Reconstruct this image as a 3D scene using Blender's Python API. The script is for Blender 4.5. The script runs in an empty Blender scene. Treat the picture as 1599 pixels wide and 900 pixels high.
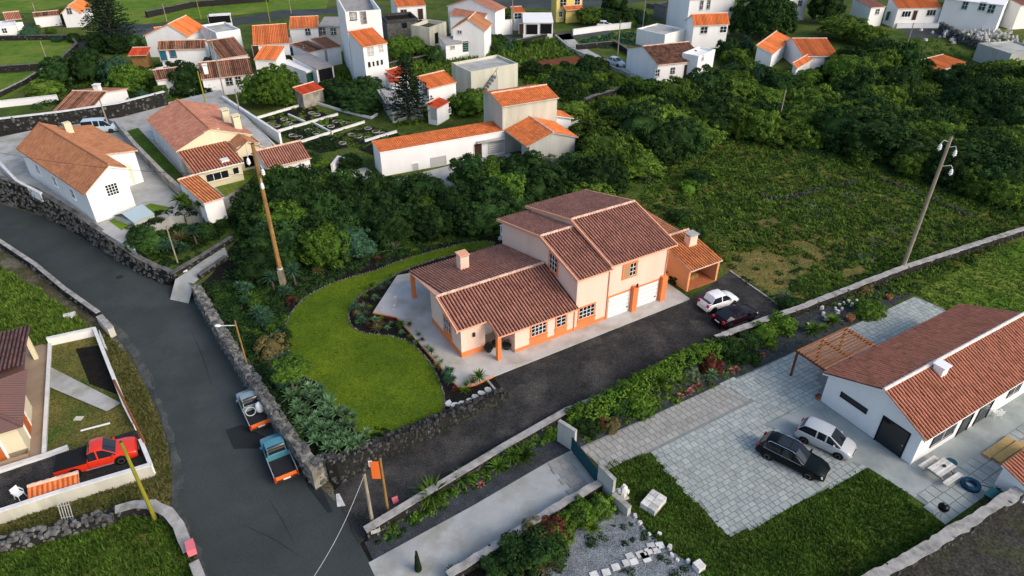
import bpy, math, random
from mathutils import Vector, Matrix
R = random.Random(11)
sc = bpy.context.scene
# ------------------------------------------------------------------ camera
F, PITCH, CAMH, CX, CY = 1066.0, math.radians(33.5), 36.0, 800.0, 450.0
cd = bpy.data.cameras.new('camera'); cam = bpy.data.objects.new('camera', cd)
sc.collection.objects.link(cam); sc.camera = cam
cam.location = (0, 0, CAMH); cam.rotation_euler = (math.pi/2-PITCH, 0, 0)
cd.lens = 36.0*F/1600; cd.clip_end = 4000
# ------------------------------------------------------------------ light
SUN_AZ, SUN_EL = math.radians(122), math.radians(33)
w = bpy.data.worlds.new('World'); sc.world = w; w.use_nodes = True
nt = w.node_tree; bg = nt.nodes['Background']
sky = nt.nodes.new('ShaderNodeTexSky'); sky.sky_type = 'NISHITA'; sky.sun_disc = False
sky.sun_elevation = SUN_EL; sky.sun_rotation = SUN_AZ
nt.links.new(sky.outputs[0], bg.inputs[0]); sky.dust_density = 2.5; sky.ozone_density = 1.0; bg.inputs[1].default_value = 0.15
sd = bpy.data.lights.new('sun', 'SUN'); sd.energy = 1.15; sd.angle = math.radians(28); sd.color = (1, .88, .76)
so = bpy.data.objects.new('sun', sd); sc.collection.objects.link(so)
dv = Vector((math.sin(SUN_AZ)*math.cos(SUN_EL), math.cos(SUN_AZ)*math.cos(SUN_EL), math.sin(SUN_EL)))
so.rotation_euler = dv.to_track_quat('Z', 'Y').to_euler()
vs = sc.view_settings; vs.view_transform = 'Standard'; vs.look = 'None'; vs.exposure = 0.66; vs.gamma = 1
# ------------------------------------------------------------------ frames: a point of the photo -> the place it stands on
def ray(px, py):
    x = (px-CX)/F; y = (py-CY)/F
    return Vector((x, math.cos(PITCH)-y*math.sin(PITCH), -math.sin(PITCH)-y*math.cos(PITCH)))
def P(px, py, z=0.0):
    d = ray(px, py); t = (z-CAMH)/d.z
    return Vector((d.x*t, d.y*t, z))
AU = math.radians(30.5)
U = Vector((math.cos(AU), math.sin(AU))); V = Vector((-math.sin(AU), math.cos(AU)))
O = Vector((0.240, 44.426))
def uv(p): d = Vector((p[0], p[1]))-O; return d.dot(U), d.dot(V)
def W(u, v, z=0.0): q = O+U*u+V*v; return Vector((q.x, q.y, z))
def inpoly(p, poly):
    x, y = p[0], p[1]; c = False; j = len(poly)-1
    for i in range(len(poly)):
        a, b = poly[i], poly[j]
        if (a[1] > y) != (b[1] > y) and x < (b[0]-a[0])*(y-a[1])/(b[1]-a[1])+a[0]: c = not c
        j = i
    return c
# levels: the road lies lower, the gardens higher, the yards on the left higher still
ZR, ZP = -1.5, 1.2
ROADW = [P(0, 312, ZR), P(70, 335, ZR), P(130, 368, ZR), P(187, 405, ZR), P(225, 428, ZR), P(262, 443, ZR), P(285, 452, ZR)]
ROADW.insert(0, ROADW[0]+(ROADW[0]-ROADW[1]).normalized()*60)
GARW = [P(306, 446, .3), P(335, 497, .3), P(385, 575, .3), P(420, 627, .3), P(460, 686, .3), P(490, 727, .3)]
CORN = [W(-17.3, -3.6), W(-16.9, -4.4)]
EDGE = [p.xy for p in ROADW+GARW+CORN]
LOWPOLY = EDGE+[W(-17.3, -5).xy, W(-17.3, -60).xy, W(-200, -60).xy, Vector((-200, 40))]
PLAT = [p.xy for p in ROADW[:6]]+[P(205, 372, ZP).xy, P(268, 338, ZP).xy, P(318, 334, ZP).xy, P(352, 312, ZP).xy, P(400, 262, ZP).xy, P(425, 225, ZP).xy, P(345, 140, ZP).xy, P(262, 160, ZP).xy, P(160, 180, ZP).xy, P(0, 214, ZP).xy, P(-200, 240, ZP).xy]
U0, U1, VW = -17.3, -4.0, -4.2
def gz(p):
    if inpoly(p, PLAT): return ZP
    u, v = uv(p)
    if inpoly(p, LOWPOLY): return ZR
    if v < VW and u < U1: return ZR*max(0.0, min(1.0, (U1-u)/(U1-U0)))
    return 0.0
def G(px, py, dz=0.0):
    for z in (ZP, 0.0):
        p = P(px, py, z)
        if abs(gz(p)-z) < 1e-3: return Vector((p.x, p.y, z+dz))
    z = 0.0
    for _ in range(40):
        p = P(px, py, z); z += (gz(p)-z)*0.5
    return Vector((p.x, p.y, gz(p)+dz))
# ------------------------------------------------------------------ mesh building
class MB:
    def __init__(s): s.v = []; s.f = []; s.m = []; s.uv = None
    def add(s, vs, fs, m=0):
        n = len(s.v); s.v += [tuple(q) for q in vs]
        for f in fs: s.f.append([n+i for i in f]); s.m.append(m)
    def quad(s, a, b, c, d, m=0): s.add([a, b, c, d], [(0, 1, 2, 3)], m)
    def poly(s, pts, m=0): s.add(pts, [tuple(range(len(pts)))], m)
    def box(s, x0, x1, y0, y1, z0, z1, m=0):
        s.add([(x0,y0,z0),(x1,y0,z0),(x1,y1,z0),(x0,y1,z0),(x0,y0,z1),(x1,y0,z1),(x1,y1,z1),(x0,y1,z1)],
              [(3,2,1,0),(4,5,6,7),(0,1,5,4),(1,2,6,5),(2,3,7,6),(3,0,4,7)], m)
    def hexa(s, b, t, m=0):
        s.add(list(b)+list(t), [(3,2,1,0),(4,5,6,7),(0,1,5,4),(1,2,6,5),(2,3,7,6),(3,0,4,7)], m)
    def prism(s, pts, z0, z1, m=0, zf=None):
        n = len(pts); a = sum(pts[i][0]*pts[(i+1)%n][1]-pts[(i+1)%n][0]*pts[i][1] for i in range(n))
        if a < 0: pts = pts[::-1]
        s.add([(p[0],p[1],z0) for p in pts]+[(p[0],p[1],zf(p) if zf else z1) for p in pts],
              [tuple(range(n-1,-1,-1)), tuple(range(n,2*n))]+[(i,(i+1)%n,n+(i+1)%n,n+i) for i in range(n)], m)
    def tube(s, p, q, r0, r1=None, n=8, m=0, cap=True):
        p, q = Vector(p), Vector(q); r1 = r0 if r1 is None else r1
        d = (q-p).normalized(); a = d.orthogonal().normalized(); b = d.cross(a)
        vs = []
        for c, r in ((p, r0), (q, r1)):
            for i in range(n):
                t = 2*math.pi*i/n; vs.append(c+a*(r*math.cos(t))+b*(r*math.sin(t)))
        fs = [(i,(i+1)%n,n+(i+1)%n,n+i) for i in range(n)]
        if cap: fs += [tuple(range(n-1,-1,-1)), tuple(range(n,2*n))]
        s.add(vs, fs, m)
    def path(s, pts, r, n=6, m=0):
        for a, b in zip(pts, pts[1:]): s.tube(a, b, r, r, n, m)
    def rings(s, rings, m=0, cap=True, closed=True):
        n = len(rings[0]); vs = [q for r in rings for q in r]; fs = []
        for k in range(len(rings)-1):
            for i in range(n if closed else n-1):
                fs.append((k*n+i, k*n+(i+1)%n, (k+1)*n+(i+1)%n, (k+1)*n+i))
        if cap: fs += [tuple(range(n-1,-1,-1)), tuple(range((len(rings)-1)*n, len(rings)*n))]
        s.add(vs, fs, m)
    def lathe(s, c, prof, n=14, m=0):
        s.rings([[(c[0]+r*math.cos(2*math.pi*i/n), c[1]+r*math.sin(2*math.pi*i/n), c[2]+z) for i in range(n)] for r, z in prof], m)
    def rock(s, c, rx, ry, rz, rnd, m=0):
        a = rnd.random()*6.3; ca, sa = math.cos(a), math.sin(a); vs = []
        for z in (-1, 1):
            for i in range(5):
                t = i*1.2566+rnd.uniform(-.3,.3); k = rnd.uniform(.75,1.05)*(1.0 if z < 0 else .72)
                x, y = rx*k*math.cos(t), ry*k*math.sin(t)
                vs.append((c[0]+x*ca-y*sa, c[1]+x*sa+y*ca, c[2]+rz*z*rnd.uniform(.75,1.0)*(.6 if z < 0 else 1)))
        s.add(vs, [(4,3,2,1,0),(5,6,7,8,9)]+[(i,(i+1)%5,5+(i+1)%5,5+i) for i in range(5)], m)
    def mesh(s, name, mats, smooth=False):
        me = bpy.data.meshes.new(name); me.from_pydata(s.v, [], s.f)
        for k in mats: me.materials.append(M[k])
        if len(mats) > 1: me.polygons.foreach_set('material_index', s.m)
        if smooth: me.polygons.foreach_set('use_smooth', [True]*len(me.polygons))
        if s.uv:
            l = me.uv_layers.new(name='tile'); l.data.foreach_set('uv', [c for f in s.uv for q in f for c in q])
        me.update(); return me
    def build(s, name, mats, parent=None, smooth=False, kind=None):
        if isinstance(mats, str): mats = [mats]
        return put(name, s.mesh(name, mats, smooth), parent, kind)
def put(name, me, parent=None, kind=None):
    o = bpy.data.objects.new(name, me); sc.collection.objects.link(o)
    if parent is not None: o.parent = parent
    if kind: o['kind'] = kind
    return o
def tag(o, label, cat, group=None, kind=None):
    o['label'] = label; o['category'] = cat
    if group: o['group'] = group
    if kind: o['kind'] = kind
    return o
def empty(name, loc, ang=0.0, label=None, cat=None, group=None):
    o = bpy.data.objects.new(name, None); sc.collection.objects.link(o)
    o.location = loc; o.rotation_euler = (0, 0, ang)
    if label: tag(o, label, cat, group)
    return o
def copy_tree(o, parent=None):
    c = o.copy(); sc.collection.objects.link(c)
    if parent is not None: c.parent = parent
    for ch in KIDS.get(o.name, []): copy_tree(ch, c)
    return c
KIDS = {}
def dup(root, kids, loc, ang, scale=1.0, label=None, group=None):
    r = root.copy(); sc.collection.objects.link(r); r.location = loc; r.rotation_euler = (0, 0, ang)
    r.scale = (scale,)*3 if not isinstance(scale, tuple) else scale
    if label: r['label'] = label
    if group: r['group'] = group
    for k, subs in kids:
        c = k.copy(); sc.collection.objects.link(c); c.parent = r
        for s_ in subs:
            d = s_.copy(); sc.collection.objects.link(d); d.parent = c
    return r
# ------------------------------------------------------------------ materials
M = {}
def mat(name, c1, c2=None, scale=1.0, rough=.85, bump=0.0, bscale=20., metal=0., island=0., objr=0., spec=.07, fine=0., c3=None, s3=.15, coat=0., trans=0., det=6., streak=False):
    m = bpy.data.materials.new(name); m.use_nodes = True; M[name] = m
    t = m.node_tree; b = t.nodes['Principled BSDF']; N = t.nodes.new; L = t.links.new
    b.inputs['Roughness'].default_value = rough; b.inputs['Metallic'].default_value = metal
    b.inputs['Specular IOR Level'].default_value = spec
    if coat: b.inputs['Coat Weight'].default_value = coat; b.inputs['Coat Roughness'].default_value = .08
    if trans: b.inputs['Transmission Weight'].default_value = trans
    g = N('ShaderNodeNewGeometry'); pos = g.outputs['Position']
    if streak:
        mp = N('ShaderNodeMapping'); mp.inputs['Scale'].default_value = (1, 1, .18); L(pos, mp.inputs[0]); pos2 = mp.outputs[0]
    else: pos2 = pos
    col = None
    def noise(sc_, d=det, p=None):
        n = N('ShaderNodeTexNoise'); n.inputs['Scale'].default_value = sc_; n.inputs['Detail'].default_value = d
        n.inputs['Roughness'].default_value = .62; L(p or pos2, n.inputs['Vector']); return n.outputs['Fac']
    def ramp(fac, lo=.35, hi=.65):
        r = N('ShaderNodeMapRange'); r.inputs[1].default_value = lo; r.inputs[2].default_value = hi; L(fac, r.inputs[0]); return r.outputs[0]
    def mix(f, a, bb, mode='MIX'):
        x = N('ShaderNodeMix'); x.data_type = 'RGBA'; x.blend_type = mode
        for i, q in ((0, f), (6, a), (7, bb)):
            if isinstance(q, (int, float)): x.inputs[i].default_value = q
            elif isinstance(q, tuple): x.inputs[i].default_value = (*q[:3], 1)
            else: L(q, x.inputs[i])
        return x.outputs[2]
    col = c1
    if c2 is not None: col = mix(ramp(noise(scale)), c1, c2)
    if c3 is not None: col = mix(ramp(noise(s3, 8), .48, .66), col, c3)
    if fine: col = mix(fine, col, mix(ramp(noise(bscale, 3, pos), .3, .7), (.0, .0, .0), (2., 2., 2.)), 'MULTIPLY')
    def vary(src, amt, c):
        r = N('ShaderNodeMapRange'); r.inputs[3].default_value = 1-amt; r.inputs[4].default_value = 1+amt; L(src, r.inputs[0])
        cc = N('ShaderNodeCombineColor')
        for i in range(3): L(r.outputs[0], cc.inputs[i])
        return mix(1.0, c, cc.outputs[0], 'MULTIPLY')
    if island: col = vary(g.outputs['Random Per Island'], island, col)
    if objr:
        oi = N('ShaderNodeObjectInfo'); col = vary(oi.outputs['Random'], objr, col)
    if isinstance(col, tuple): b.inputs['Base Color'].default_value = (*col, 1)
    else: L(col, b.inputs['Base Color'])
    if bump:
        bm = N('ShaderNodeBump'); bm.inputs['Strength'].default_value = bump; bm.inputs['Distance'].default_value = .05
        L(noise(bscale, 5, pos), bm.inputs['Height']); L(bm.outputs[0], b.inputs['Normal'])
    return m
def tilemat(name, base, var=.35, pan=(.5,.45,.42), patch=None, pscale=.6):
    """clay tiles: one tint per tile from the tile UV, lichen and dirt settled in the pans"""
    m = bpy.data.materials.new(name); m.use_nodes = True; M[name] = m
    t = m.node_tree; b = t.nodes['Principled BSDF']; N = t.nodes.new; L = t.links.new
    b.inputs['Roughness'].default_value = .8; b.inputs['Specular IOR Level'].default_value = .08
    u = N('ShaderNodeUVMap'); u.uv_map = 'tile'
    fl = N('ShaderNodeVectorMath'); fl.operation = 'FLOOR'; L(u.outputs[0], fl.inputs[0])
    wn = N('ShaderNodeTexWhiteNoise'); wn.noise_dimensions = '2D'; L(fl.outputs[0], wn.inputs[0])
    mr = N('ShaderNodeMapRange'); mr.inputs[3].default_value = 1-var; mr.inputs[4].default_value = 1+var; L(wn.outputs[0], mr.inputs[0])
    cc = N('ShaderNodeCombineColor')
    for i in range(3): L(mr.outputs[0], cc.inputs[i])
    g = N('ShaderNodeNewGeometry'); n = N('ShaderNodeTexNoise'); n.inputs['Scale'].default_value = pscale; n.inputs['Detail'].default_value = 8; n.inputs['Roughness'].default_value = .7
    L(g.outputs['Position'], n.inputs['Vector'])
    r2 = N('ShaderNodeMapRange'); r2.inputs[1].default_value = .42; r2.inputs[2].default_value = .68; L(n.outputs[0], r2.inputs[0])
    pm = N('ShaderNodeMix'); pm.data_type = 'RGBA'; pm.inputs[6].default_value = (*base, 1); pm.inputs[7].default_value = (*(patch or tuple(c*.6 for c in base)), 1); L(r2.outputs[0], pm.inputs[0])
    x = N('ShaderNodeMix'); x.data_type = 'RGBA'; x.blend_type = 'MULTIPLY'; x.inputs[0].default_value = 1
    L(pm.outputs[2], x.inputs[6]); L(cc.outputs[0], x.inputs[7])
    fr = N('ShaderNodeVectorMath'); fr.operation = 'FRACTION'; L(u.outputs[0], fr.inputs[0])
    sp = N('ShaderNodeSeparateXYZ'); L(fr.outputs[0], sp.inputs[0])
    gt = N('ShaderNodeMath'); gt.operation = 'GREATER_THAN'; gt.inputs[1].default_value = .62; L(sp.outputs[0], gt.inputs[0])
    y = N('ShaderNodeMix'); y.data_type = 'RGBA'; y.blend_type = 'MULTIPLY'; L(gt.outputs[0], y.inputs[0]); L(x.outputs[2], y.inputs[6]); y.inputs[7].default_value = (*pan, 1)  # pan tint darkens the channels: dirt plus painted shade between the covers
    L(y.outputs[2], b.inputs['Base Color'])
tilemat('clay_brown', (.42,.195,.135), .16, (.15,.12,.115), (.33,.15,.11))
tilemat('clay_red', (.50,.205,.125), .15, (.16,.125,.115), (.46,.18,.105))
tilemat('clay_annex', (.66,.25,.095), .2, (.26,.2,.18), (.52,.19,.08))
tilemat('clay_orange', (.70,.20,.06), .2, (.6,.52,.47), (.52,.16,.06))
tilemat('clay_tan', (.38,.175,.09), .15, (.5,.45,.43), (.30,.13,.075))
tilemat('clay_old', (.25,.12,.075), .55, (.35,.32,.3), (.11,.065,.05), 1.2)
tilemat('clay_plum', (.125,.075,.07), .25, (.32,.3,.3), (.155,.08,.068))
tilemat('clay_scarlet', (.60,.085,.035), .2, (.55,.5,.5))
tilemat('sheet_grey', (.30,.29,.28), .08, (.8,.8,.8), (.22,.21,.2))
mat('ground', (.07,.11,.018), (.035,.06,.012), .35, .95, .8, 3., c3=(.11,.125,.03), s3=.06, fine=.5)
mat('meadow', (.11,.19,.02), (.065,.125,.015), .5, .95, .8, 5., c3=(.17,.20,.035), s3=.1, fine=.55)
mat('lawn', (.12,.175,.011), (.065,.115,.009), .30, .95, .6, 14., c3=(.055,.105,.009), s3=.13, fine=.6)
mat('rough_lawn', (.07,.13,.017), (.036,.075,.011), .6, .95, .9, 8., c3=(.12,.12,.025), s3=.28, fine=.7)
mat('scrub_ground', (.07,.105,.02), (.032,.055,.012), .5, .95, 1., 4., c3=(.24,.155,.05), s3=.12, fine=.6)
mat('bare_patch', (.20,.145,.05), (.09,.10,.025), .9, .95, 1., 6., c3=(.07,.09,.02), s3=.4, fine=.7)
mat('dry_field', (.060,.056,.048), (.036,.035,.030), .8, .95, .8, 6., c3=(.055,.06,.03), s3=.3, fine=.6)
mat('dry_grass', (.15,.13,.035), (.085,.09,.025), .6, .95, .8, 7., c3=(.05,.09,.015), s3=.25, fine=.6)
mat('soil', (.018,.016,.013), (.010,.010,.009), 1.5, .95, 1., 9., fine=.7)
mat('asphalt', (.052,.061,.060), (.040,.048,.048), .25, .8, .35, 30., c3=(.080,.091,.088), s3=.055, fine=.4)
mat('asphalt_old', (.022,.027,.028), (.027,.031,.031), 1., .85, .4, 25., fine=.35)
mat('drive_gravel', (.045,.044,.042), (.028,.028,.028), .6, .95, 1., 16., c3=(.082,.076,.068), s3=.35, fine=.8)
mat('bed_gravel', (.06,.067,.073), (.035,.038,.043), 1.2, .95, 1., 18., fine=.85)
mat('pale_gravel', (.22,.24,.25), (.13,.145,.155), 1.2, .95, 1., 15., fine=.85)
mat('verge', (.10,.085,.05), (.05,.055,.022), .9, .95, 1., 8., c3=(.15,.14,.11), s3=.5, fine=.7)
mat('red_soil', (.20,.055,.03), (.12,.045,.025), .5, .95, .8, 6.)
mat('concrete', (.44,.44,.42), (.34,.345,.33), .5, .9, .25, 12., c3=(.28,.27,.22), s3=.35)
mat('terrace', (.52,.50,.47), (.43,.42,.40), .6, .85, .15, 12., c3=(.36,.33,.27), s3=.4)
mat('apron', (.36,.39,.37), (.29,.32,.305), .5, .85, .15, 10., c3=(.23,.26,.25), s3=.3)
mat('slab', (.375,.40,.37), (.28,.315,.30), 1.3, .85, .2, 14., island=.09, objr=.09)
mat('slab_buff', (.37,.36,.325), (.30,.295,.27), 1., .85, .2, 14., island=.1, objr=.1)
mat('dust', (.10,.105,.098), (.050,.057,.055), .9, .95, .5, 14., c3=(.045,.052,.051), s3=.5, fine=.4)
mat('joint', (.24,.26,.245), (.19,.205,.195), 2., .95)
mat('tan_floor', (.36,.27,.185), (.29,.21,.145), .8, .8, .1, 10.)
mat('wall_white', (.82,.81,.79), (.76,.75,.735), .7, .85, .1, 10., c3=(.75,.74,.72), s3=.5, streak=True)
mat('wall_peach', (.82,.60,.485), (.78,.565,.45), .6, .85, .1, 10., c3=(.75,.54,.43), s3=.6, streak=True)
mat('wall_cream', (.72,.65,.45), (.66,.59,.41), .6, .85, .1, 10., streak=True)
mat('wall_yellow', (.72,.56,.17), (.66,.51,.16), .6, .85)
mat('wall_grey', (.45,.45,.41), (.36,.365,.335), .5, .9, .15, 8., c3=(.27,.275,.25), s3=.35, streak=True)
mat('wall_bone', (.60,.58,.48), (.50,.485,.405), .5, .9, .15, 8., c3=(.37,.36,.28), s3=.3, streak=True)
mat('wall_rough', (.40,.37,.31), (.25,.235,.2), 1.2, .95, .6, 6., c3=(.14,.13,.10), s3=.8)
mat('orange_paint', (.76,.24,.085), (.70,.21,.075), 1., .7)
mat('orange_wall', (.80,.36,.16), (.75,.33,.15), 1., .8)
mat('pink_trim', (.72,.36,.23), None, 1., .8)
mat('white_paint', (.82,.82,.81), None, rough=.5)
mat('white_stone', (.62,.60,.56), (.45,.44,.41), 3., .9, .5, 12., island=.2, objr=.2)
mat('ridge_clay', (.72,.50,.38), (.55,.36,.27), 3., .85, island=.15)
mat('ridge_white', (.74,.68,.63), (.62,.56,.52), 3., .85)
mat('basalt', (.045,.045,.043), (.10,.098,.09), 2.5, .95, .8, 14., island=.55, objr=.4)
mat('basalt_pale', (.15,.15,.14), (.085,.085,.08), 2.5, .95, .8, 14., island=.5, objr=.4)
mat('mortar', (.018,.018,.017), (.03,.03,.028), 3., .95, .8, 10.)
mat('coping', (.42,.40,.37), (.29,.28,.26), 1.4, .95, .5, 9., c3=(.18,.175,.155), s3=1.1)
mat('coping_dark', (.17,.165,.155), (.10,.10,.095), 1.4, .95, .7, 9., c3=(.06,.06,.055), s3=1.)
mat('coping_white', (.74,.73,.71), (.58,.575,.55), 1., .9)
mat('glass_dark', (.012,.016,.020), None, rough=.08, spec=.6)
mat('glass_blue', (.03,.13,.19), None, rough=.15, spec=.6)
mat('dark_opening', (.010,.010,.011), None, rough=.8)
mat('door_white', (.80,.80,.79), None, rough=.5)
mat('door_orange', (.55,.14,.03), (.42,.10,.025), 4., .6)
mat('door_brown', (.06,.028,.018), None, rough=.6)
mat('door_green', (.012,.06,.05), None, rough=.6)
mat('shutter_tan', (.42,.26,.14), None, rough=.6)
mat('shutter_grey', (.42,.42,.40), None, rough=.6)
mat('timber', (.34,.20,.065), (.20,.115,.045), 6., .85, .4, 20., streak=True)
mat('timber_grey', (.34,.29,.22), (.22,.19,.14), 6., .85, .4, 20., streak=True)
mat('timber_moss', (.30,.27,.03), (.20,.20,.03), 6., .85, .4, 20., streak=True)
mat('timber_brown', (.16,.055,.028), (.11,.04,.02), 6., .7)
mat('slat_wood', (.28,.12,.05), (.20,.085,.036), 5., .75, island=.2, objr=.2)
mat('board_wood', (.52,.36,.15), (.43,.29,.12), 3., .8, objr=.15)
mat('iron', (.05,.05,.05), None, rough=.6, metal=.6)
mat('rust', (.30,.11,.035), (.17,.065,.025), 4., .85)
mat('galv', (.55,.57,.57), None, rough=.5)
mat('porcelain', (.75,.77,.76), None, rough=.25, spec=.6)
mat('sign_orange', (.80,.17,.035), None, rough=.6)
mat('sign_pink', (.66,.17,.20), None, rough=.6)
mat('plastic_teal', (.012,.07,.085), None, rough=.45)
mat('plastic_blue', (.01,.045,.09), (.016,.07,.12), 8., .4)
mat('plastic_white', (.78,.79,.78), None, rough=.45)
mat('solar', (.33,.42,.46), None, rough=.25, spec=.6)
mat('terracotta', (.45,.16,.07), (.35,.12,.06), 4., .85)
mat('rubber', (.012,.012,.012), None, rough=.8)
mat('rim', (.42,.43,.44), None, rough=.35, metal=.7)
mat('chrome', (.65,.66,.67), None, rough=.2, metal=.9)
mat('lamp_glass', (.70,.72,.74), None, rough=.1, spec=.7)
mat('lamp_red', (.40,.02,.015), None, rough=.2, spec=.6)
mat('plate', (.75,.75,.72), None, rough=.5)
mat('trim_black', (.015,.015,.016), None, rough=.6)
for n_, c_ in dict(white=(.80,.80,.80), plum=(.014,.005,.010), black=(.003,.006,.006), silver=(.44,.46,.47), red=(.68,.035,.012), slate=(.27,.33,.34), cyan=(.07,.24,.30), bluewhite=(.45,.55,.60)).items():
    mat('paint_'+n_, c_, None, rough=.22 if n_ in ('black','plum') else .28, spec=.14 if n_ in ('black','plum') else .4, coat=0 if n_ in ('black','plum') else .5)
mat('bark', (.12,.10,.075), (.06,.05,.04), 5., .95, .8, 12.)
def leafmat(name, c, c2, isl=.4, objr=.35, s=.5):
    m = mat(name, c, c2, s, .8, island=isl, objr=objr, spec=.06)
    t = m.node_tree; b = t.nodes['Principled BSDF']
    tr = t.nodes.new('ShaderNodeBsdfTranslucent'); mx = t.nodes.new('ShaderNodeMixShader'); mx.inputs[0].default_value = .15
    src = b.inputs['Base Color'].links[0].from_socket; t.links.new(src, tr.inputs[0])
    out = t.nodes['Material Output']; t.links.new(b.outputs[0], mx.inputs[1]); t.links.new(tr.outputs[0], mx.inputs[2]); t.links.new(mx.outputs[0], out.inputs[0])
leafmat('leaf_dark', (.034,.076,.017), (.014,.034,.011))
leafmat('leaf_olive', (.115,.185,.024), (.042,.085,.014))
leafmat('leaf_fresh', (.085,.155,.018), (.045,.095,.016))
leafmat('leaf_blue', (.060,.135,.075), (.035,.085,.045))
leafmat('leaf_pine', (.018,.032,.016), (.012,.022,.014))
leafmat('leaf_hedge', (.105,.19,.02), (.045,.095,.014))
leafmat('leaf_red', (.15,.035,.022), (.075,.035,.02))
leafmat('leaf_dry', (.20,.16,.06), (.11,.10,.035))
leafmat('leaf_agave', (.15,.26,.12), (.08,.16,.07), .3)
leafmat('leaf_silver', (.20,.25,.15), (.12,.16,.08), .3)
leafmat('grass_verge', (.13,.125,.045), (.07,.08,.022), .4, 0)
leafmat('grass_lawn', (.125,.18,.012), (.07,.12,.010), .25, 0, .35)
leafmat('grass_tuft', (.135,.215,.03), (.06,.115,.018), .5, 0)
leafmat('grass_dark', (.075,.135,.017), (.034,.07,.011), .5, 0)
leafmat('grass_bright', (.155,.25,.024), (.09,.16,.018), .4, 0)
leafmat('flower_pink', (.45,.20,.17), (.30,.14,.10), .3)
# ------------------------------------------------------------------ ground sheets
def clip(poly, keep_ge):
    out = []; n = len(poly)
    for i in range(n):
        a, b = poly[i], poly[(i+1) % n]; ia = (a[0] >= U1) == keep_ge or a[0] == U1; ib = (b[0] >= U1) == keep_ge or b[0] == U1
        if ia: out.append(a)
        if ia != ib:
            t = (U1-a[0])/(b[0]-a[0]); out.append((U1, a[1]+(b[1]-a[1])*t))
    return out
def sheet(name, pts, dz, m, kind='structure', low=False, flat=None, parent=None):
    """one thin sheet of ground laid over the level it covers; pts are world points"""
    mb = MB()
    if flat is not None: mb.poly([(p[0], p[1], flat+dz) for p in pts])
    else:
        q = [uv(p) for p in pts]
        for ge in (True, False):
            c = clip(q, ge)
            if len(c) > 2 and max(p[0] for p in c)-min(p[0] for p in c) > .01:
                mb.poly([W(u, v, dz+(0 if ge or v > VW+.6 else ZR*max(0, min(1, (U1-u)/(U1-U0))))) for u, v in c])
    for f, k in list(zip(mb.f, range(len(mb.f)))):
        a = sum(mb.v[f[i]][0]*mb.v[f[(i+1)%len(f)]][1]-mb.v[f[(i+1)%len(f)]][0]*mb.v[f[i]][1] for i in range(len(f)))
        if a < 0: f.reverse()
    return mb.build(name, m, parent, kind=kind)
def GS(pts): return [G(*p) for p in pts]
def smooth(pts, n=4, closed=True):
    out = []; N = len(pts)
    for i in range(N if closed else N-1):
        p0 = pts[(i-1) % N] if closed or i else pts[0]; p1 = pts[i]; p2 = pts[(i+1) % N]; p3 = pts[(i+2) % N] if closed or i+2 < N else pts[-1]
        for k in range(n):
            t = k/n; out.append(0.5*((2*p1)+(p2-p0)*t+(2*p0-5*p1+4*p2-p3)*t*t+(3*p1-p0-3*p2+p3)*t**3))
    if not closed: out.append(pts[-1])
    return out
def rand_in(poly, n, rnd, gap=0.0):
    x0 = min(p[0] for p in poly); x1 = max(p[0] for p in poly); y0 = min(p[1] for p in poly); y1 = max(p[1] for p in poly)
    out = []; tries = 0
    while len(out) < n and tries < n*40:
        tries += 1; q = (rnd.uniform(x0, x1), rnd.uniform(y0, y1))
        if not inpoly(q, poly): continue
        if gap and any((q[0]-o[0])**2+(q[1]-o[1])**2 < gap*gap for o in out): continue
        out.append(q)
    return out
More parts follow.
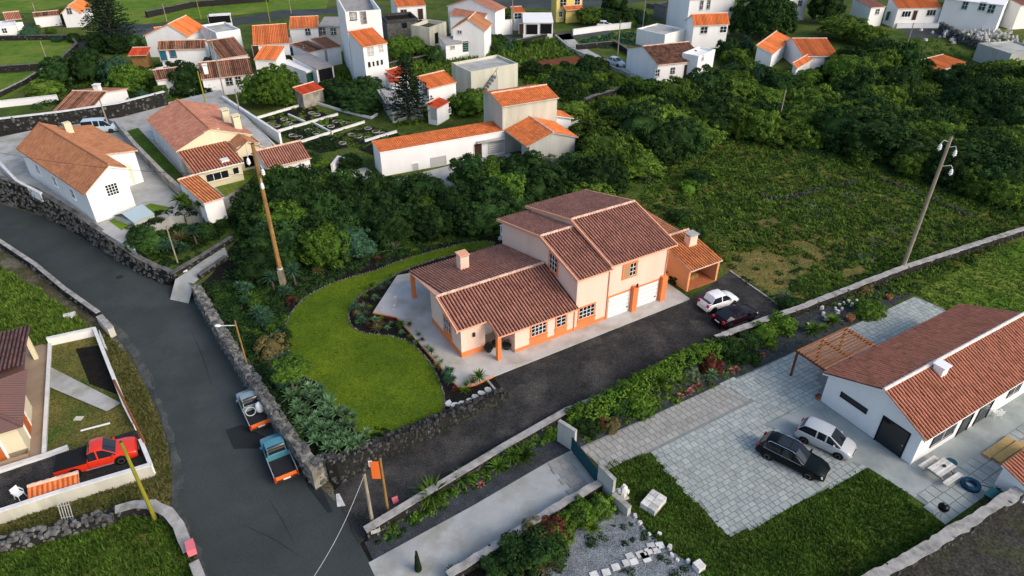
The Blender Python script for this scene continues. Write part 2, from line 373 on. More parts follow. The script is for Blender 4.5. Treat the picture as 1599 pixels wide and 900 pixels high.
# ------------------------------------------------------------------ free-standing walls
def offs(pts, d):
    out = []
    for i, p in enumerate(pts):
        a = (pts[i]-pts[i-1]).xy.normalized() if i else (pts[1]-pts[0]).xy.normalized()
        b = (pts[i+1]-pts[i]).xy.normalized() if i < len(pts)-1 else a
        t = (a+b).normalized(); k = d/max(.5, t.dot(a)); out.append(Vector((p.x-t.y*k, p.y+t.x*k, p.z)))
    return out
def wall(name, label, pts, h, th=.35, body='mortar', cap='coping', capw=.04, caph=.07, stones=0, stone='basalt', cat='wall', group=None, ragged=0., srad=.16, singles=0):
    """pts: base points in the world (z = foot); h: one height or one per point; stones: stones per square metre set in both faces"""
    hs = h if isinstance(h, (list, tuple)) else [h]*len(pts)
    pts = [Vector(p) for p in pts]; o = pts[len(pts)//2].copy(); rnd = random.Random(len(label)*7+int(abs(o.x*10)))
    root = empty(name, o, 0, label, cat, group); rel = [p-o for p in pts]
    L, Rr = offs(rel, th/2), offs(rel, -th/2); mb = MB(); cp = MB(); st = MB(); one = []
    def sect(l, r, z0, z1): return [(l.x, l.y, z0), (r.x, r.y, z0), (r.x, r.y, z1), (l.x, l.y, z1)]
    mb.rings([sect(l, r, q.z-.25, q.z+hh) for l, r, q, hh in zip(L, Rr, rel, hs)])
    if cap:
        L2, R2 = offs(rel, th/2+capw), offs(rel, -th/2-capw)
        if ragged:
            dl, dr, dq, dh = [], [], [], []
            for i in range(len(rel)-1):
                n = max(1, int((rel[i+1]-rel[i]).length/.45))
                for k in range(n):
                    t = k/n
                    dl.append(L2[i].lerp(L2[i+1], t)+Vector((rnd.uniform(-1,1), rnd.uniform(-1,1), 0))*ragged); dr.append(R2[i].lerp(R2[i+1], t)+Vector((rnd.uniform(-1,1), rnd.uniform(-1,1), 0))*ragged)
                    dq.append(rel[i].lerp(rel[i+1], t)); dh.append(hs[i]+(hs[i+1]-hs[i])*t+rnd.uniform(-1, 1)*ragged*.3)
            dl.append(L2[-1]); dr.append(R2[-1]); dq.append(rel[-1]); dh.append(hs[-1])
        else: dl, dr, dq, dh = L2, R2, rel, hs
        cp.rings([sect(l, r, q.z+hh-.012, q.z+hh+caph) for l, r, q, hh in zip(dl, dr, dq, dh)])
    if stones:
        for i in range(len(rel)-1):
            ln = (rel[i+1]-rel[i]).xy.length; hm = (hs[i]+hs[i+1])/2; t = (rel[i+1]-rel[i]).xy.normalized(); nrm = Vector((-t.y, t.x))
            for side in (1, -1):
                for _ in range(int(ln*hm*stones)):
                    k = rnd.random(); z = rnd.random()*.97; r = srad*rnd.uniform(.55, 1.35)
                    q = rel[i].lerp(rel[i+1], k); hh = hs[i]+(hs[i+1]-hs[i])*k
                    c = (q.x+nrm.x*side*(th/2-.02), q.y+nrm.y*side*(th/2-.02), q.z+hh*z)
                    if singles and r > srad*1.0 and len(one) < singles: one.append((c, r))
                    else: st.rock(c, r, r*rnd.uniform(.6, 1), r*.75, rnd)
            if not cap:
                for _ in range(int(ln*th*stones*1.6)):
                    k = rnd.random(); q = rel[i].lerp(rel[i+1], k); d = rnd.uniform(-.5, .5)*th; hh = hs[i]+(hs[i+1]-hs[i])*k; r = srad*rnd.uniform(.7, 1.5)
                    c = (q.x+nrm.x*d, q.y+nrm.y*d, q.z+hh+r*.1)
                    if singles and len(one) < singles: one.append((c, r))
                    else: st.rock(c, r, r*.8, r*.6, rnd)
    mb.build('wall_core', body, root)
    if cap: cp.build('coping', cap, root)
    if st.v: st.build('stones', stone, root, kind='stuff')
    protos = []
    for k, (c, r) in enumerate(one):
        if k < 5:
            s_ = MB(); s_.rock((0, 0, 0), 1, .8, .68, rnd); protos.append(s_.mesh('stone', [stone]))
        s_ = put('stone', protos[k % 5], root); s_.location = c; s_.scale = (r, r, r); s_.rotation_euler = (rnd.uniform(-.4,.4), rnd.uniform(-.4,.4), rnd.random()*6)
    return root
# ------------------------------------------------------------------ roofs and houses
def tiles(mb, o, a, d, period=.29, course=.42, amp=.075, fine=True):
    """corrugated clay tile sheet: o corner at the ridge, a along the ridge, d down the slope"""
    o, a, d = Vector(o), Vector(a), Vector(d); n = a.cross(d).normalized()
    if n.z < 0: n = -n
    if mb.uv is None: mb.uv = []
    nt_ = max(1, round(a.length/period)); nc = max(1, round(d.length/course)) if fine else 1
    prof = [(0, 0.25), (.10, .78), (.28, 1.0), (.46, .78), (.56, .25), (.64, .0), (.92, .0)] if fine else [(0, .2), (.28, 1.), (.56, .2), (.64, 0.), (.94, 0.)]
    cols = [(k+t, h) for k in range(nt_) for t, h in prof]+[(nt_, .25)]
    base = len(mb.v); rows = []
    for c in range(nc):
        rows += [(c/nc, 0.0, c), ((c+1)/nc, .022 if fine else 0, c)]
    jr = random.Random(int(a.length*100)+nc); jit = [[max(-.1, min(.18, jr.gauss(0, .10)))*amp if fine else 0 for _ in range(nt_+1)] for _ in range(nc)]
    for t, lift, c in rows:
        for k, h in cols: mb.v.append(tuple(o+a*(k/nt_)+d*t+n*(h*amp+lift+jit[c][int(k+1e-6)])))
    m = len(cols)
    for r in range(len(rows)-1):
        for i in range(m-1):
            mb.f.append([base+r*m+i, base+(r+1)*m+i, base+(r+1)*m+i+1, base+r*m+i+1]); mb.m.append(0)
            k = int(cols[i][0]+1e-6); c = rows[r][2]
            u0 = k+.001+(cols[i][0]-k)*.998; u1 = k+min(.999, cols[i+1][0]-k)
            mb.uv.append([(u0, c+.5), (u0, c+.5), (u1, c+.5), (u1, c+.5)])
VIL = False
class House:
    def __init__(s, name, label, o, ang, cat='house', group=None):
        s.root = empty(name, o, ang, label, cat, group); s.o = Vector(o); s.ang = ang
        s.ca, s.sa = math.cos(ang), math.sin(ang); s.pl = {}; s.wm = 'wall_white'; s.roof_o = None
    def L(s, p):
        d = Vector(p)-s.o; return Vector((d.x*s.ca+d.y*s.sa, -d.x*s.sa+d.y*s.ca, d.z))
    def px(s, px, py, z): return s.L(P(px, py, z))
    def hit(s, px, py, side, c):
        cam_ = s.L((0, 0, CAMH)); e = s.L(Vector((0, 0, CAMH))+ray(px, py)); d = e-cam_
        t = (c-cam_.y)/d.y if side in 'fb' else (c-cam_.x)/d.x
        return cam_+d*t
    def slab(s, mb, pts, th=.12):
        """roof deck: top polygon pts, thickness straight down"""
        n = len(pts); a = sum(pts[i][0]*pts[(i+1)%n][1]-pts[(i+1)%n][0]*pts[i][1] for i in range(n))
        if a < 0: pts = pts[::-1]
        mb.add([tuple(p) for p in pts]+[(p[0], p[1], p[2]-th) for p in pts],
               [tuple(range(n)), tuple(range(2*n-1, n-1, -1))]+[(i, n+i, n+(i+1)%n, (i+1)%n) for i in range(n)])
    def roof(s, decks, sheets, roofm, edge='ridge_clay', ridges=(), ridgem='ridge_clay', fine=True, period=.29, amp=.075, name='roof'):
        mb = MB()
        for dck in decks: s.slab(mb, dck)
        ro = mb.build(name, edge, s.root)
        tb = MB()
        for o, a, d in sheets: tiles(tb, Vector(o)+Vector((0, 0, .022)), a, d, period, .42, amp, fine)
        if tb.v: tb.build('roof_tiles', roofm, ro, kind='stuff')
        rb = MB()
        for a, b in ridges:
            a, b = Vector(a), Vector(b); n = max(1, int((b-a).length/.42))
            for k in range(n if fine else 1):
                q0 = a.lerp(b, k/(n if fine else 1)); q1 = a.lerp(b, (k+1)/(n if fine else 1))
                rb.tube(q0+Vector((0,0,.02)), q1+Vector((0,0,.045 if fine else .02)), .13, .15 if fine else .13, 8)
        if rb.v: rb.build('ridge_tiles', ridgem, ro)
        return ro
    def walls(s, foot, ztop, z0=0., m=None, splits=(), name='wall', below=.3):
        """upright walls on a footprint, their tops cut to the roof"""
        mb = MB(); n = len(foot)
        a = sum(foot[i][0]*foot[(i+1)%n][1]-foot[(i+1)%n][0]*foot[i][1] for i in range(n))
        if a < 0: foot = foot[::-1]
        for i in range(n):
            p, q = foot[i], foot[(i+1) % n]; ts = [0, 1]
            for ax, val in splits:
                if (p[ax]-val)*(q[ax]-val) < 0: ts.append((val-p[ax])/(q[ax]-p[ax]))
            ts.sort(); top = [(p[0]+(q[0]-p[0])*t, p[1]+(q[1]-p[1])*t) for t in ts]
            mb.poly([(p[0], p[1], z0-below), (q[0], q[1], z0-below)]+[(x, y, ztop(x, y)-.06) for x, y in reversed(top)])
        return mb.build(name, m or s.wm, s.root)
    def gable(s, x0, x1, yf, yr, yb, zf, zr, zb, z0=0., roofm='clay_red', wallm=None, ov=.3, ovx=.15, edge='ridge_clay', ridgem='ridge_clay', fine=True, period=.29, amp=.075, below=.3):
        kf = (zr-zf)/(yr-yf); kb = (zr-zb)/(yb-yr) if yb > yr+.01 else 0
        zt = lambda x, y: (zr-kf*(yr-y) if y <= yr else zr-kb*(y-yr))
        s.walls([(x0+ovx, yf+ov), (x1-ovx, yf+ov), (x1-ovx, yb-ov), (x0+ovx, yb-ov)], zt, z0, wallm, [(1, yr)], below=below)
        s.roof([[(x0, yf, zf), (x1, yf, zf), (x1, yr, zr), (x0, yr, zr)], [(x0, yr, zr), (x1, yr, zr), (x1, yb, zb), (x0, yb, zb)]],
               [((x0, yr, zr), (x1-x0, 0, 0), (0, yf-yr, zf-zr)), ((x1, yr, zr), (x0-x1, 0, 0), (0, yb-yr, zb-zr))],
               roofm, edge, [((x0, yr, zr), (x1, yr, zr))], ridgem, fine, period, amp)
        s.pl = dict(f=yf+ov, b=yb-ov, l=x0+ovx, r=x1-ovx)
    def opening(s, side, px, py, w, h, kind='win', trim='white_paint', pl=None, at=None, tw=.09, bars=(2, 2), pane='glass_dark', sill=True):
        """a window or door fixed to one wall plane; (px, py) is the point of the photo it covers"""
        c = s.pl[side] if pl is None else pl
        if VIL and trim == 'white_paint': trim = ('shutter_grey','shutter_grey','door_brown','white_paint','door_green')[int(abs(px*7+py*3)) % 5]
        q = Vector(at) if at else s.hit(px, py, side, c)
        n = {'f': (0,-1), 'b': (0,1), 'l': (-1,0), 'r': (1,0)}[side]; ah = (-n[1], n[0])
        def bx(mb, a0, a1, d0, d1, z0, z1):
            ps = [(ah[0]*a+n[0]*d, ah[1]*a+n[1]*d) for a, d in ((a0,d0),(a1,d0),(a1,d1),(a0,d1))]
            xs = [p[0] for p in ps]; ys = [p[1] for p in ps]; mb.box(min(xs), max(xs), min(ys), max(ys), z0, z1)
        loc = Vector((q.x, c, q.z)) if side in 'fb' else Vector((c, q.y, q.z))
        f = MB(); W2, H2 = w/2, h/2
        bx(f, -W2-tw, -W2, 0, .06, -H2-(0 if 'door' in kind or kind == 'garage' else tw), H2+tw); bx(f, W2, W2+tw, 0, .06, -H2-(0 if 'door' in kind or kind == 'garage' else tw), H2+tw)
        bx(f, -W2, W2, 0, .06, H2, H2+tw)
        if kind in ('win', 'shutterwin') : bx(f, -W2, W2, 0, .06, -H2-tw, -H2)
        nm = {'win': 'window', 'shutterwin': 'window', 'dark': 'window', 'door': 'door', 'garage': 'garage_door', 'doordark': 'doorway'}.get(kind, 'window')
        p = MB(); bx(p, -W2, W2, .004, .02, -H2, H2)
        pm = {'door': pane if (pane != 'glass_dark' or trim == 'trim_black') else 'door_brown', 'garage': pane if pane != 'glass_dark' else 'door_white', 'doordark': 'dark_opening'}.get(kind, pane)
        if nm == 'window':
            wn = f.build('window', trim, s.root); wn.location = loc
            pp = p.build('pane', pm, wn)
            if bars:
                g = MB()
                for k in range(bars[0]+1): a = -W2+w*k/bars[0]; bx(g, max(a-.025, -W2), min(a+.025, W2), .02, .04, -H2, H2)
                for k in range(bars[1]+1): z = -H2+h*k/bars[1]; bx(g, -W2, W2, .02, .036, max(z-.022, -H2), min(z+.022, H2))
                g.build('glazing_bars', 'white_paint', wn)
            if sill and kind == 'win':
                g = MB(); bx(g, -W2-tw-.04, W2+tw+.04, 0, .13, -H2-tw-.05, -H2-tw); g.build('sill', trim, wn)
            if kind == 'shutterwin':
                g = MB(); bx(g, -W2, 0, .045, .06, -H2, H2); g.build('shutter', 'shutter_tan', wn)
            return wn
        d = p.build(nm, pm, s.root); d.location = loc
        f.build('door_frame', trim, d)
        g = MB()
        if kind == 'garage':
            for k in range(1, 5): z = -H2+h*k/5; bx(g, -W2, W2, .02, .028, z-.02, z+.02)
            g.build('panel_seam', 'shutter_grey', d); g2 = MB(); bx(g2, W2-.35, W2-.2, .02, .05, -H2+.45, -H2+.56); g2.build('handle', 'trim_black', d)
        elif kind == 'door':
            bx(g, W2-.14, W2-.08, .02, .07, -.1, .02); g.build('handle', 'chrome', d)
        return d
    def chimney(s, c, w, d, h, m='wall_white', capm=None, cap=.08):
        mb = MB(); mb.box(c[0]-w/2, c[0]+w/2, c[1]-d/2, c[1]+d/2, c[2]-.5, c[2]+h); o = mb.build('chimney', m, s.root)
        g = MB(); k = MB()
        for x in (-1, 1):
            for y in (-1, 1): g = MB(); g.box(c[0]+x*(w/2-.06)-.05, c[0]+x*(w/2-.06)+.05, c[1]+y*(d/2-.06)-.05, c[1]+y*(d/2-.06)+.05, c[2]+h, c[2]+h+.16); g.build('flue_post', m, o)
        k.box(c[0]-w/2-cap, c[0]+w/2+cap, c[1]-d/2-cap, c[1]+d/2+cap, c[2]+h+.16, c[2]+h+.25); k.build('chimney_cap', capm or m, o)
        return o
def gh(name, label, ra, rb, zr, ze, ef, roofm, wallm='wall_white', ops=(), wb=None, base=0., zb=None, group=None, fine=False, ov=.3, edge='ridge_clay', ridgem='ridge_clay', cat='house', period=.30, ch=(), amp=.08):
    """gabled house from the two ends of its ridge (photo points at height zr) and one point of its front eave"""
    a, b = P(*ra, zr), P(*rb, zr); d = (b-a); ang = math.atan2(d.y, d.x)
    h = House(name, label, (a.x, a.y, base), ang, cat, group); h.wm = wallm
    e = h.px(*ef, ze); yf = -abs(e.y) if not isinstance(ef, (int, float)) else -ef; wb = -yf if wb is None else wb
    h.gable(0, d.length, yf, 0, wb, ze-base, zr-base, (ze if zb is None else zb)-base, 0, roofm, wallm, ov, .15, edge, ridgem, fine, period, amp)
    for op in ops: h.opening(*op[:6], **(op[6] if len(op) > 6 else {}))
    for c in ch:
        q = h.px(c[0], c[1], c[2]); zt = (zr-base)+(ze-zr)*abs(q.y)/abs(yf); h.chimney((q.x, q.y, zt), *c[3:])
    return h
def mono(name, label, corners, zb, zf, roofm='sheet_grey', wallm='wall_white', ops=(), base=0., group=None, tiled=True, cat='house', ov=.2, parapet=0., edge='ridge_clay', fine=False, period=.30, amp=.08):
    """building under one sloping or flat roof; corners: photo points back left, back right, front right, front left"""
    c = [P(*corners[0], zb), P(*corners[1], zb), P(*corners[2], zf), P(*corners[3], zf)]
    d = c[2]-c[3]; ang = math.atan2(d.y, d.x); h = House(name, label, (c[3].x, c[3].y, base), ang, cat, group); h.wm = wallm
    l = [h.L(p) for p in c]; w_ = l[2].x; dep = (l[0].y+l[1].y)/2; sh = ((l[0].x)+(l[1].x-w_))/2
    kk = (zb-zf)/max(dep, .1); zt = lambda x, y: zf-base+kk*y
    quad = [(0, 0, zf-base), (w_, 0, zf-base), (w_+sh*0, dep, zb-base), (0, dep, zb-base)]
    h.walls([(ov*.5, ov), (w_-ov*.5, ov), (w_-ov*.5, dep-ov), (ov*.5, dep-ov)], (lambda x, y: zt(x, y)+.06+parapet) if parapet else zt, 0, wallm)
    if parapet:
        mb = MB(); mb.poly([(ov*.5, ov, zf-base), (w_-ov*.5, ov, zf-base), (w_-ov*.5, dep-ov, zb-base), (ov*.5, dep-ov, zb-base)]); mb.build('roof', roofm, h.root)
        mb = MB(); t = .22; x0, x1, y0, y1 = ov*.5-.02, w_-ov*.5+.02, ov-.02, dep-ov+.02; z0 = min(zf, zb)-base-.02; z1 = max(zf, zb)-base+parapet+.02
        mb.box(x0, x1, y0, y0+t, z0, z1); mb.box(x0, x1, y1-t, y1, z0, z1); mb.box(x0, x0+t, y0+t, y1-t, z0, z1); mb.box(x1-t, x1, y0+t, y1-t, z0, z1); mb.build('parapet', wallm, h.root)
    else: h.roof([quad], [((0, dep, zb-base), (w_, 0, 0), (0, -dep, zf-zb))] if tiled else [], roofm, edge if tiled else roofm, [((0, dep, zb-base), (w_, dep, zb-base))] if tiled else [], fine=fine, period=period, amp=amp)
    h.pl = dict(f=ov, b=dep-ov, l=ov*.5, r=w_-ov*.5)
    for op in ops: h.opening(*op[:6], **(op[6] if len(op) > 6 else {}))
    return h
# ------------------------------------------------------------------ plants
def rdir(r, zmin=-1.):
    while True:
        v = Vector((r.uniform(-1,1), r.uniform(-1,1), r.uniform(-1,1)))
        if .05 < v.length < 1: 
            v.normalize()
            if v.z >= zmin: return v
def leaf_quad(mb, p, n, s, r, m=0, asp=.55):
    t = n.orthogonal().normalized(); b = n.cross(t); a = r.random()*6.28
    d = t*math.cos(a)+b*math.sin(a); e = n.cross(d)
    mb.add([p-d*s, p+e*s*asp, p+d*s, p-e*s*asp], [(0,1,2,3)], m)
def crown(seed, rx, rz, ncl, nl, ls, cr, flat=.0, core=.82, zlow=-.35):
    """crown: leaf clumps spread over an uneven dome, each of many small leaves, about a dark leafy core"""
    r = random.Random(seed); mb = MB()
    for i in range(ncl):
        d = rdir(r, zlow); k = r.uniform(.78, 1.08)
        c = Vector((d.x*rx*k, d.y*rx*k*r.uniform(.9,1.1), max(d.z, -.4)*rz*k*(1-flat*(d.x*d.x+d.y*d.y))))
        q = cr*r.uniform(.65, 1.35); out = Vector((d.x, d.y, d.z+.55)).normalized()
        for _ in range(int(nl*q/cr)):
            e = rdir(r)
            if e.dot(out) < -.25: e = -e
            n = (e+rdir(r)*.55+Vector((0,0,.25))).normalized()
            leaf_quad(mb, c+Vector((e.x*q, e.y*q, e.z*q*.72))*r.uniform(.72, 1.1), n, ls*r.uniform(.6, 1.3), r)
    bm = []
    rr = [[(rx*core*math.cos(t*math.pi/5)*math.sin(f)*r.uniform(.8,1.05), rx*core*math.sin(t*math.pi/5)*math.sin(f)*r.uniform(.8,1.05), rz*core*math.cos(f)*r.uniform(.85,1)) for t in range(10)] for f in (.25, .7, 1.15, 1.6, 1.95)]
    mb.rings(rr[::-1])
    return mb
def trunk(h, r, seed, limbs=4, spread=.7):
    q = random.Random(seed); mb = MB(); p = Vector((0,0,-.2)); top = Vector((q.uniform(-.2,.2), q.uniform(-.2,.2), h))
    mid = p.lerp(top, .5)+Vector((q.uniform(-.15,.15), q.uniform(-.15,.15), 0)); mb.tube(p, mid, r, r*.8, 7); mb.tube(mid, top, r*.8, r*.6, 7)
    for k in range(limbs):
        a = k*6.28/limbs+q.random(); e = top+Vector((math.cos(a)*spread, math.sin(a)*spread, spread*q.uniform(.5,1.1))); mb.tube(top-Vector((0,0,.1)), e, r*.5, r*.2, 5)
    return mb
def rosette(mb, c, n, ln, wd, r, pmin=5, pmax=80, droop=.35, m=0, fold=.25):
    for i in range(n):
        a = i*2.39996+r.uniform(-.2,.2); pt = math.radians(pmin+(pmax-pmin)*((i+.5)/n)**.8); l = ln*r.uniform(.8,1.1)*(.75+.25*(1-i/n))
        h = Vector((math.cos(a), math.sin(a), 0)); sd_ = Vector((-math.sin(a), math.cos(a), 0)); p = Vector(c); L_ = []; R_ = []; C_ = []
        for k, w_ in enumerate((.55, 1.0, .75, .08)):
            L_.append(p+sd_*wd*w_*.5+Vector((0,0,wd*fold*w_))); R_.append(p-sd_*wd*w_*.5+Vector((0,0,wd*fold*w_))); C_.append(p)
            pk = pt-droop*k*.5; p = p+(h*math.cos(pk)+Vector((0,0,math.sin(pk))))*l/3
        for k in range(3): mb.add([L_[k], C_[k], C_[k+1], L_[k+1], R_[k], R_[k+1]], [(0,1,2,3), (1,4,5,2)], m)
def tufts(name, poly, n, h, m, label, cat, seed, blades=5, spread=.22, holes=(), z=None, wid=.07, parent=None):
    r = random.Random(seed); mb = MB(); vs, fs = mb.v, mb.f
    for x, y in rand_in(poly, n, r):
        if any(inpoly((x, y), q) for q in holes): continue
        z0 = gz((x, y)) if z is None else z; k = r.uniform(.5, 1.4)
        for _ in range(blades):
            a = r.random()*6.28; bx, by = x+r.uniform(-.1,.1)*k, y+r.uniform(-.1,.1)*k; t = spread*k*r.uniform(.4,1.3); i = len(vs); wv = wid*k
            vs.append((bx-math.sin(a)*wv, by+math.cos(a)*wv, z0)); vs.append((bx+math.sin(a)*wv, by-math.cos(a)*wv, z0)); vs.append((bx+math.cos(a)*t, by+math.sin(a)*t, z0+h*k*r.uniform(.6,1.1)))
            fs.append([i, i+1, i+2])
    o = mb.build(name, m, parent); tag(o, label, cat, None, 'stuff'); return o
def scrub(name, poly, n, rad, m, label, cat, seed, leaves=60, ls=.13, gap=0, holes=(), flat=.6):
    """low bramble and brush: many leafy mounds that read as one cover"""
    r = random.Random(seed); mb = MB()
    for x, y in rand_in(poly, n, r, gap):
        if any(inpoly((x, y), q) for q in holes): continue
        k = rad*r.uniform(.5, 1.4); z0 = gz((x, y))
        for _ in range(int(leaves*k/rad)):
            e = rdir(r, 0.); nn = (e+rdir(r)*.6+Vector((0,0,.3))).normalized(); q = r.uniform(.55, 1.05)
            leaf_quad(mb, Vector((x+e.x*k*q, y+e.y*k*q, z0+e.z*k*flat*q)), nn, ls*r.uniform(.6,1.4), r)
    o = mb.build(name, m); tag(o, label, cat, None, 'stuff'); return o
# ================================================================== THE SETTING
mb = MB(); mb.poly([(-700,-300,ZR-.02),(700,-300,ZR-.02),(700,1200,ZR-.02),(-700,1200,ZR-.02)]); mb.build('ground', 'verge', kind='structure')
def tri_poly(name, pts, z, m):
    b = MB(); a = sum(pts[i][0]*pts[(i+1)%len(pts)][1]-pts[(i+1)%len(pts)][0]*pts[i][1] for i in range(len(pts)))
    if a < 0: pts = pts[::-1]
    b.poly([(p[0], p[1], z) for p in pts]); return b.build(name, m, kind='structure')
hi = [p for p in EDGE]+[W(U1, -4.6).xy, W(U1, -80).xy, W(500, -80).xy, Vector((300, 1100)), Vector((-600, 1100)), Vector((-600, 60))]
tri_poly('terrain', hi, 0, 'ground')
mb = MB(); mb.quad(W(U0,-80,ZR), W(U1,-80,0), W(U1,-3.9,0), W(U0,-3.9,ZR)); mb.build('bank', 'soil', kind='structure')
mb = MB(); mb.prism([tuple(p) for p in PLAT], -2, ZP); mb.build('raised_yard', 'concrete', kind='structure')
# road
road = [P(-60, 300, ZR), P(0, 318, ZR), P(70, 340, ZR), P(130, 372, ZR), P(187, 409, ZR), P(225, 432, ZR), P(262, 447, ZR), P(306, 464, ZR), P(345, 520, ZR), P(395, 600, ZR), P(430, 655, ZR), P(470, 715, ZR), P(505, 765, ZR), P(530, 790, ZR), P(592, 905, ZR), P(640, 1000, ZR),
        P(330, 1000, ZR), P(318, 900, ZR), P(296, 850, ZR), P(268, 800, ZR), P(272, 755, ZR), P(264, 700, ZR), P(250, 650, ZR), P(228, 600, ZR), P(205, 555, ZR), P(178, 520, ZR), P(150, 492, ZR), P(105, 455, ZR), P(60, 420, ZR), P(0, 380, ZR), P(-60, 345, ZR), P(-200, 280, ZR), P(-180, 262, ZR)]
sheet('road', road, .01, 'asphalt', flat=ZR)
sheet('road_patch', [P(352, 672, ZR), P(378, 664, ZR), P(430, 690, ZR), P(425, 700, ZR), P(365, 702, ZR)], .02, 'asphalt_old', flat=ZR)
sheet('road_patch', [P(470, 720, ZR), P(505, 768, ZR), P(520, 800, ZR), P(512, 802, ZR), P(480, 760, ZR)], .02, 'asphalt_old', flat=ZR)
for px_ in ([(236,608),(252,650),(264,700),(270,755),(268,800),(296,850),(316,896),(324,894),(308,846),(285,795),(288,760),(286,735),(277,700),(268,672),(252,630)],[(150,492),(178,521),(206,556),(232,604),(240,602),(220,556),(190,516)]):
    q_ = smooth([P(*p, ZR) for p in px_], 4); sheet('road_edge', [p+Vector((R.uniform(-.12,.12), R.uniform(-.12,.12), 0)) for p in q_], .018, 'dust', flat=ZR)
for a_, b_, w_ in (((226,570),(242,606),.05),((430,650),(395,690),.03),((380,820),(470,870),.03),((120,360),(190,430),.035),((300,520),(330,600),.03),((420,780),(460,850),.025)):
    q0, q1 = P(*a_, ZR), P(*b_, ZR); n_ = (q1-q0).normalized(); n_ = Vector((-n_.y, n_.x, 0))*w_; m_ = (q0+q1)/2+n_*R.uniform(2,5)
    sheet('road_scratch', [q0-n_*.3, m_-n_, q1-n_*.3, q1+n_*.3, m_+n_, q0+n_*.3], .022, 'dust' if w_ > .03 else 'asphalt_old', flat=ZR)
mb = MB(); mb.lathe((0,0,0),[(.36,0),(.36,.012),(.30,.012),(.30,.008)],20); o_ = mb.build('manhole_cover', 'iron'); o_.location = P(187,433,ZR+.012); tag(o_, 'dark round manhole cover in the road below the tall basalt wall', 'manhole cover')
# garden plot of the main house
GARD = [p.xy for p in GARW]+[W(-17.1, -3.4).xy, W(-16.7, -4.0).xy, W(-3.2, -3.9).xy, W(-2.6, -1.5).xy, W(18, -1.5).xy, W(18, 17).xy, W(6, 19).xy, G(560, 400).xy, G(450, 330).xy, G(380, 360).xy, G(330, 430).xy]
sheet('garden_bed', GARD, .012, 'soil', flat=0)
lawn_px = [(770,378),(735,379),(700,387),(660,397),(625,408),(590,422),(555,432),(520,443),(485,460),(462,480),(447,505),(446,528),(452,552),(462,575),(480,592),(500,600),(508,618),(528,645),(550,668),(572,686),(600,694),(630,688),(662,674),(685,655),(694,635),(692,612),(684,590),(670,565),(655,548),(640,535),(615,526),(590,523),(565,520),(549,508),(545,492),(551,476),(566,460),(595,444),(630,424),(680,406),(730,394),(768,386)]
LAWN = [p for p in smooth([G(*q) for q in lawn_px], 3)]
sheet('lawn', LAWN, .04, 'lawn', flat=0)
tufts('grass', [p.xy for p in LAWN], 7000, .06, 'grass_lawn', 'short mown grass covering the curving garden lawn', 'grass', 5, 3, .05, z=.04, wid=.035)
# driveway, strips, lanes
drive = [W(-17.4,-5.0), W(-16.4,-4.35), W(-3.1,-4.2), W(-3.0,-1.7), W(18.1,-1.42), G(1079,467), G(1140,425), G(1215,478), G(1238,494), W(16.0,-7.6), G(1170,528), G(880,650), W(-16.4,-9.6), W(-17.4,-9.9)]
sheet('driveway', drive, .03, 'drive_gravel')
sheet('path', [P(274,437,0), P(303,443,0), P(316,432,0), P(358,403,0), P(350,384,0), P(330,398,0), P(300,420,0)], .03, 'concrete', flat=0)
mb = MB(); a_, b_ = P(274,437,0), P(303,443,0); f_ = Vector((a_.y-b_.y, b_.x-a_.x, 0)).normalized()*-1.3
if f_.y > 0: f_ = -f_
mb.quad(a_+Vector((0,0,.03)), b_+Vector((0,0,.03)), b_+f_+Vector((0,0,ZR+.02)), a_+f_+Vector((0,0,ZR+.02))); mb.build('path_ramp', 'concrete', kind='structure')
LANE0, LANE1 = [P(583, 878, ZR), G(893, 705), G(928, 722), G(942, 765), P(690, 890, ZR), P(640, 960, ZR)], None
bedA = [W(-17.0,-9.9), W(-.7,-8.2), G(893, 705), W(-17.0,-11.6)]
sheet('planting_bed', bedA, .02, 'bed_gravel')
lane = [W(-17.3,-11.4), G(740, 790), G(893, 704), G(926, 724), G(944, 762), G(820, 830), W(-13.6,-15.0), W(-17.3,-16.3)]
sheet('lane', lane, .035, 'concrete')
bedB = [G(944,766), W(-14.5,-15.6), W(-14.5,-24), G(1090, 905), G(1035, 840), G(960, 790)]
sheet('planting_bed', bedB, .022, 'soil')
gravel = [G(950,798), G(905, 822), G(880, 850), G(850, 880), G(840, 930), G(1110, 930), G(1090, 890), G(1050, 862), G(1020, 838), G(985, 800), G(968, 795)]
sheet('gravel_garden', gravel, .045, 'pale_gravel')
# plot of the white house on the right
frontlawn = [G(944,728), G(1017,708), G(1140,842), G(1357,733), G(1480,812), G(1530,790), G(1560,776), G(1480,838), G(1378,900), G(1340,940), G(1110,935), G(1090,890), G(1040,855), G(985,800), G(960,775)]
sheet('garden_lawn', frontlawn, .02, 'rough_lawn', flat=0)
tufts('grass', [p.xy for p in frontlawn], 9000, .14, 'grass_dark', 'rough uneven grass between the paving and the stone wall', 'grass', 6, 4, .12, [[W(14.5,-28.6).xy, W(31,-28.6).xy, W(31,-25.8).xy, W(14.3,-25.8).xy]], z=.02, wid=.05)
bedC = [W(-.6,-8.3), G(1170,530), W(16.0,-7.7), G(1240,497), G(1380,445), G(1425,462), G(1180,580), G(1000,662), G(905,702), G(880,668)]
sheet('planting_bed', bedC, .024, 'bed_gravel', flat=0)
fore = [G(905,700), G(1180,578), G(1430,464), G(1472,482), G(1540,520), G(1605,640), G(1605,720), G(1490,806), G(1470,806), G(1357,731), G(1140,840), G(1016,707), G(942,733), G(918,712)]
fo = sheet('forecourt', fore, .045, 'joint', flat=0)
sheet('concrete_apron', [W(17.1,-16.6), W(11.6,-16.4), W(14.5,-22.9), W(14.9,-26.0), W(40,-26.0), W(40,-24), W(17.1,-24.1)], .056, 'apron', flat=0)
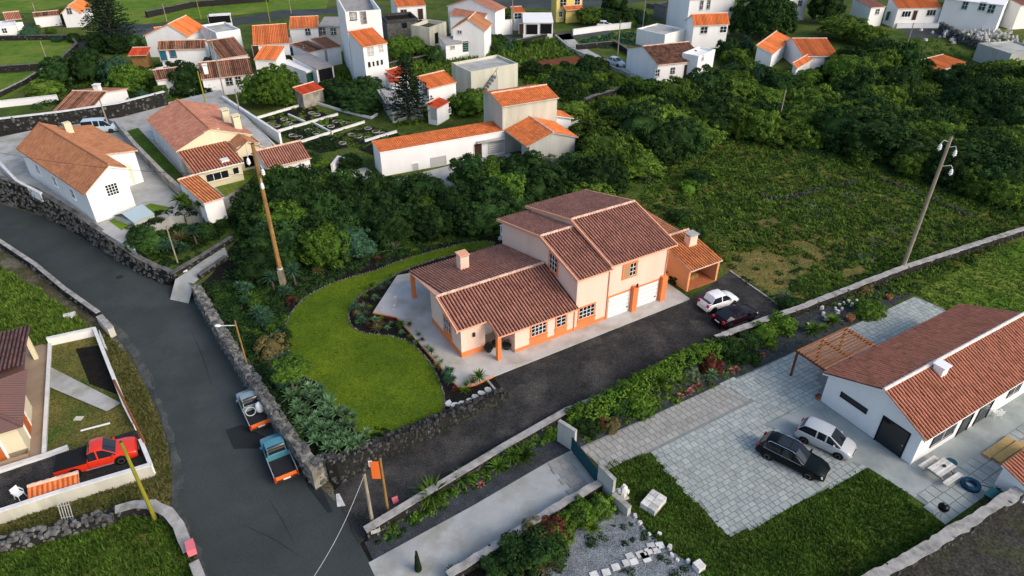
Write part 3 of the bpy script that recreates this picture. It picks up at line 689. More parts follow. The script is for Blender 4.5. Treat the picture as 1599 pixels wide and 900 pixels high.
# fields
fieldR = [G(1425,462), G(1236,492), G(1140,420), G(1080,380), G(1000,330), G(1010,270), G(1130,215), G(1330,250), G(1540,300), G(1599,330), G(1620,352)]
sheet('field', fieldR, .008, 'scrub_ground', flat=0)
fieldR2 = [G(1418,450), G(1620,366), G(1780,420), G(1700,560), G(1540,520), G(1472,482)]
sheet('field', fieldR2, .012, 'meadow', flat=0)
tufts('grass', [p.xy for p in fieldR2], 7000, .16, 'grass_tuft', 'green meadow grass beyond the tiled roof of the white house', 'grass', 8, 4, .13, z=0, wid=.05)
sheet('field', [G(1376,905), G(1605,770), G(1760,900), G(1600,1000)], .05, 'dry_field', flat=0)
# left of the road
plotL = [P(0,418,ZR), P(60,452,ZR), P(110,488,ZR), P(150,520,ZR), P(75,538,ZR), P(-60,560,ZR), P(-60,400,ZR)]
sheet('field', plotL, .012, 'meadow', flat=ZR)
tufts('grass', [p.xy for p in plotL], 3500, .38, 'grass_tuft', 'tall unmown grass between the road and the house with the plum roof', 'grass', 9, 5, .25, z=ZR, wid=.07)
sheet('terrace', [P(-80,560,ZR), P(37,540,ZR), P(80,534,ZR), P(70,712,ZR), P(-10,738,ZR), P(-80,760,ZR)], .05, 'tan_floor', flat=ZR)
sheet('yard', [P(-80,770,ZR), P(70,716,ZR), P(212,672,ZR), P(240,735,ZR), P(0,808,ZR), P(-80,840,ZR)], .03, 'drive_gravel', flat=ZR)
sheet('sunken_garden', [P(80,536,ZR), P(152,520,ZR), P(200,640,ZR), P(212,672,ZR), P(70,716,ZR)], .02, 'dry_grass', flat=ZR)
sheet('sunken_garden', [P(118,545,ZR), P(155,540,ZR), P(180,605,ZR), P(186,618,ZR), P(140,600,ZR)], .03, 'soil', flat=ZR)
sheet('walkway', [P(77,574,ZR), P(190,632,ZR), P(168,645,ZR), P(76,606,ZR)], .16, 'concrete', flat=ZR)
verge = [P(165,520,ZR), P(200,560,ZR), P(226,605,ZR), P(248,655,ZR), P(262,705,ZR), P(268,755,ZR), P(264,800,ZR), P(200,805,ZR), P(0,850,ZR), P(-60,870,ZR), P(-60,830,ZR), P(246,745,ZR), P(215,670,ZR), P(150,520,ZR)]
sheet('verge', verge, .006, 'dry_grass', flat=ZR)
tufts('grass', [p.xy for p in verge], 2600, .2, 'grass_verge', 'weedy yellow green verge along the road and the plastered wall', 'grass', 12, 5, .18, z=ZR, wid=.05)
plotBL = [P(-60,870,ZR), P(60,840,ZR), P(140,812,ZR), P(205,802,ZR), P(262,818,ZR), P(288,850,ZR), P(305,900,ZR), P(330,1000,ZR), P(-80,1000,ZR)]
sheet('field', plotBL, .014, 'rough_lawn', flat=ZR)
tufts('grass', [p.xy for p in plotBL], 3500, .25, 'grass_dark', 'dark green grass inside the curved wall beside the road', 'grass', 13, 5, .2, z=ZR, wid=.06)
sheet('lawn', [P(170,345,ZP), P(235,318,ZP), P(270,325,ZP), P(205,352,ZP), P(190,360,ZP)], .03, 'grass_bright', flat=ZP)
sheet('lawn', [P(330,285,ZP), P(395,262,ZP), P(402,275,ZP), P(352,308,ZP)], .03, 'meadow', flat=ZP)
sheet('side_garden', [P(198,205,ZP), P(216,200,ZP), P(300,290,ZP), P(285,315,ZP), P(252,280,ZP)], .03, 'rough_lawn', flat=ZP)
# far fields, lanes and roads
def far(name, px, m, dz=.02, z=0): return sheet(name, [P(*p, z) for p in px], dz, m, flat=z)
far('field', [(-60,66),(112,62),(120,72),(95,103),(-60,112)], 'meadow'); far('field', [(-60,118),(75,112),(20,150),(-60,175)], 'meadow')
far('field', [(-160,-30),(110,-30),(118,4),(55,20),(-60,24)], 'meadow'); far('field', [(190,-30),(520,-40),(510,14),(420,18),(330,28),(222,38),(170,30)], 'meadow')
far('road', [(-80,48),(60,44),(160,38),(168,52),(128,60),(118,76),(100,100),(110,104),(160,78),(160,60),(300,50),(460,26),(600,16),(598,10),(440,16),(300,40),(160,36),(60,38),(-80,40)], 'asphalt', .03)
far('road', [(1405,40),(1472,40),(1480,58),(1420,60)], 'asphalt', .03); far('road', [(765,55),(865,54),(885,48),(950,46),(960,52),(890,62),(780,68)], 'asphalt', .03)
far('lane', [(866,56),(890,52),(905,70),(945,92),(1002,118),(988,122),(925,96),(885,76)], 'concrete', .03); far('path', [(800,106),(822,98),(905,88),(924,97),(860,104),(808,112)], 'red_soil', .035)
far('crop_field', [(905,62),(960,50),(1000,48),(1050,60),(1010,68),(940,76)], 'meadow', .025)
far('field', [(770,66),(870,58),(905,84),(800,100),(740,80)], 'scrub_ground', .022); far('field', [(810,112),(930,98),(985,130),(1010,150),(940,200),(890,165),(830,135)], 'meadow', .022)
far('yard', [(515,268),(572,262),(605,285),(520,300)], 'concrete', .025); far('yard', [(590,286),(790,238),(838,250),(820,262),(690,306),(620,312)], 'concrete', .03)
far('road', [(740,12),(900,14),(1060,-4),(1060,-14),(740,0)], 'asphalt', .03)
# ================================================================== MAIN HOUSE
h = House('peach_house', 'large peach two-storey house with orange trim and brown tiled roofs beside the curving lawn', W(0,0,0), AU); h.wm = 'wall_peach'
FL = .15
zw = lambda x, y: 4.4-.3*(5-y) if y <= 5 else 4.4-.24*(y-5)
foot = [(-4.1,1.65),(-1.9,1.65),(-1.9,3.4),(0,3.4),(0,0),(6.05,0),(6.05,10.5),(-1.0,10.5),(-4.1,7.4)]
h.walls(foot, zw, FL, 'wall_peach', [(1,5.0)])
zA = lambda x, y: 7.0-.233*(5.35-y) if y <= 5.35 else 7.0-.233*(y-5.35)
zB = lambda x, y: 7.55-.258*(5.7-y) if y <= 5.7 else 7.55-.258*(y-5.7)
h.walls([(6.05,0),(9.3,0),(9.3,12.6),(6.05,12.6)], zA, FL, 'wall_peach', [(1,5.35)])
h.walls([(9.3,0),(15.9,0),(15.9,12.6),(9.3,12.6)], zB, FL, 'wall_peach', [(1,5.7)])
dk = lambda zf, u0, u1, v0, v1: [(u0,v0,zf(0,v0)),(u1,v0,zf(0,v0)),(u1,v1,zf(0,v1)),(u0,v1,zf(0,v1))]
def sh(zf, u0, u1, vr, v1):
    return ((u0,vr,zf(0,vr)),(u1-u0,0,0),(0,v1-vr,zf(0,v1)-zf(0,vr))) if v1 < vr else ((u1,vr,zf(0,vr)),(u0-u1,0,0),(0,v1-vr,zf(0,v1)-zf(0,vr)))
RB = dict(period=.285, amp=.085)
h.roof([dk(zw,-1.85,5.98,-.5,1.25), dk(zw,-4.55,5.98,1.25,5), [(-4.5,5,4.4),(5.98,5,4.4),(5.98,12.5,zw(0,12.5)),(-3.95,12.5,zw(0,12.5))]],
       [sh(zw,-1.85,5.98,5,-.5), sh(zw,-4.55,-1.85,5,1.25), sh(zw,-3.95,5.98,5,12.5)], 'clay_brown', 'pink_trim', [((-4.55,5,4.4),(5.95,5,4.4))], name='roof', **RB)
h.roof([dk(zA,5.75,9.35,-.5,5.35), dk(zA,5.75,9.35,5.35,13)], [sh(zA,5.75,9.2,5.35,-.5), sh(zA,5.75,9.2,5.35,13)], 'clay_brown', 'pink_trim', [((5.75,5.35,7.0),(9.2,5.35,7.0))], **RB)
h.roof([dk(zB,9.2,16.35,-.5,5.7), dk(zB,9.2,16.35,5.7,13.4)], [sh(zB,9.2,16.35,5.7,-.5), sh(zB,9.2,16.35,5.7,13.4)], 'clay_brown', 'pink_trim', [((9.2,5.7,7.55),(16.35,5.7,7.55))], **RB)
# verge trim, plinth, pilasters
for zf, u, vs_ in ((zw,-4.6,(1.25,5)),(zA,5.70,(-.5,5.35,13)),(zB,9.15,(-.5,5.7,13.4)),(zB,16.4,(-.5,5.7,13.4))):
    for v0, v1 in zip(vs_, vs_[1:]):
        mb = MB(); mb.hexa([(u-.06,v0,zf(0,v0)-.2),(u+.06,v0,zf(0,v0)-.2),(u+.06,v1,zf(0,v1)-.2),(u-.06,v1,zf(0,v1)-.2)],[(u-.06,v0,zf(0,v0)+.08),(u+.06,v0,zf(0,v0)+.08),(u+.06,v1,zf(0,v1)+.08),(u-.06,v1,zf(0,v1)+.08)]); mb.build('verge_trim', 'pink_trim', h.root)
mb = MB(); e = .04
def band(x0,y0,x1,y1,z0,z1,t=.04):
    dx, dy = x1-x0, y1-y0; l = math.hypot(dx, dy); nx, ny = dy/l*t, -dx/l*t
    mb.hexa([(x0,y0,z0),(x0+nx,y0+ny,z0),(x1+nx,y1+ny,z0),(x1,y1,z0)],[(x0,y0,z1),(x0+nx,y0+ny,z1),(x1+nx,y1+ny,z1),(x1,y1,z1)])
band(0,0,9.4,0,FL-.1,FL+.32); band(-4.1,1.65,-1.9,1.65,FL-.1,FL+.5); band(-4.1,7.4,-4.1,1.65,FL-.1,FL+.5); band(15.9,0,15.9,12,FL-.1,FL+.4)
mb.build('plinth', 'orange_paint', h.root)
for u, wd in ((2.3,1.75),(4.55,1.25),(7.2,1.9)): mb = MB(); band(u-wd/2, 0, u+wd/2, 0, FL+.33, FL+.95, .045); mb.build('apron_panel', 'orange_paint', h.root)
mb = MB(); band(-4.1, 4.95, -4.1, 3.35, FL+.51, FL+1.0, .045); mb.build('apron_panel', 'orange_paint', h.root)
for u0, u1, d in ((12.0,12.55,.75),(15.35,15.95,.75)):
    b = MB(); b.box(u0,u1,-d+.35,.0,FL-.1,2.75); b.build('pillar', 'orange_paint', h.root)
for u, v, z1 in ((-1.6,-.1,zw(0,-.1)-.14),(-3.9,11.8,zw(0,11.8)-.14)):
    b = MB(); b.box(u-.17,u+.17,v-.17,v+.17,FL-.1,z1); b.build('porch_column', 'orange_paint', h.root)
b = MB(); b.box(9.3,16.2,-.46,-.4,5.84,5.92); b.build('gutter', 'pink_trim', h.root)
h.pl = dict(f=0, l=-4.1, r=15.9, b=12.6)
OT = dict(trim='orange_paint')
h.opening('f', 0,0, 1.45, 1.15, 'win', at=(2.3,0,1.75), bars=(4,3), tw=.12, **OT)
h.opening('f', 0,0, .95, 1.1, 'win', at=(4.55,0,1.75), bars=(2,3), tw=.12, **OT)
h.opening('f', 0,0, 1.6, 1.15, 'win', at=(7.2,0,1.75), bars=(4,3), tw=.12, **OT)
h.opening('f', 984,422, 1.35, 1.25, 'shutterwin', bars=(4,3), tw=.16, trim='orange_paint')
h.opening('f', 0,0, 2.45, 2.2, 'garage', at=(10.75,0,1.26), tw=.16, **OT); h.opening('f', 0,0, 2.45, 2.2, 'garage', at=(14.0,0,1.26), tw=.16, **OT)
h.opening('l', 0,0, 1.2, 1.25, 'win', at=(-4.1,4.15,1.85), bars=(3,2), tw=.12, **OT)
h.opening('l', 865,411, 1.15, 1.5, 'win', pl=6.05, bars=(3,3), tw=.16, **OT)
h.opening('f', 0,0, .95, 2.1, 'door', pl=3.4, at=(-.75,3.4,1.2), pane='door_white', **OT)
h.opening('b', 0,0, 1.2, 1.2, 'win', at=(10,12.6,4.6), bars=(2,2), **OT); h.opening('r', 0,0, 1.2, 1.2, 'win', at=(15.9,6,4.6), bars=(2,2), **OT)
b = MB(); b.box(-3.05,-2.85,1.5,1.64,1.95,2.3); b.build('wall_lantern', 'iron', h.root); b = MB(); b.box(12.2,12.38,-.5,-.4,2.8,3.15); b.build('wall_lantern', 'iron', h.root)
b = MB(); b.box(6.9-.55,6.9+.55,12.6,13.5,3.1,3.2)
for k in range(8): b.box(6.35+k*.155,6.40+k*.155,13.42,13.5,3.2,4.1)
b.box(6.3,7.5,13.4,13.52,4.1,4.18); b.build('balcony', 'white_paint', h.root)
q = h.px(723,409,4.0); h.chimney((q.x, q.y, zw(0,q.y)), .85, .85, 1.35, 'wall_peach', 'pink_trim')
for u_, z0_, z1_ in ((9.36,.2,5.7),(15.82,.2,5.7),(5.9,.2,2.6)): b = MB(); b.tube((u_,-.07,z0_),(u_,-.07,z1_),.045); b.build('downpipe', 'pink_trim', h.root)
# raised terrace round the house
TER = [h.L(G(583,490)), h.L(G(620,497)), h.L(G(716,606)), h.L(G(741,603)), (-3.0,-1.66,0), (18.1,-1.4,0), (18.1,4.2,0), (16.6,13.5,0), (6,14,0), (-3.8,16.2,0)]
mb = MB(); mb.prism([(p[0],p[1]) for p in TER], -.1, FL); t_ = mb.build('house_terrace', 'terrace', kind='structure'); t_.location = h.o; t_.rotation_euler = (0,0,AU)
mb = MB(); pts = [(p[0],p[1]) for p in TER][:5]
for p, q in zip(pts, pts[1:]): band(q[0],q[1],p[0],p[1],-.1,FL-.02,-.05)
k_ = mb.build('terrace_edge', 'orange_paint', t_)
# ------------------------------------------------------------------ garage annex behind it
a0 = uv(G(1072,456)); 
h = House('orange_annex', 'small orange garage annex with an open front and a chimney, behind the white hatchback', W(a0[0],a0[1],0), AU); h.wm = 'orange_wall'
AWd, AD = 3.9, 4.6
zt = lambda x, y: 2.35+.2*y
mb = MB(); t=.22
mb.hexa([(0,0,0),(t,0,0),(t,AD,0),(0,AD,0)],[(0,0,zt(0,0)),(t,0,zt(0,0)),(t,AD,zt(0,AD)),(0,AD,zt(0,AD))]); mb.hexa([(AWd-t,0,0),(AWd,0,0),(AWd,AD,0),(AWd-t,AD,0)],[(AWd-t,0,zt(0,0)),(AWd,0,zt(0,0)),(AWd,AD,zt(0,AD)),(AWd-t,AD,zt(0,AD))]); mb.box(t,AWd-t,AD-t,AD,0,3.2)
mb.build('wall', 'orange_wall', h.root)
mb = MB(); mb.box(t,AWd-t,0,AD-t,-.1,.09); mb.build('floor', 'terracotta', h.root)
mb = MB(); mb.box(t,AWd-t,.02,.2,2.05,2.34); mb.build('lintel', 'orange_paint', h.root)
mb = MB(); mb.box(1.2,2.6,1.2,3.2,.1,.5); mb.box(1.9,3.3,2.6,3.6,.1,.8); mb.build('firewood_heap', 'timber', h.root)
h.roof([[(-.1,-.25,2.42),(AWd+.1,-.25,2.42),(AWd+.1,AD+.1,3.39),(-.1,AD+.1,3.39)]], [((-.1,AD+.1,3.39),(AWd+.2,0,0),(0,-AD-.35,-.97))], 'clay_annex', 'ridge_clay', [((-.1,AD+.1,3.39),(AWd+.1,AD+.1,3.39))], amp=.085)
h.chimney((2.6,2.9,3.0), .95, .8, 1.0, 'wall_peach', 'wall_grey')
mb = MB(); mb.hexa([(0,AD,0),(3.4,AD,0),(3.4,12.4,0),(0,12.4,0)],[(0,AD,2.5),(3.4,AD,2.9),(3.4,12.4,2.9),(0,12.4,2.5)]); mb.build('wall', 'orange_wall', h.root)
h.roof([[(-.2,AD+.02,2.56),(3.6,AD+.02,3.0),(3.6,12.6,3.0),(-.2,12.6,2.56)]], [((3.6,12.6,3.0),(0,-8.0,0),(-3.8,0,-.44))], 'clay_tan', 'ridge_clay', fine=True, amp=.05)
# ------------------------------------------------------------------ white house on the right
h = House('white_bungalow', 'white bungalow with a long striped terracotta roof beside the stone-paved forecourt', W(17.2,-24.15,0), AU)
X1, D_ = 17.4, 7.4; yr = 3.3
zt = lambda x, y: 4.4-.47*(yr-y) if y <= yr else 4.4-.40*(y-yr)
h.walls([(0,0),(X1-.3,0),(X1-.3,D_),(0,D_)], zt, 0, 'wall_white', [(1,yr)])
h.roof([[(-.25,-.35,zt(0,-.35)),(X1,-.35,zt(0,-.35)),(X1,yr,4.4),(-.25,yr,4.4)], [(-.25,yr,4.4),(X1,yr,4.4),(X1,D_+.35,zt(0,D_+.35)),(-.25,D_+.35,zt(0,D_+.35))]],
       [((-.25,yr,4.4),(X1+.25,0,0),(0,-.35-yr,zt(0,-.35)-4.4)), ((X1,yr,4.4),(-X1-.25,0,0),(0,D_+.35-yr,zt(0,D_+.35)-4.4))], 'clay_red', 'wall_white', [((-.25,yr,4.42),(X1,yr,4.42))], 'ridge_white', period=.30, amp=.10)
h.pl = dict(f=0, b=D_, l=0, r=X1-.3)
h.opening('l', 1334,629, 2.1, .38, 'win', bars=None, trim='trim_black', tw=.05, sill=False)
h.opening('l', 1390,683, 1.9, 2.3, 'door', at=(0,1.75,1.15), pane='glass_dark', trim='trim_black'); 
h.opening('f', 0,0, 2.6, 1.3, 'win', at=(3.1,0,1.45), bars=(2,1), trim='trim_black', tw=.05, sill=False); h.opening('f', 0,0, 1.2, 2.15, 'door', at=(5.9,0,1.12), pane='glass_dark', trim='trim_black'); h.opening('f', 0,0, 1.6, 2.15, 'door', at=(8.2,0,1.12), pane='glass_dark', trim='trim_black')
h.opening('f', 0,0, 1.6, 1.2, 'win', at=(12.0,0,1.6), bars=(2,1), trim='trim_black', tw=.05, sill=False)
q = h.px(1466,585,3.9); mb = MB(); mb.box(q.x-.36,q.x+.36,q.y-.36,q.y+.36,3.4,4.75); mb.box(q.x-.45,q.x+.45,q.y-.45,q.y+.45,4.75,4.86); mb.build('chimney', 'white_paint', h.root)
mb = MB(); mb.box(-.5,0,-.4,D_+.4,-.02,.03); mb.build('doorstep', 'concrete', h.root)
# pergola leaning on its back wall
pg = [h.px(1275,557,2.55), h.px(1365,512,2.55), h.px(1393,527,2.55), h.px(1300,574,2.55)]
pgr = empty('pergola', W(17.2,-24.15,0), AU, 'slatted wooden pergola leaning against the back of the white bungalow', 'pergola')
x0, x1, y0, y1 = .2, 6.2, 7.85, 10.6
ns = 10
sl = MB(); sl.box(x0,x1,-.065,.065,0,.1); slm = sl.mesh('slat', ['slat_wood'])
for k in range(ns):
    o_ = put('slat', slm, pgr); o_.location = (0, y0+.15+(y1-y0-.25)*k/(ns-1), 2.62)
for k, x in enumerate((x0+.15,(x0+x1)/2,x1-.15)):
    b = MB(); b.box(x-.06,x+.06,y0-.1,y1+.1,2.42,2.6); b.build('beam', 'timber_brown', pgr)
    b = MB(); b.box(x-.07,x+.07,y1-.14,y1,0,2.42); b.build('post', 'timber_brown', pgr)
# small tiled shed at the frame's right edge
c_ = (20.4,-28.04); h = House('tiled_shed', 'small white shed with a striped tile roof cut by the right edge of the picture', W(c_[0],c_[1],0), AU, 'shed')
zt = lambda x, y: 1.8+.3*y
h.walls([(0,-1.8),(5,-1.8),(5,0),(0,0)], zt, 0); h.roof([[(-.1,-2.0,1.2),(5.2,-2.0,1.2),(5.2,.15,1.85),(-.1,.15,1.85)]], [((-.1,.15,1.85),(5.3,0,0),(0,-2.15,-.65))], 'clay_red', 'wall_white', amp=.10, period=.30)
# ------------------------------------------------------------------ house at the left edge
p0 = P(46,706,ZR+.05); p1 = P(52,612,ZR+.05); d = p1-p0
h = House('plum_roof_house', 'cream house with a dark plum tiled roof and an orange door at the left edge', p0, math.atan2(-d.x, d.y)); h.wm = 'wall_cream'
b1 = h.px(37,545,.05); 
h.walls([(0,0),(0,5.3),(-9,5.3),(-9,0)], lambda x,y: 3.0, 0, 'wall_cream')
zr_ = 4.4; q = .55
h.roof([[(q,-q,2.85),(q,6.1,2.85),(-2.9,2.8,zr_),(-2.9,2.8,zr_)][:3], [(q,6.1,2.85),(-9.5,6.1,2.85),(-9.5,2.8,zr_),(-2.9,2.8,zr_)], [(-9.5,-q,2.85),(q,-q,2.85),(-2.9,2.8,zr_),(-9.5,2.8,zr_)]],
       [((-2.9,2.8,zr_),(-6.6,0,0),(0,3.3,zr_*-1+2.85)), ((-9.5,2.8,zr_),(6.6,0,0),(0,-3.35,2.85-zr_))], 'clay_plum', 'clay_plum', [((-2.9,2.8,zr_),(q,6.1,2.87)), ((-2.9,2.8,zr_),(q,-q,2.87)), ((-2.9,2.8,zr_),(-9,2.8,zr_))], 'clay_plum', amp=.1)
# porch roof with tiles running to the right edge
tb = MB(); n_ = 24
for k in range(n_):
    y = -q+(6.65)*(k+.5)/n_; f0 = 1-abs((y-2.8)/3.35); x_in = q-(q+2.9)*max(.03, f0)
    tb.tube((x_in, y, 2.85+(zr_-2.85)*max(.03, f0)+.03), (q+.05, y, 2.88), .11, .12, 6)
tb.build('eave_tiles', 'clay_plum', h.root, kind='stuff')
h.pl = dict(f=0, r=0, b=5.3, l=-9)
h.opening('r', 0,0, 1.3, 2.0, 'door', at=(0,2.3,1.02), pane='door_orange', trim='white_paint', tw=.2); h.opening('f', 0,0, 1.1, 2.0, 'door', at=(-1.9,0,1.02), pane='door_orange', trim='white_paint', tw=.15)
h.walls([(.02,-.6),(.02,0),(-9,0),(-9,-.6)], lambda x,y: .45, 0, 'tan_floor', name='doorstep')
c_ = h.px(57,560,ZR+.05); mb = MB(); mb.box(c_.x-.17,c_.x+.17,c_.y-.17,c_.y+.17,0,2.75); mb.build('porch_column', 'wall_cream', h.root)
mb = MB(); mb.box(-9,c_.x+.25,5.3,c_.y+.25,2.7,2.84); mb.build('porch_roof', 'clay_plum', h.root)
tb = MB(); tiles(tb, (c_.x+.5,5.9,3.6), (-9,0,0), (0,c_.y-5.2,-.72), .29, .42, .1); ro = tb.build('porch_tiles', 'clay_plum', h.root, kind='stuff')
# ------------------------------------------------------------------ houses on the raised yard
h = gh('white_house', 'white house with a brown ribbed roof above the tall basalt wall on the left', (61,192), (170,257), 7.0, 4.7, (120,297), 'clay_tan', base=ZP, fine=True, amp=.06, wb=1.6, zb=6.2, edge='clay_tan', ridgem='clay_tan',
   ops=[('r',175,296,1.2,1.25,'win',dict(bars=(4,4),trim='white_paint',tw=.18)), ('f',0,0,1.0,1.1,'win',dict(at=(4.5,0,2.0))), ('f',0,0,1.0,1.1,'win',dict(at=(9.5,0,2.0))), ('f',0,0,1.0,1.1,'win',dict(at=(14.5,0,2.0)))])
L_ = h.root
mb = MB(); x1 = (P(61,192,7)-P(170,257,7)).length
w0 = [h.px(90,203,5.2), h.px(128,203,5.2), h.px(189,240,4.3), h.px(150,243,4.3)]
h.walls([(.3,1.35),(12.6,1.35),(12.6,5.2),(.3,5.2)], lambda x,y: 4.68-.17*(y-1.4), 0)
h.roof([[(0,1.2,4.75),(12.9,1.2,4.75),(12.9,5.5,4.0),(0,5.5,4.0)]], [((12.9,1.2,4.75),(-12.9,0,0),(0,4.3,-.75))], 'clay_tan', 'ridge_clay', amp=.06)
h.opening('r', 0,0, 1.1, 2.1, 'door', pl=12.6, at=(12.6,3.4,1.2), pane='door_white', trim='wall_cream', tw=.3)
mb.box(2.2,3.0,1.7,2.5,4.2,5.9); mb.build('chimney', 'wall_cream', L_)
h = gh('cream_house', 'cream house with a brown roof and two pale chimneys behind the wooden pole', (276.5,155.5), (328,202), 6.2, 4.4, (277.5,240), 'clay_brown', 'wall_white', base=ZP, wb=4.95, fine=True, amp=.06, edge='wall_cream', ridgem='clay_tan',
   ops=[('r',333,213,1.7,1.5,'win',dict(bars=(2,1),pane='glass_blue',trim='wall_cream')), ('f',262,240,.9,1.1,'win'), ('f',248,228,.9,1.1,'win'), ('f',240,222,.8,1.0,'win')], ch=[(353.5,186,5.4,.9,.9,1.7,'wall_cream'),(371,198,5.0,.9,.9,1.7,'wall_cream')])
xl = (P(276.5,155.5,6.2)-P(328,202,6.2)).length; yf = h.pl['f']; yb = h.pl['b']
mb = MB(); mb.poly([(xl-.12,yf,-.2),(xl-.12,yb,-.2),(xl-.12,yb,3.2),(xl-.12,0,4.88),(xl-.12,yf,3.2)]); mb.build('gable_wall', 'wall_cream', h.root)
h.walls([(xl,yf+.3),(xl+5.6,yf+.3),(xl+5.6,1.2),(xl,1.2)], lambda x,y: 2.95-.12*(x-xl), 0, 'wall_cream')
h.roof([[(xl-.05,yf-.2,3.1),(xl+6.0,yf-.2,2.35),(xl+6.0,1.5,2.35),(xl-.05,1.5,3.1)]], [((xl-.05,yf-.2,3.1),(0,1.7-yf,0),(6.05,0,-.75))], 'clay_red', 'wall_white', amp=.09, period=.34)
h.opening('r', 0,0, 2.6, .9, 'win', pl=xl+5.6, at=(xl+5.6,yf+2.4,1.3), bars=(3,1), trim='wall_cream'); h.opening('r', 0,0, .7, .8, 'win', pl=xl+5.6, at=(xl+5.6,yf+4.6,1.4), bars=(1,1), trim='wall_cream')
h.walls([(xl,1.8),(xl+3.0,1.8),(xl+3.0,yb),(xl,yb)], lambda x,y: 3.6-.3*abs(y-(yb+1.8)/2), 0, 'wall_cream', [(1,(yb+1.8)/2)])
ym = (yb+1.8)/2; h.roof([[(xl,1.5,2.7),(xl+3.3,1.5,2.7),(xl+3.3,ym,3.7),(xl,ym,3.7)],[(xl,ym,3.7),(xl+3.3,ym,3.7),(xl+3.3,yb+.3,2.7),(xl,yb+.3,2.7)]], [((xl,ym,3.7),(3.3,0,0),(0,1.5-ym,-1)),((xl+3.3,ym,3.7),(-3.3,0,0),(0,yb+.3-ym,-1))], 'clay_tan', 'wall_cream', amp=.05)
h.opening('r', 0,0, 1.9, 1.5, 'doordark', pl=xl+3.0, at=(xl+3.0,ym,1.1), trim='wall_cream')
mb = MB(); mb.box(xl+4.2,xl+5.1,yf+3.4,yf+4.3,2.4,2.75); mb.build('skylight', 'lamp_glass', h.root)
mono('orange_roof_shed', 'low shed with a plain orange roof beside the concrete yard', [(282,278),(316,273),(350,308),(318,318)], 3.9, 3.5, 'clay_annex', base=ZP, fine=True, amp=.04)
gh('brown_roof_cottage', 'small white cottage with a brown roof beside the walled circle garden', (400,236), (470,220), 4.6, 3.3, (423,262), 'clay_brown', fine=True, amp=.08, ops=[('l',408,262,.7,.9,'win'),('l',415,268,.6,.8,'win')])
# ------------------------------------------------------------------ long white building and its tall block
a, b = G(598,276), G(789,240); d = b-a
h = House('long_white_building', 'long low white building with a plain orange roof and a tall end block', a, math.atan2(d.y, d.x))
Ln = d.length; zt = lambda x, y: 3.3+.10*y
yd = abs(h.L(G(574,265)).y); yd = max(3.2, yd)
h.walls([(0,0),(Ln,0),(Ln,yd),(0,yd)], zt, 0); h.roof([[(-.1,-.1,3.3),(Ln,-.1,3.3),(Ln,yd,3.3+.1*yd),(-.1,yd,3.3+.1*yd)]], [((-.1,yd,3.3+.1*yd),(Ln+.1,0,0),(0,-yd-.1,-.1*yd-.01))], 'clay_orange', 'wall_white', fine=True, amp=.03)
h.pl = dict(f=0, l=0, r=Ln, b=yd)
for q in [('f',685,252,2.0,1.1,'win',dict(pane='shutter_grey',bars=None,trim='shutter_grey')), ('f',649,262,.8,1.2,'win',dict(pane='shutter_grey',bars=None)), ('f',747,241,1.1,2.1,'door',dict(at=(h.hit(747,240,'f',0).x,0,1.06))), ('f',775,229,2.2,1.3,'win',dict(pane='shutter_grey',bars=(1,4),trim='shutter_grey'))]: h.opening(*q[:6], **(q[6] if len(q) > 6 else {}))
mb = MB(); xx = h.hit(775,226,'f',0).x; mb.box(xx-2.9,Ln-.1,-.7,.0,2.35,2.45); mb.build('canopy', 'wall_grey', h.root)
xb = Ln-.3; W_b = 8.2
zt = lambda x, y: 6.6+.2*(y+.4) if y < 3.4 else 7.36-.25*(y-3.4)
h.walls([(xb,.05),(xb+W_b,.05),(xb+W_b,6.2),(xb,6.2)], zt, 0, 'wall_bone', [(1,3.4)])
h.roof([[(xb-.15,-.2,6.62),(xb+W_b+.15,-.2,6.62),(xb+W_b+.15,3.4,7.36),(xb-.15,3.4,7.36)],[(xb-.15,3.4,7.36),(xb+W_b+.15,3.4,7.36),(xb+W_b+.15,6.5,6.6),(xb-.15,6.5,6.6)]],
       [((xb-.15,3.4,7.36),(W_b+.3,0,0),(0,-3.6,-.74)),((xb+W_b+.15,3.4,7.36),(-W_b-.3,0,0),(0,3.1,-.76))], 'clay_orange', 'wall_bone', [((xb-.15,3.4,7.36),(xb+W_b+.15,3.4,7.36))], amp=.035)
g0, g1, gy = xb+.4, xb+7.6, -6.4; gm = (g0+g1)/2
zt = lambda x, y: 4.6-.33*abs(x-gm)
h.walls([(g0+.3,gy),(g1-.2,gy),(g1-.2,0),(g0+2.2,0),(g0+2.2,gy+2.2),(g0+.3,gy+2.2)], zt, 0, 'wall_grey', [(0,gm)])
h.roof([[(g0-.2,gy-.2,zt(g0-.2,0)),(gm,gy-.2,4.6),(gm,0.02,4.6),(g0-.2,0.02,zt(g0-.2,0))],[(gm,gy-.2,4.6),(g1+.2,gy-.2,zt(g1+.2,0)),(g1+.2,.02,zt(g1+.2,0)),(gm,.02,4.6)]],
       [((gm,0,4.6),(0,gy-.2,0),(g0-.2-gm,0,zt(g0-.2,0)-4.6)),((gm,gy-.2,4.6),(0,-gy+.2,0),(g1+.2-gm,0,zt(g1+.2,0)-4.6))], 'clay_orange', 'wall_grey', [((gm,gy-.2,4.6),(gm,0,4.6))], amp=.035)
h.opening('l', 0,0, 2.0, 2.1, 'doordark', pl=g0+2.2, at=(g0+2.2,-2.0,1.05), trim='wall_grey')
h.walls([(xb+W_b,.5),(xb+W_b+2.6,.5),(xb+W_b+2.6,3.5),(xb+W_b,3.5)], lambda x,y: 4.0-.25*(x-xb-W_b), 0, 'wall_white')
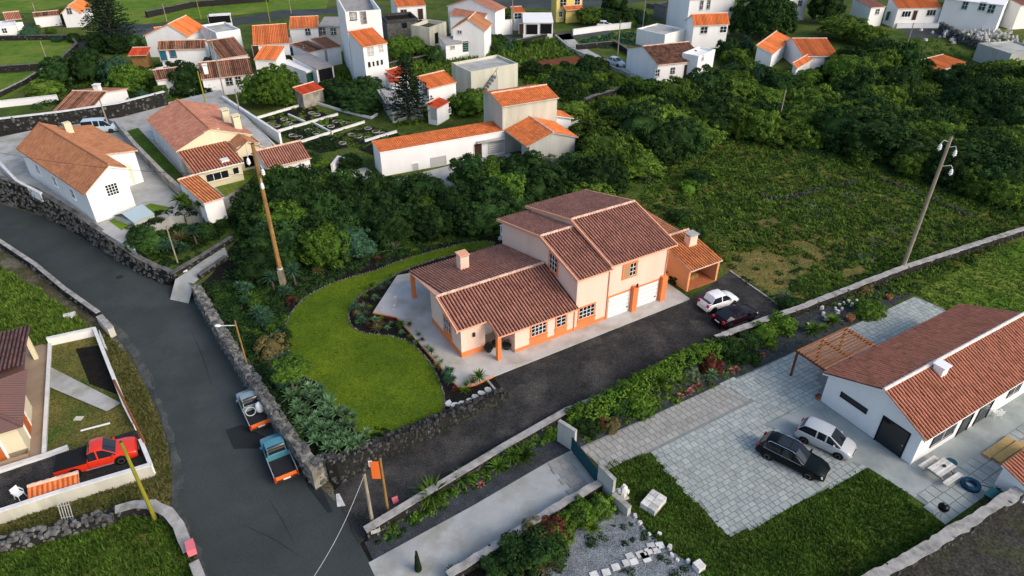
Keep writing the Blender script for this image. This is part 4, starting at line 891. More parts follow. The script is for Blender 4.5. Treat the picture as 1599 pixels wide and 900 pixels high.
h.roof([[(xb+W_b,.2,4.0),(xb+W_b+2.9,.2,3.2),(xb+W_b+2.9,3.8,3.2),(xb+W_b,3.8,4.0)]], [((xb+W_b,.2,4.0),(0,3.6,0),(2.9,0,-.8))], 'clay_orange', 'wall_white', amp=.03)
mono('yard_pen', 'low concrete pen behind the tall grey block', [(905,190),(925,185),(940,203),(910,212)], 1.0, 1.0, 'concrete', 'wall_grey', tiled=False, parapet=.4, cat='pen')
# ================================================================== THE VILLAGE BEHIND
VIL = True
gh('white_cottage', 'white gabled cottage with a faded brown roof at the far left edge', (4,20), (30,17.5), 4.2, 2.7, (14,31), 'clay_brown', ops=[('r',38,26,.9,1.1,'win')])
mono('white_annex', 'plain white annex with two dark windows at the far left edge', [(-30,36),(14,33),(26,42),(-30,48)], 2.2, 2.0, 'wall_white', tiled=False, ops=[('f',7,48,.9,1,'win')], parapet=.1)
gh('orange_gable_house', 'white gabled house with an orange roof beside the dark pine', (124,-3), (106,9), 4.6, 3.0, (130,17), 'clay_orange', ops=[('r',108,17,.8,1.,'win'),('f',138,25,1.,2.,'door')])
mono('low_brown_shed', 'long low shed with a dark roof at the corner of the far meadow', [(52,19),(92,17),(93,23),(52,27)], 2.8, 2.3, 'clay_old', ov=.1)
gh('hip_orange_house', 'house with a broad orange and yellow roof right of the pine', (262,38), (291,24), 6.2, 4.0, (312,47), 'clay_orange', wb=5.5)
mono('roadside_shelter', 'white framed roadside shelter with a dark front on the green hill', [(325,22),(358,20),(360,23),(326,25)], 2.6, 2.5, 'wall_white', tiled=False, cat='shelter', ops=[('f',343,30,4.6,1.7,'doordark')])
mono('yellow_edge_wing', 'white wing with a narrow orange roof below the broad orange roof', [(247,46),(270,37),(300,50),(245,56)], 4.6, 3.9, 'clay_orange')
gh('blue_window_house', 'white house with blue windows and an old mottled tile roof', (247,64), (321,62), 4.9, 3.7, (243,78), 'clay_old', ops=[('f',255,87,1.2,1.8,'win',dict(pane='glass_blue',bars=(1,1))),('f',270,84,1.0,1.1,'win',dict(pane='glass_blue',bars=(1,1)))])
mono('red_roof_shelter', 'small open shelter with a scarlet roof left of the blue-windowed house', [(208,75),(238,73),(229,86),(199,87)], 3.0, 2.4, 'clay_scarlet', 'timber', ov=.6)
gh('mottled_shed', 'low white shed with a mottled dark roof among garden bushes', (238,110), (293,103), 3.6, 2.8, (256,124), 'clay_old')
mono('white_flat_house', 'white flat-roofed house behind the mottled brown roofs', [(335,38),(376,33),(377,50),(338,56)], 4.8, 4.6, 'wall_grey', tiled=False, parapet=.3)
mono('grey_front_house', 'house with one brown mottled slope below the white flat-roofed house', [(341,62),(380,55),(388,85),(345,92)], 5.0, 3.2, 'clay_old')
gh('mottled_long_house', 'long house with a mottled brown roof and a white chimney above the hedge', (309,98), (390,90), 4.7, 3.0, (345,121), 'clay_old', ops=[('f',358,127,.9,1.,'win'),('f',372,124,.9,1.,'win')], ch=[(322,112,3.8,.7,.7,1.2)])
gh('rust_roof_shed', 'shed with a rust-brown roof and a white chimney behind the curved white wall', (113,142), (167,143), 3.8, 2.6, (98,173), 'clay_old', ch=[(155,146,3.3,.8,.8,.8)])
mono('orange_long_roof', 'white house with a wide weathered orange roof in the village centre', [(389,41),(448,37),(452,67),(395,71)], 5.8, 4.4, 'clay_orange', ops=[('f',400,80,1,2,'door')])
mono('orange_small_roof', 'narrow white house with an orange roof and a twin window', [(449,26),(496,26),(497,43),(451,45)], 5.6, 4.6, 'clay_orange', ops=[('f',481,49,.8,1.1,'win')])
mono('grey_roof_house', 'unpainted grey house with a grey roof and two dark windows', [(493,26),(530,26),(532,41),(497,41)], 5.4, 4.8, 'sheet_grey', 'wall_grey', ops=[('f',504,48,.9,1,'win'),('f',521,49,.9,1,'win')], tiled=False)
mono('skylight_roof_house', 'white house with an orange roof holding a pale skylight, behind the bright green tree', [(388,72),(417,70),(431,94),(396,93)], 4.8, 3.6, 'clay_orange')
mono('conservatory', 'grey conservatory with a glazed front below the orange roofs', [(430,60),(452,58),(459,72),(434,74)], 3.6, 3.2, 'sheet_grey', 'wall_white', tiled=False, ops=[('f',447,82,3.,1.6,'win',dict(pane='glass_blue',bars=(4,2)))])
mono('ragged_roof_house', 'old house with a ragged brown roof between grey sheds', [(479,62),(500,60),(508,76),(482,82)], 4.0, 3.4, 'clay_old', 'wall_white', ops=[('l',475,74,.6,.8,'win')])
mono('garage_shed', 'long grey-roofed shed with a dark garage opening facing the wall', [(482,82),(508,77),(522,102),(494,108)], 3.4, 2.9, 'sheet_grey', 'wall_white', tiled=False, ops=[('f',509,116,2.6,2.0,'doordark')])
mono('teal_door_shed', 'low flat shed with a teal door beside the long garage shed', [(470,88),(487,84),(494,108),(478,112)], 2.6, 2.4, 'wall_white', 'wall_white', tiled=False, ops=[('f',487,121,1.8,1.6,'door',dict(pane='door_green'))])
mono('patched_roof_house', 'small white house with a patched orange and grey roof beside the tall white house', [(503,56),(527,56),(533,72),(510,76)], 3.8, 3.3, 'clay_tan', 'wall_white')
h = mono('tall_white_house', 'tall white house with an orange lower roof and four small ground windows', [(553,47),(597,41),(606,67),(567,74)], 9.0, 7.4, 'clay_orange', ops=[('f',579,79,1.0,1.3,'win',dict(pane='shutter_grey')),('f',595,76,1.0,1.3,'win',dict(pane='shutter_grey')),('f',577,101,.36,.8,'win',dict(bars=None,tw=.04,sill=False)),('f',583.5,99.7,.36,.8,'win',dict(bars=None,tw=.04,sill=False)),('f',590,98.4,.36,.8,'win',dict(bars=None,tw=.04,sill=False)),('f',596.5,97,.36,.8,'win',dict(bars=None,tw=.04,sill=False))])
mono('white_tower_house', 'tall white flat-roofed house rising behind the orange roof of its neighbour', [(528,-6),(586,-10),(598,36),(541,40)], 11.5, 9.6, 'sheet_grey', tiled=False, ops=[('f',568,28,.9,2.,'door',dict(pane='door_green')),('f',552,25,1.,1.1,'win',dict(pane='shutter_grey'))], parapet=.2)
mono('grey_chimney_house', 'white house with an orange roof and a broad grey chimney stack', [(622,-14),(664,-16),(666,8),(620,11)], 6.6, 5.0, 'clay_orange', ops=[('f',631,20,1.2,1.2,'win'),('f',657,22,1.1,2.2,'door')])
mono('overgrown_ruin', 'roofless basalt ruin smothered in ivy', [(602,24),(650,22),(654,34),(604,38)], 4.0, 3.8, 'soil', 'basalt', tiled=False, parapet=.5, cat='ruin', ops=[('f',632,40,1.,1.,'doordark')])
gh('brown_gable_house', 'white gabled house with a brown roof above the green-doored garage', (743,19), (731,30), 7.2, 5.2, (716,36), 'clay_tan', ops=[('r',718,50,.8,.5,'win')])
mono('brown_back_roof', 'house with a low brown roof behind the white gable', [(704,12),(760,14),(758,27),(702,24)], 5.4, 4.6, 'clay_brown')
gh('top_white_gable', 'white gable end with a brown roof at the top edge of the village', (752,-8), (735,-2), 7.6, 5.6, (716,3), 'clay_brown')
mono('green_door_garage', 'white garage with a dark green door and grey sheet roof', [(703,57),(735,52),(757,63),(696,70)], 3.6, 3.0, 'sheet_grey', tiled=False, ops=[('f',731,72,2.2,2.0,'garage',dict(pane='door_green')),('f',707,74,.8,.4,'win')])
mono('roofless_white_house', 'roofless white house shell with an orange wooden door', [(676,28),(710,24),(699,42),(672,52)], 4.2, 3.8, 'dry_field', 'wall_bone', tiled=False, parapet=.6, ops=[('f',683,82,1.9,1.6,'garage',dict(pane='door_orange')),('f',682,60,1.,2.,'doordark')])
mono('twin_door_garage', 'white flat-roofed garage with two black doors on the lane', [(818,20),(862,19),(865,35),(817,35)], 3.6, 3.4, 'wall_white', tiled=False, ops=[('f',831,46,2.4,2.0,'doordark'),('f',853,45,2.4,2.0,'doordark'),('f',814.5,45,.9,2.,'door')])
mono('orange_strip_house', 'white house with a narrow orange roof left of the two-door garage', [(790,11),(819,10),(821,19),(803,20)], 4.4, 3.8, 'clay_orange', ops=[('f',809,25,1.6,1.2,'win')])
mono('yellow_house', 'yellow house with white corners and a little orange porch roof', [(868,-24),(910,-26),(912,-16),(870,-14)], 7.4, 6.8, 'clay_orange', 'wall_yellow', ops=[('f',880,4,1.3,1.6,'win'),('f',902,3,1.3,1.6,'win'),('f',886,25,1.1,2.2,'door'),('f',876,22,.8,1.2,'win'),('f',897,23,1.2,1.2,'win')])
mono('porch_roof_hut', 'orange tiled porch on the front of the yellow house', [(887,9),(906,8),(912,14),(884,16)], 3.6, 3.0, 'clay_orange', 'wall_yellow', ov=.7)
mono('red_roof_cottage', 'low white cottage with small red roof planes left of the big orange roof', [(622,104),(634,102),(642,114),(618,121)], 4.0, 3.3, 'clay_scarlet')
mono('red_corner_roof', 'little red-roofed corner room in front of the dark araucaria', [(606,116),(622,111),(627,128),(610,130)], 3.4, 2.9, 'clay_scarlet')
mono('big_orange_roof_house', 'white house with a bright orange roof beside the concrete block', [(655,117),(718,107),(714,128),(670,139)], 4.6, 3.5, 'clay_orange', ops=[('l',664,138,.8,1.8,'win')])
h = mono('concrete_block_house', 'unfinished bone-coloured concrete house with a flat roof and outside stair', [(706,103),(777,87),(811,103),(736,117)], 4.4, 4.4, 'concrete', 'wall_bone', tiled=False, parapet=.4)
st_ = MB()
for k in range(9): st_.box(.6+k*.42, 1.0+k*.42, -1.1, .0, 0, .42+k*.42)
st_.build('outside_stair', 'wall_grey', h.root)
st_ = MB(); st_.tube((.6,-1.05,1.3),(4.4,-1.05,5.1),.04)
for k in range(5): st_.tube((.7+k*.85,-1.05,.3+k*.85),(.7+k*.85,-1.05,1.35+k*.85),.03)
st_.build('stair_rail', 'iron', h.root)
h = mono('terrace_slab', 'grey concrete terrace with dark railings beside the araucaria', [(606,139),(640,133),(662,172),(612,178)], 1.6, 1.5, 'concrete', 'wall_grey', tiled=False, parapet=.08, cat='terrace')
st_ = MB()
for k in range(9): st_.tube((.2,.3+k*1.1,1.5),(.2,.3+k*1.1,2.5),.04)
st_.tube((.2,.3,2.5),(.2,9.1,2.5),.05); st_.tube((.2,.3,2.0),(.2,9.1,2.0),.04); st_.build('railing', 'iron', h.root)
mono('red_roof_hut', 'tiny white hut with a scarlet roof right of the araucaria', [(671,160),(689,150),(703,159),(683,170)], 3.0, 2.6, 'clay_scarlet', ops=[('l',678,178,.9,1.8,'door',dict(pane='shutter_grey')),('f',702,173,.6,.8,'win')])
mono('red_roof_lean_to', 'small lean-to with a red roof right of the bright green tree', [(470,132),(499,127),(506,138),(473,148)], 2.9, 2.3, 'clay_scarlet', 'wall_rough')
h = gh('brown_tile_farmhouse', 'white farmhouse with a speckled brown roof at the edge of the woods', (1004,72.5), (1076,65.5), 5.4, 3.7, (1016,103), 'clay_old', fine=True, ops=[('f',1027,114,.8,1.1,'win'),('f',1051,110,.7,.8,'win'),('f',1073,112,1.,2.2,'door')])
mono('stepped_annex', 'white stepped annex with a flat roof at the end of the farmhouse', [(1084,72),(1103,76),(1119,82),(1092,93)], 4.6, 4.4, 'wall_white', tiled=False, parapet=.3, ops=[('f',1098,90,.6,.8,'win')])
mono('grey_box_annex', 'low grey box below the stepped white annex', [(1097,104),(1114,103),(1122,111),(1104,115)], 1.9, 1.9, 'concrete', 'wall_white', tiled=False)
h = gh('orange_roof_farmhouse', 'white house with a bright orange roof above the stepped farmhouse', (1081,22.5), (1137,20), 6.4, 4.6, (1088,40), 'clay_orange', wb=3.0, ops=[('f',1100,47,1.4,1.2,'win'),('f',1130,46,1.4,1.2,'win')])
mono('flat_white_annex', 'low white annex with a dark flat roof left of the orange-roofed house', [(1028,36),(1060,30),(1072,48),(1040,57)], 2.9, 2.8, 'wall_grey', tiled=False, parapet=.2)
mono('tall_white_back_house', 'tall white house behind the orange-roofed house', [(1076,-20),(1146,-24),(1150,-4),(1078,-1)], 8.0, 7.6, 'sheet_grey', tiled=False, ops=[('f',1096,8,.7,1.8,'win'),('f',1107,7,.7,1.8,'win')])
h = gh('orange_wood_house', 'house with two bright orange roofs half hidden in the dark woods', (1237,60), (1292,60), 4.2, 2.7, (1213,88), 'clay_orange', wb=4, edge='wall_white')
mono('orange_wood_wing', 'left orange wing of the house in the dark woods', [(1188,53),(1233,48),(1238,61),(1208,85)], 3.8, 2.7, 'clay_orange', edge='wall_white')
mono('small_orange_gable', 'little orange porch roof in front of the house in the woods', [(1238,98),(1262,86),(1270,93),(1246,107)], 2.8, 2.1, 'clay_orange', edge='wall_white')
mono('row_house', 'white row house with a bright orange roof and black shutters on the upper right street', [(1397,-8),(1469,-8),(1473,12),(1404,13)], 6.0, 4.2, 'clay_orange', ops=[('f',1416,22,2.0,1.2,'win',dict(bars=(3,1))),('f',1429,24,.9,2.,'door'),('f',1455,20,2.0,1.2,'win',dict(bars=(3,1)))])
mono('olive_roof_house', 'white house with an olive brown roof left of the bright orange row house', [(1358,-6),(1378,-7),(1385,10),(1362,12)], 5.2, 4.2, 'clay_brown', ops=[('f',1391,25,2.2,1.8,'garage',dict(pane='door_green')),('f',1371,18,1.,1.,'win')])
mono('white_step_house', 'tall white house with green shutters beside the rubble plot', [(1480,-34),(1566,-40),(1570,8),(1476,-2)], 6.6, 6.2, 'wall_white', tiled=False, ops=[('f',1508,8,1.,1.6,'win',dict(pane='door_green')),('f',1535,10,1.2,1.6,'win',dict(pane='door_green')),('f',1549,14,1.2,1.6,'win',dict(pane='door_green'))])
gh('pink_roof_house', 'white house with a faded pink roof at the top right corner', (1560,-10), (1625,-14), 6.4, 5.2, (1568,10), 'clay_brown')
mono('rubble_shed', 'roofless grey block shed beside the heap of rubble', [(1572,66),(1625,62),(1640,84),(1580,88)], 3.0, 2.8, 'wall_grey', 'wall_grey', tiled=False, parapet=.2, cat='shed')
mono('hidden_orange_roof', 'lone small orange roof sunk in the bushes at the right', [(1443,92),(1481,84),(1513,98),(1468,110)], 2.0, 1.6, 'clay_orange', edge='wall_white')
mono('white_wood_house', 'white house showing between the dark trees at the top', [(1212,-18),(1262,-22),(1264,-4),(1214,-1)], 5.2, 5.0, 'wall_white', tiled=False, ops=[('f',1225,6,1.,1.2,'win'),('f',1250,5,1.,1.2,'win')])
mono('ruined_barn', 'ruined stone barn on the far lane', [(1036,4),(1058,2),(1062,10),(1040,13)], 3.0, 2.8, 'dry_field', 'basalt_pale', tiled=False, parapet=.3, cat='barn')
# ================================================================== WALLS
def hts(tops, pts): return tops
# tall basalt wall holding the raised yard above the road
wall('basalt_wall', 'tall dark basalt wall along the road below the white house', [Vector((p.x,p.y,ZR)) for p in ROADW[:6]]+[Vector((*ROADW[6].xy, ZR))], [3.6,3.5,3.4,3.0,2.5,2.0,1.65], .5, stones=7, cap='coping_dark', srad=.22)
wall('basalt_wall', 'low basalt wall with a kinked coping beside the narrow side path', [Vector((*ROADW[6].xy, ZR)), P(272,432,0), P(318,405,0), P(364,376,0)], [1.9,.45,.5,.5], .4, stones=8, cap='coping_dark', srad=.16)
gw = [Vector((p.x,p.y,ZR)) for p in GARW]
wall('basalt_wall', 'long basalt wall with a broad rough grey top between the road and the spiky plants', gw+[Vector((*W(-17.05,-3.2).xy,ZR))], 1.85, .75, body='wall_rough', stones=9, cap=None, stone='basalt_pale', srad=.2)
wall('basalt_wall', 'short low wall on the garden side of the narrow side path', [P(312,436,0), P(354,406,0)], .45, .35, stones=7, cap='coping_dark', srad=.14)
cw = [W(-17.0,-3.3,ZR), W(-16.95,-3.9,ZR), W(-16.6,-4.15,ZR), W(-14,-4.15,-1.15), W(-9,-4.1,-.58), W(-5,-4.05,-.12), W(-3.2,-3.95,0)]
wall('drystone_wall', 'dark drystone wall curving from the road corner along the driveway below the lawn', cw, [2.0,2.05,2.05,1.75,1.2,.75,.45], .8, cap=None, stones=10, srad=.17, singles=140)
wall('driveway_wall', 'low rough wall with a pale top on the right of the driveway', [W(-16.8,-9.75,ZR), W(-12,-9.3,-.9), W(-6,-8.8,-.22), W(-.6,-8.25,0)], [.95,.75,.6,.55], .45, cap='coping', stones=8, srad=.13)
wall('field_wall', 'long straight wall with a pale flat top between the meadow and the scrub field', [W(15.2,-7.55), G(1240,494), G(1410,428), G(1599,366), G(1700,327)], .8, .5, cap='coping', stones=5, srad=.15, ragged=.05)
wall('hedge_wall', 'low wall with a pale top mostly hidden under the hedge by the driveway', [W(-.6,-8.2), G(1170,536)], .55, .4, cap='coping')
wall('lane_wall', 'rough pale wall along the lower side of the concrete lane', [W(-13.7,-15.35,-1.1), W(-9,-15.2,-.55), W(-5.5,-15.1,-.15), W(-1.6,-15.0,0)], [.75,.7,.7,.75], .45, cap='coping', stones=7, srad=.13, ragged=.05)
wall('boundary_wall', 'pale rough-edged wall across the bottom right corner beside the bare field', [G(1290,960), G(1385,902), G(1480,846), G(1599,772), G(1700,712)], .9, .6, cap='coping', stones=6, srad=.15, ragged=.09)
# rendered slabs of the gateway
for lab, a, b, h0 in (('tall thin rendered wall slab left of the sliding gate', (872,688), (898,705), 1.95), ('tall thin rendered wall slab right of the sliding gate', (934,758), (957,782), 1.95)):
    wall('gate_wall', lab, [G(*a), G(*b)], h0, .22, 'wall_grey', 'coping', capw=.03, caph=.05)
wall('gate_wall', 'low rendered stub wall beside the gravel garden', [G(957,784), G(982,806)], .75, .3, 'wall_grey', 'coping')
g = empty('sliding_gate', G(912,730), math.atan2((G(928,748)-G(900,712)).y, (G(928,748)-G(900,712)).x), 'dark teal sliding gate closing the concrete lane', 'gate')
ln = (G(934,758)-G(898,705)).length
mb = MB(); mb.box(-ln/2,ln/2,-.03,.03,.1,.14); mb.box(-ln/2,ln/2,-.03,.03,1.3,1.36); mb.box(-ln/2,-ln/2+.06,-.03,.03,.14,1.3); mb.box(ln/2-.06,ln/2,-.03,.03,.14,1.3); mb.build('gate_frame', 'iron', g)
b_ = MB(); b_.box(-ln/2+.07,ln/2-.07,-.02,.02,0,.22); bm_ = b_.mesh('board', ['plastic_teal'])
for k in range(5): o_ = put('board', bm_, g); o_.location = (0,0,.16+k*.23)
mb = MB(); mb.box(-ln/2,ln/2,-.55,-.15,.0,.07); mb.build('gate_track', 'concrete', g)
# left lower plot
def PL(x, y, dz=0): return P(x, y, ZR+dz)
wall('roadside_wall', 'long low wall with a pale top along the left edge of the road', [PL(-60,350), PL(0,384), PL(60,424), PL(105,462), PL(158,500)], .85, .35, 'mortar', 'coping', stones=4)
wall('gate_pillar', 'squat pale pillar at the end of the roadside wall', [PL(160,506), PL(178,526)], .9, .5, 'wall_bone', 'coping', cat='pillar')
wall('garden_wall', 'white wall between the tall grass and the sunken garden', [PL(78,540), PL(152,524)], .8, .2, 'wall_white', 'coping_white')
wall('garden_wall', 'white wall topped with a rusty rail beside the road verge', [PL(152,524), PL(176,585), PL(200,645), PL(214,672)], .85, .2, 'wall_white', 'coping_white')
t = wall('yard_wall', 'mossy plastered wall in front of the red pickup', [PL(-60,845), PL(0,818), PL(100,785), PL(242,742)], 1.05, .25, 'wall_bone', 'coping_white')
wall('yard_wall', 'short white wall at the nose of the red pickup', [PL(225,700), PL(242,742)], .9, .2, 'wall_white', 'coping_white')
wall('terrace_kerb', 'thin white kerb along the front of the tan terrace', [PL(-60,752), PL(0,738), PL(70,716), PL(108,702)], .3, .2, 'wall_white', 'coping_white', cat='kerb')
wall('terrace_kerb', 'thin pale kerb along the garden side of the tan terrace', [PL(71,712), PL(80,536)], .3, .18, 'wall_bone', 'coping_white', cat='kerb')
wall('curved_wall', 'curved wall with a broad pale top around the bottom left grass', [PL(186,808), PL(215,800), PL(243,800), PL(268,812), PL(284,832), PL(292,855), PL(300,872)], .75, .6, 'mortar', 'coping', stones=6, srad=.13, ragged=.04)
wall('curved_wall', 'stub of wall with a pale top at the bottom edge beside the road', [PL(308,890), PL(322,925)], .75, .5, 'mortar', 'coping', stones=6, srad=.13)
wall('rubble_wall', 'tumbled rubble wall along the top of the bottom left grass', [PL(-60,878), PL(0,858), PL(80,838), PL(140,822), PL(186,810)], .55, .9, cap=None, stones=9, stone='basalt_pale', srad=.19, singles=130)
# walls of the raised yard and the village
wall('yard_wall', 'grey stone wall between the concrete yard and the side garden', [P(184,200,ZP), P(215,238,ZP), P(260,285,ZP), P(318,338,ZP)], [1.2,1.2,1.2,1.2], .4, 'wall_rough', 'coping')
wall('retaining_wall', 'long curved stone wall with a white top behind the two brown-roofed houses', [P(-60,212,ZP), P(0,208,ZP), P(100,196,ZP), P(190,182,ZP), P(262,163,ZP)], 2.0, .6, 'mortar', 'coping_white', stones=3, srad=.25)
wall('yard_parapet', 'white parapet at the road end of the yard of the white house', [P(2,262,ZP), P(30,292,ZP), P(68,312,ZP)], .8, .25, 'wall_white', 'coping_white')
def vw(label, px, hh, th=.3, body='wall_white', cap='coping_white', **k): return wall('village_wall', label, [P(*p) for p in px], hh, th, body, cap, **k)
vw('white wall in front of the blue-windowed house', [(235,120),(300,106)], 1.2); vw('white wall below the mottled long house', [(297,152),(350,138)], 1.2)
vw('long white wall leading down beside the cream house', [(350,165),(395,195),(440,225)], 1.6)
vw('white wall behind the vegetable beds at the left', [(0,168),(92,158)], 1.0); vw('pale wall bordering the far left meadow', [(0,152),(40,132),(75,110)], .8, body='mortar', cap='coping', stones=2)
vw('grey wall around the far left meadow', [(-40,64),(60,62),(112,62),(122,74),(95,100)], .9, .4, 'mortar', 'coping_dark', stones=1.5); vw('basalt wall between the two far left meadows', [(-40,117),(80,108)], 1.2, .5, 'mortar', 'coping_dark', stones=2)
vw('white wall beside the grey road with the two-door garage', [(770,56),(800,53)], 3.0); vw('dark wall crossing the far green hillside', [(230,28),(300,12),(420,2)], 1.4, .6, 'mortar', 'coping_dark')
vw('basalt wall along the top of the scrubby village field', [(560,120),(620,104),(700,88),(780,76),(865,58)], 1.0, .5, 'mortar', 'coping_dark', stones=2)
vw('rubble wall below the row house street', [(1468,48),(1500,66),(1545,84),(1605,98)], 1.6, .9, 'basalt', None, stones=4, stone='basalt_pale', srad=.3); vw('grey wall behind the crop field', [(900,78),(960,72),(1000,96)], 1.0, .4, 'mortar', 'coping_dark', stones=2)
vw('drystone wall between the two tall-grass plots', [(885,180),(925,160),(975,146)], 1.1, .6, 'mortar', 'coping_dark', stones=3); vw('white garden wall left of the farmhouse', [(895,32+23),(945,48),(985,44)], 1.2)
vw('low white wall in front of the row house', [(1400,44),(1478,44)], 1.0); vw('grey wall beside the lane to the farmhouse', [(868,60),(888,78),(930,98),(985,122)], .7, .3, 'wall_grey', 'coping')
vw('white wall around the lower end of the circle garden', [(560,262),(530,255),(520,268)], .9)
vw('dark drystone wall running through the scrub field', [(1190,308),(1225,312),(1262,302),(1300,292),(1340,283)], .10, .6, 'soil', None, stones=7, stone='basalt', srad=.2)
vw('tumbled drystone wall at the foot of the dark woods', [(1380,282),(1430,302),(1480,322),(1520,342)], .10, .6, 'soil', None, stones=6, stone='basalt', srad=.22)
vw('dark wall across the far meadow behind the church-side pole', [(1010,12),(1050,18),(1075,28)], 1.0, .4, 'basalt', 'coping_dark')
# circle garden: six walled beds with pale rings
beds = [[(388,192),(484,163),(512,180),(425,208)],[(428,210),(482,196),(520,218),(470,222)],[(484,196),(516,182),(567,192),(521,210)],[(470,226),(520,212),(545,230),(500,240)],[(520,214),(572,196),(618,206),(560,232)],[(560,234),(620,208),(640,222),(590,245)]]
for k, b_ in enumerate(beds): far('planting_bed', b_, 'soil', .02)
for lab, px in (('long white kerb on the near side of the circle garden', [(386,186),(430,230),(470,246)]), ('white kerb along the far side of the circle garden', [(388,190),(486,161)]), ('white kerb between the first and second circle beds', [(430,208),(528,180)]), ('white kerb between the third and fourth circle beds', [(468,224),(570,192)]), ('white wall along the right side of the circle garden', [(486,160),(540,176),(580,186),(590,180)]), ('short white kerb crossing the first circle bed', [(451,181),(480,194)]), ('short white kerb crossing the middle circle bed', [(490,194),(520,210)]), ('white kerb at the right end of the circle garden', [(570,222),(620,207)])):
    wall('garden_kerb', lab, [P(*p) for p in px], .28, .16, 'wall_white', 'coping_white', cat='kerb')
def ring(r, th, hh, m):
    mb = MB(); n = 18; mb.rings([[((r+dr)*math.cos(t), (r+dr)*math.sin(t), z) for t in [2*math.pi*i/n for i in range(n)]] for dr, z in ((th,0),(th,hh),(0,hh+.02),(0,0))], cap=False); return mb.mesh('stone_ring', [m])
rg = ring(.50, .07, .12, 'coping'); rg2 = ring(.70, .09, .08, 'basalt_pale')
for x, y in [(444,187),(451,193),(458,196),(423,193),(432,197),(487,177),(495,180),(457,212),(467,215),(482,204),(494,208),(504,195),(517,198),(525,190),(537,192),(575,201),(587,206),(598,209),(550,211),(560,214),(523,219),(535,224),(575,216),(600,214)]:
    o_ = put('stone_ring', rg); o_.location = P(x, y, .03); tag(o_, 'white oval stone ring in the walled circle garden', 'planter ring', 'white rings of the circle garden')
for (x, y), lab in zip([(1330,306),(1333,317),(1267,338),(1232,324),(1264,319),(1400,361),(1411,345),(1369,380),(1353,402),(1290,330)], ['upper of two stacked pale stone rings in the scrub field', 'lower of two stacked pale stone rings in the scrub field', 'widest pale stone ring on the left of the scrub field', 'leftmost pale stone ring beside the dark drystone wall', 'pale stone ring half buried against the drystone wall', 'faint stone ring just left of the long wooden pole', 'faint upper stone ring nearest the long wooden pole', 'bright stone ring low in the middle of the scrub field', 'lowest stone ring in the scrub field close to the pole foot', 'grey stone ring overgrown with weeds in mid field']):
    o_ = put('stone_ring', rg2); o_.location = G(x, y, .02); tag(o_, lab, 'planter ring', 'stone rings in the scrub field')
# ================================================================== PAVING
def paving(parent, poly, u0, u1, v0, v1, row, lens, m, limit, seed, dz=.05):
    r = random.Random(seed); items = []
    v = v0
    while v < v1-.01:
        rh = r.choice(row); u = u0-r.random()*.5
        while u < u1:
            l = r.choice(lens); c = W(u+l/2, v+rh/2)
            if inpoly(c.xy, poly): items.append((c.y, u, v, l, rh))
            u += l
        v += rh
    items.sort(); meshes = {}; mb = MB()
    def slab_(b, cu, cv, l, rh, z):
        a, c = l/2-.018, rh/2-.018; e = .012
        p = [(cu-a,cv-c),(cu+a,cv-c),(cu+a,cv+c),(cu-a,cv+c)]; q = [(cu-a+e,cv-c+e),(cu+a-e,cv-c+e),(cu+a-e,cv+c-e),(cu-a+e,cv+c-e)]
        b.add([(x,y,z-.03) for x,y in p]+[(x,y,z) for x,y in q], [(4,5,6,7),(0,1,5,4),(1,2,6,5),(2,3,7,6),(3,0,4,7)])
    for k, (_, u, v, l, rh) in enumerate(items):
        z = dz+.03+r.uniform(-.004,.004)
        if k < limit:
            key = (l, rh)
            if key not in meshes: b = MB(); slab_(b, 0, 0, l, rh, 0); meshes[key] = b.mesh('paving_slab', [m])
            o_ = put('paving_slab', meshes[key], parent); o_.location = W(u+l/2, v+rh/2, z); o_.rotation_euler = (0,0,AU)
        else: slab_(mb, u+l/2, v+rh/2, l, rh, z)
    if mb.v:
        o_ = mb.build('paving_slabs', m, parent, kind='stuff'); o_.location = (O.x, O.y, 0); o_.rotation_euler = (0,0,AU)
fpoly = [p.xy for p in (G(1017,709), G(1177,628), G(1126,600), G(1180,580), G(1430,466), G(1470,484), G(1530,520), W(21,-13.5), W(17.0,-16.7), W(11.6,-16.4), W(14.5,-22.9), G(1357,731), G(1140,840))]
paving(fo, fpoly, -8, 40, -34, 0, (.36,.36,.52), (.36,.54,.54,.72), 'slab', 290, 3)
lpoly = [p.xy for p in (G(907,700), G(1124,601), G(1175,629), G(1016,708), G(944,734), G(922,714))]
paving(fo, lpoly, -8, 40, -20, 0, (.5,), (.5,), 'slab_buff', 0, 4)
ppoly = [p.xy for p in (W(14.9,-28.3), W(30,-28.3), W(30,-25.95), W(14.9,-25.95))]
paving(fo, ppoly, 14.9, 30, -28.3, -25.9, (.78,), (.78,), 'slab', 12, 5, .062)
lp2 = [p.xy for p in (W(-6.5,-11.55), G(893,705), G(926,725), G(943,761), W(-6.2,-15.0))]
ln2 = bpy.data.objects['lane']
paving(ln2, lp2, -4.0, 0, -16, -11, (.5,), (.5,.5,.75), 'slab_buff', 0, 6, .04)
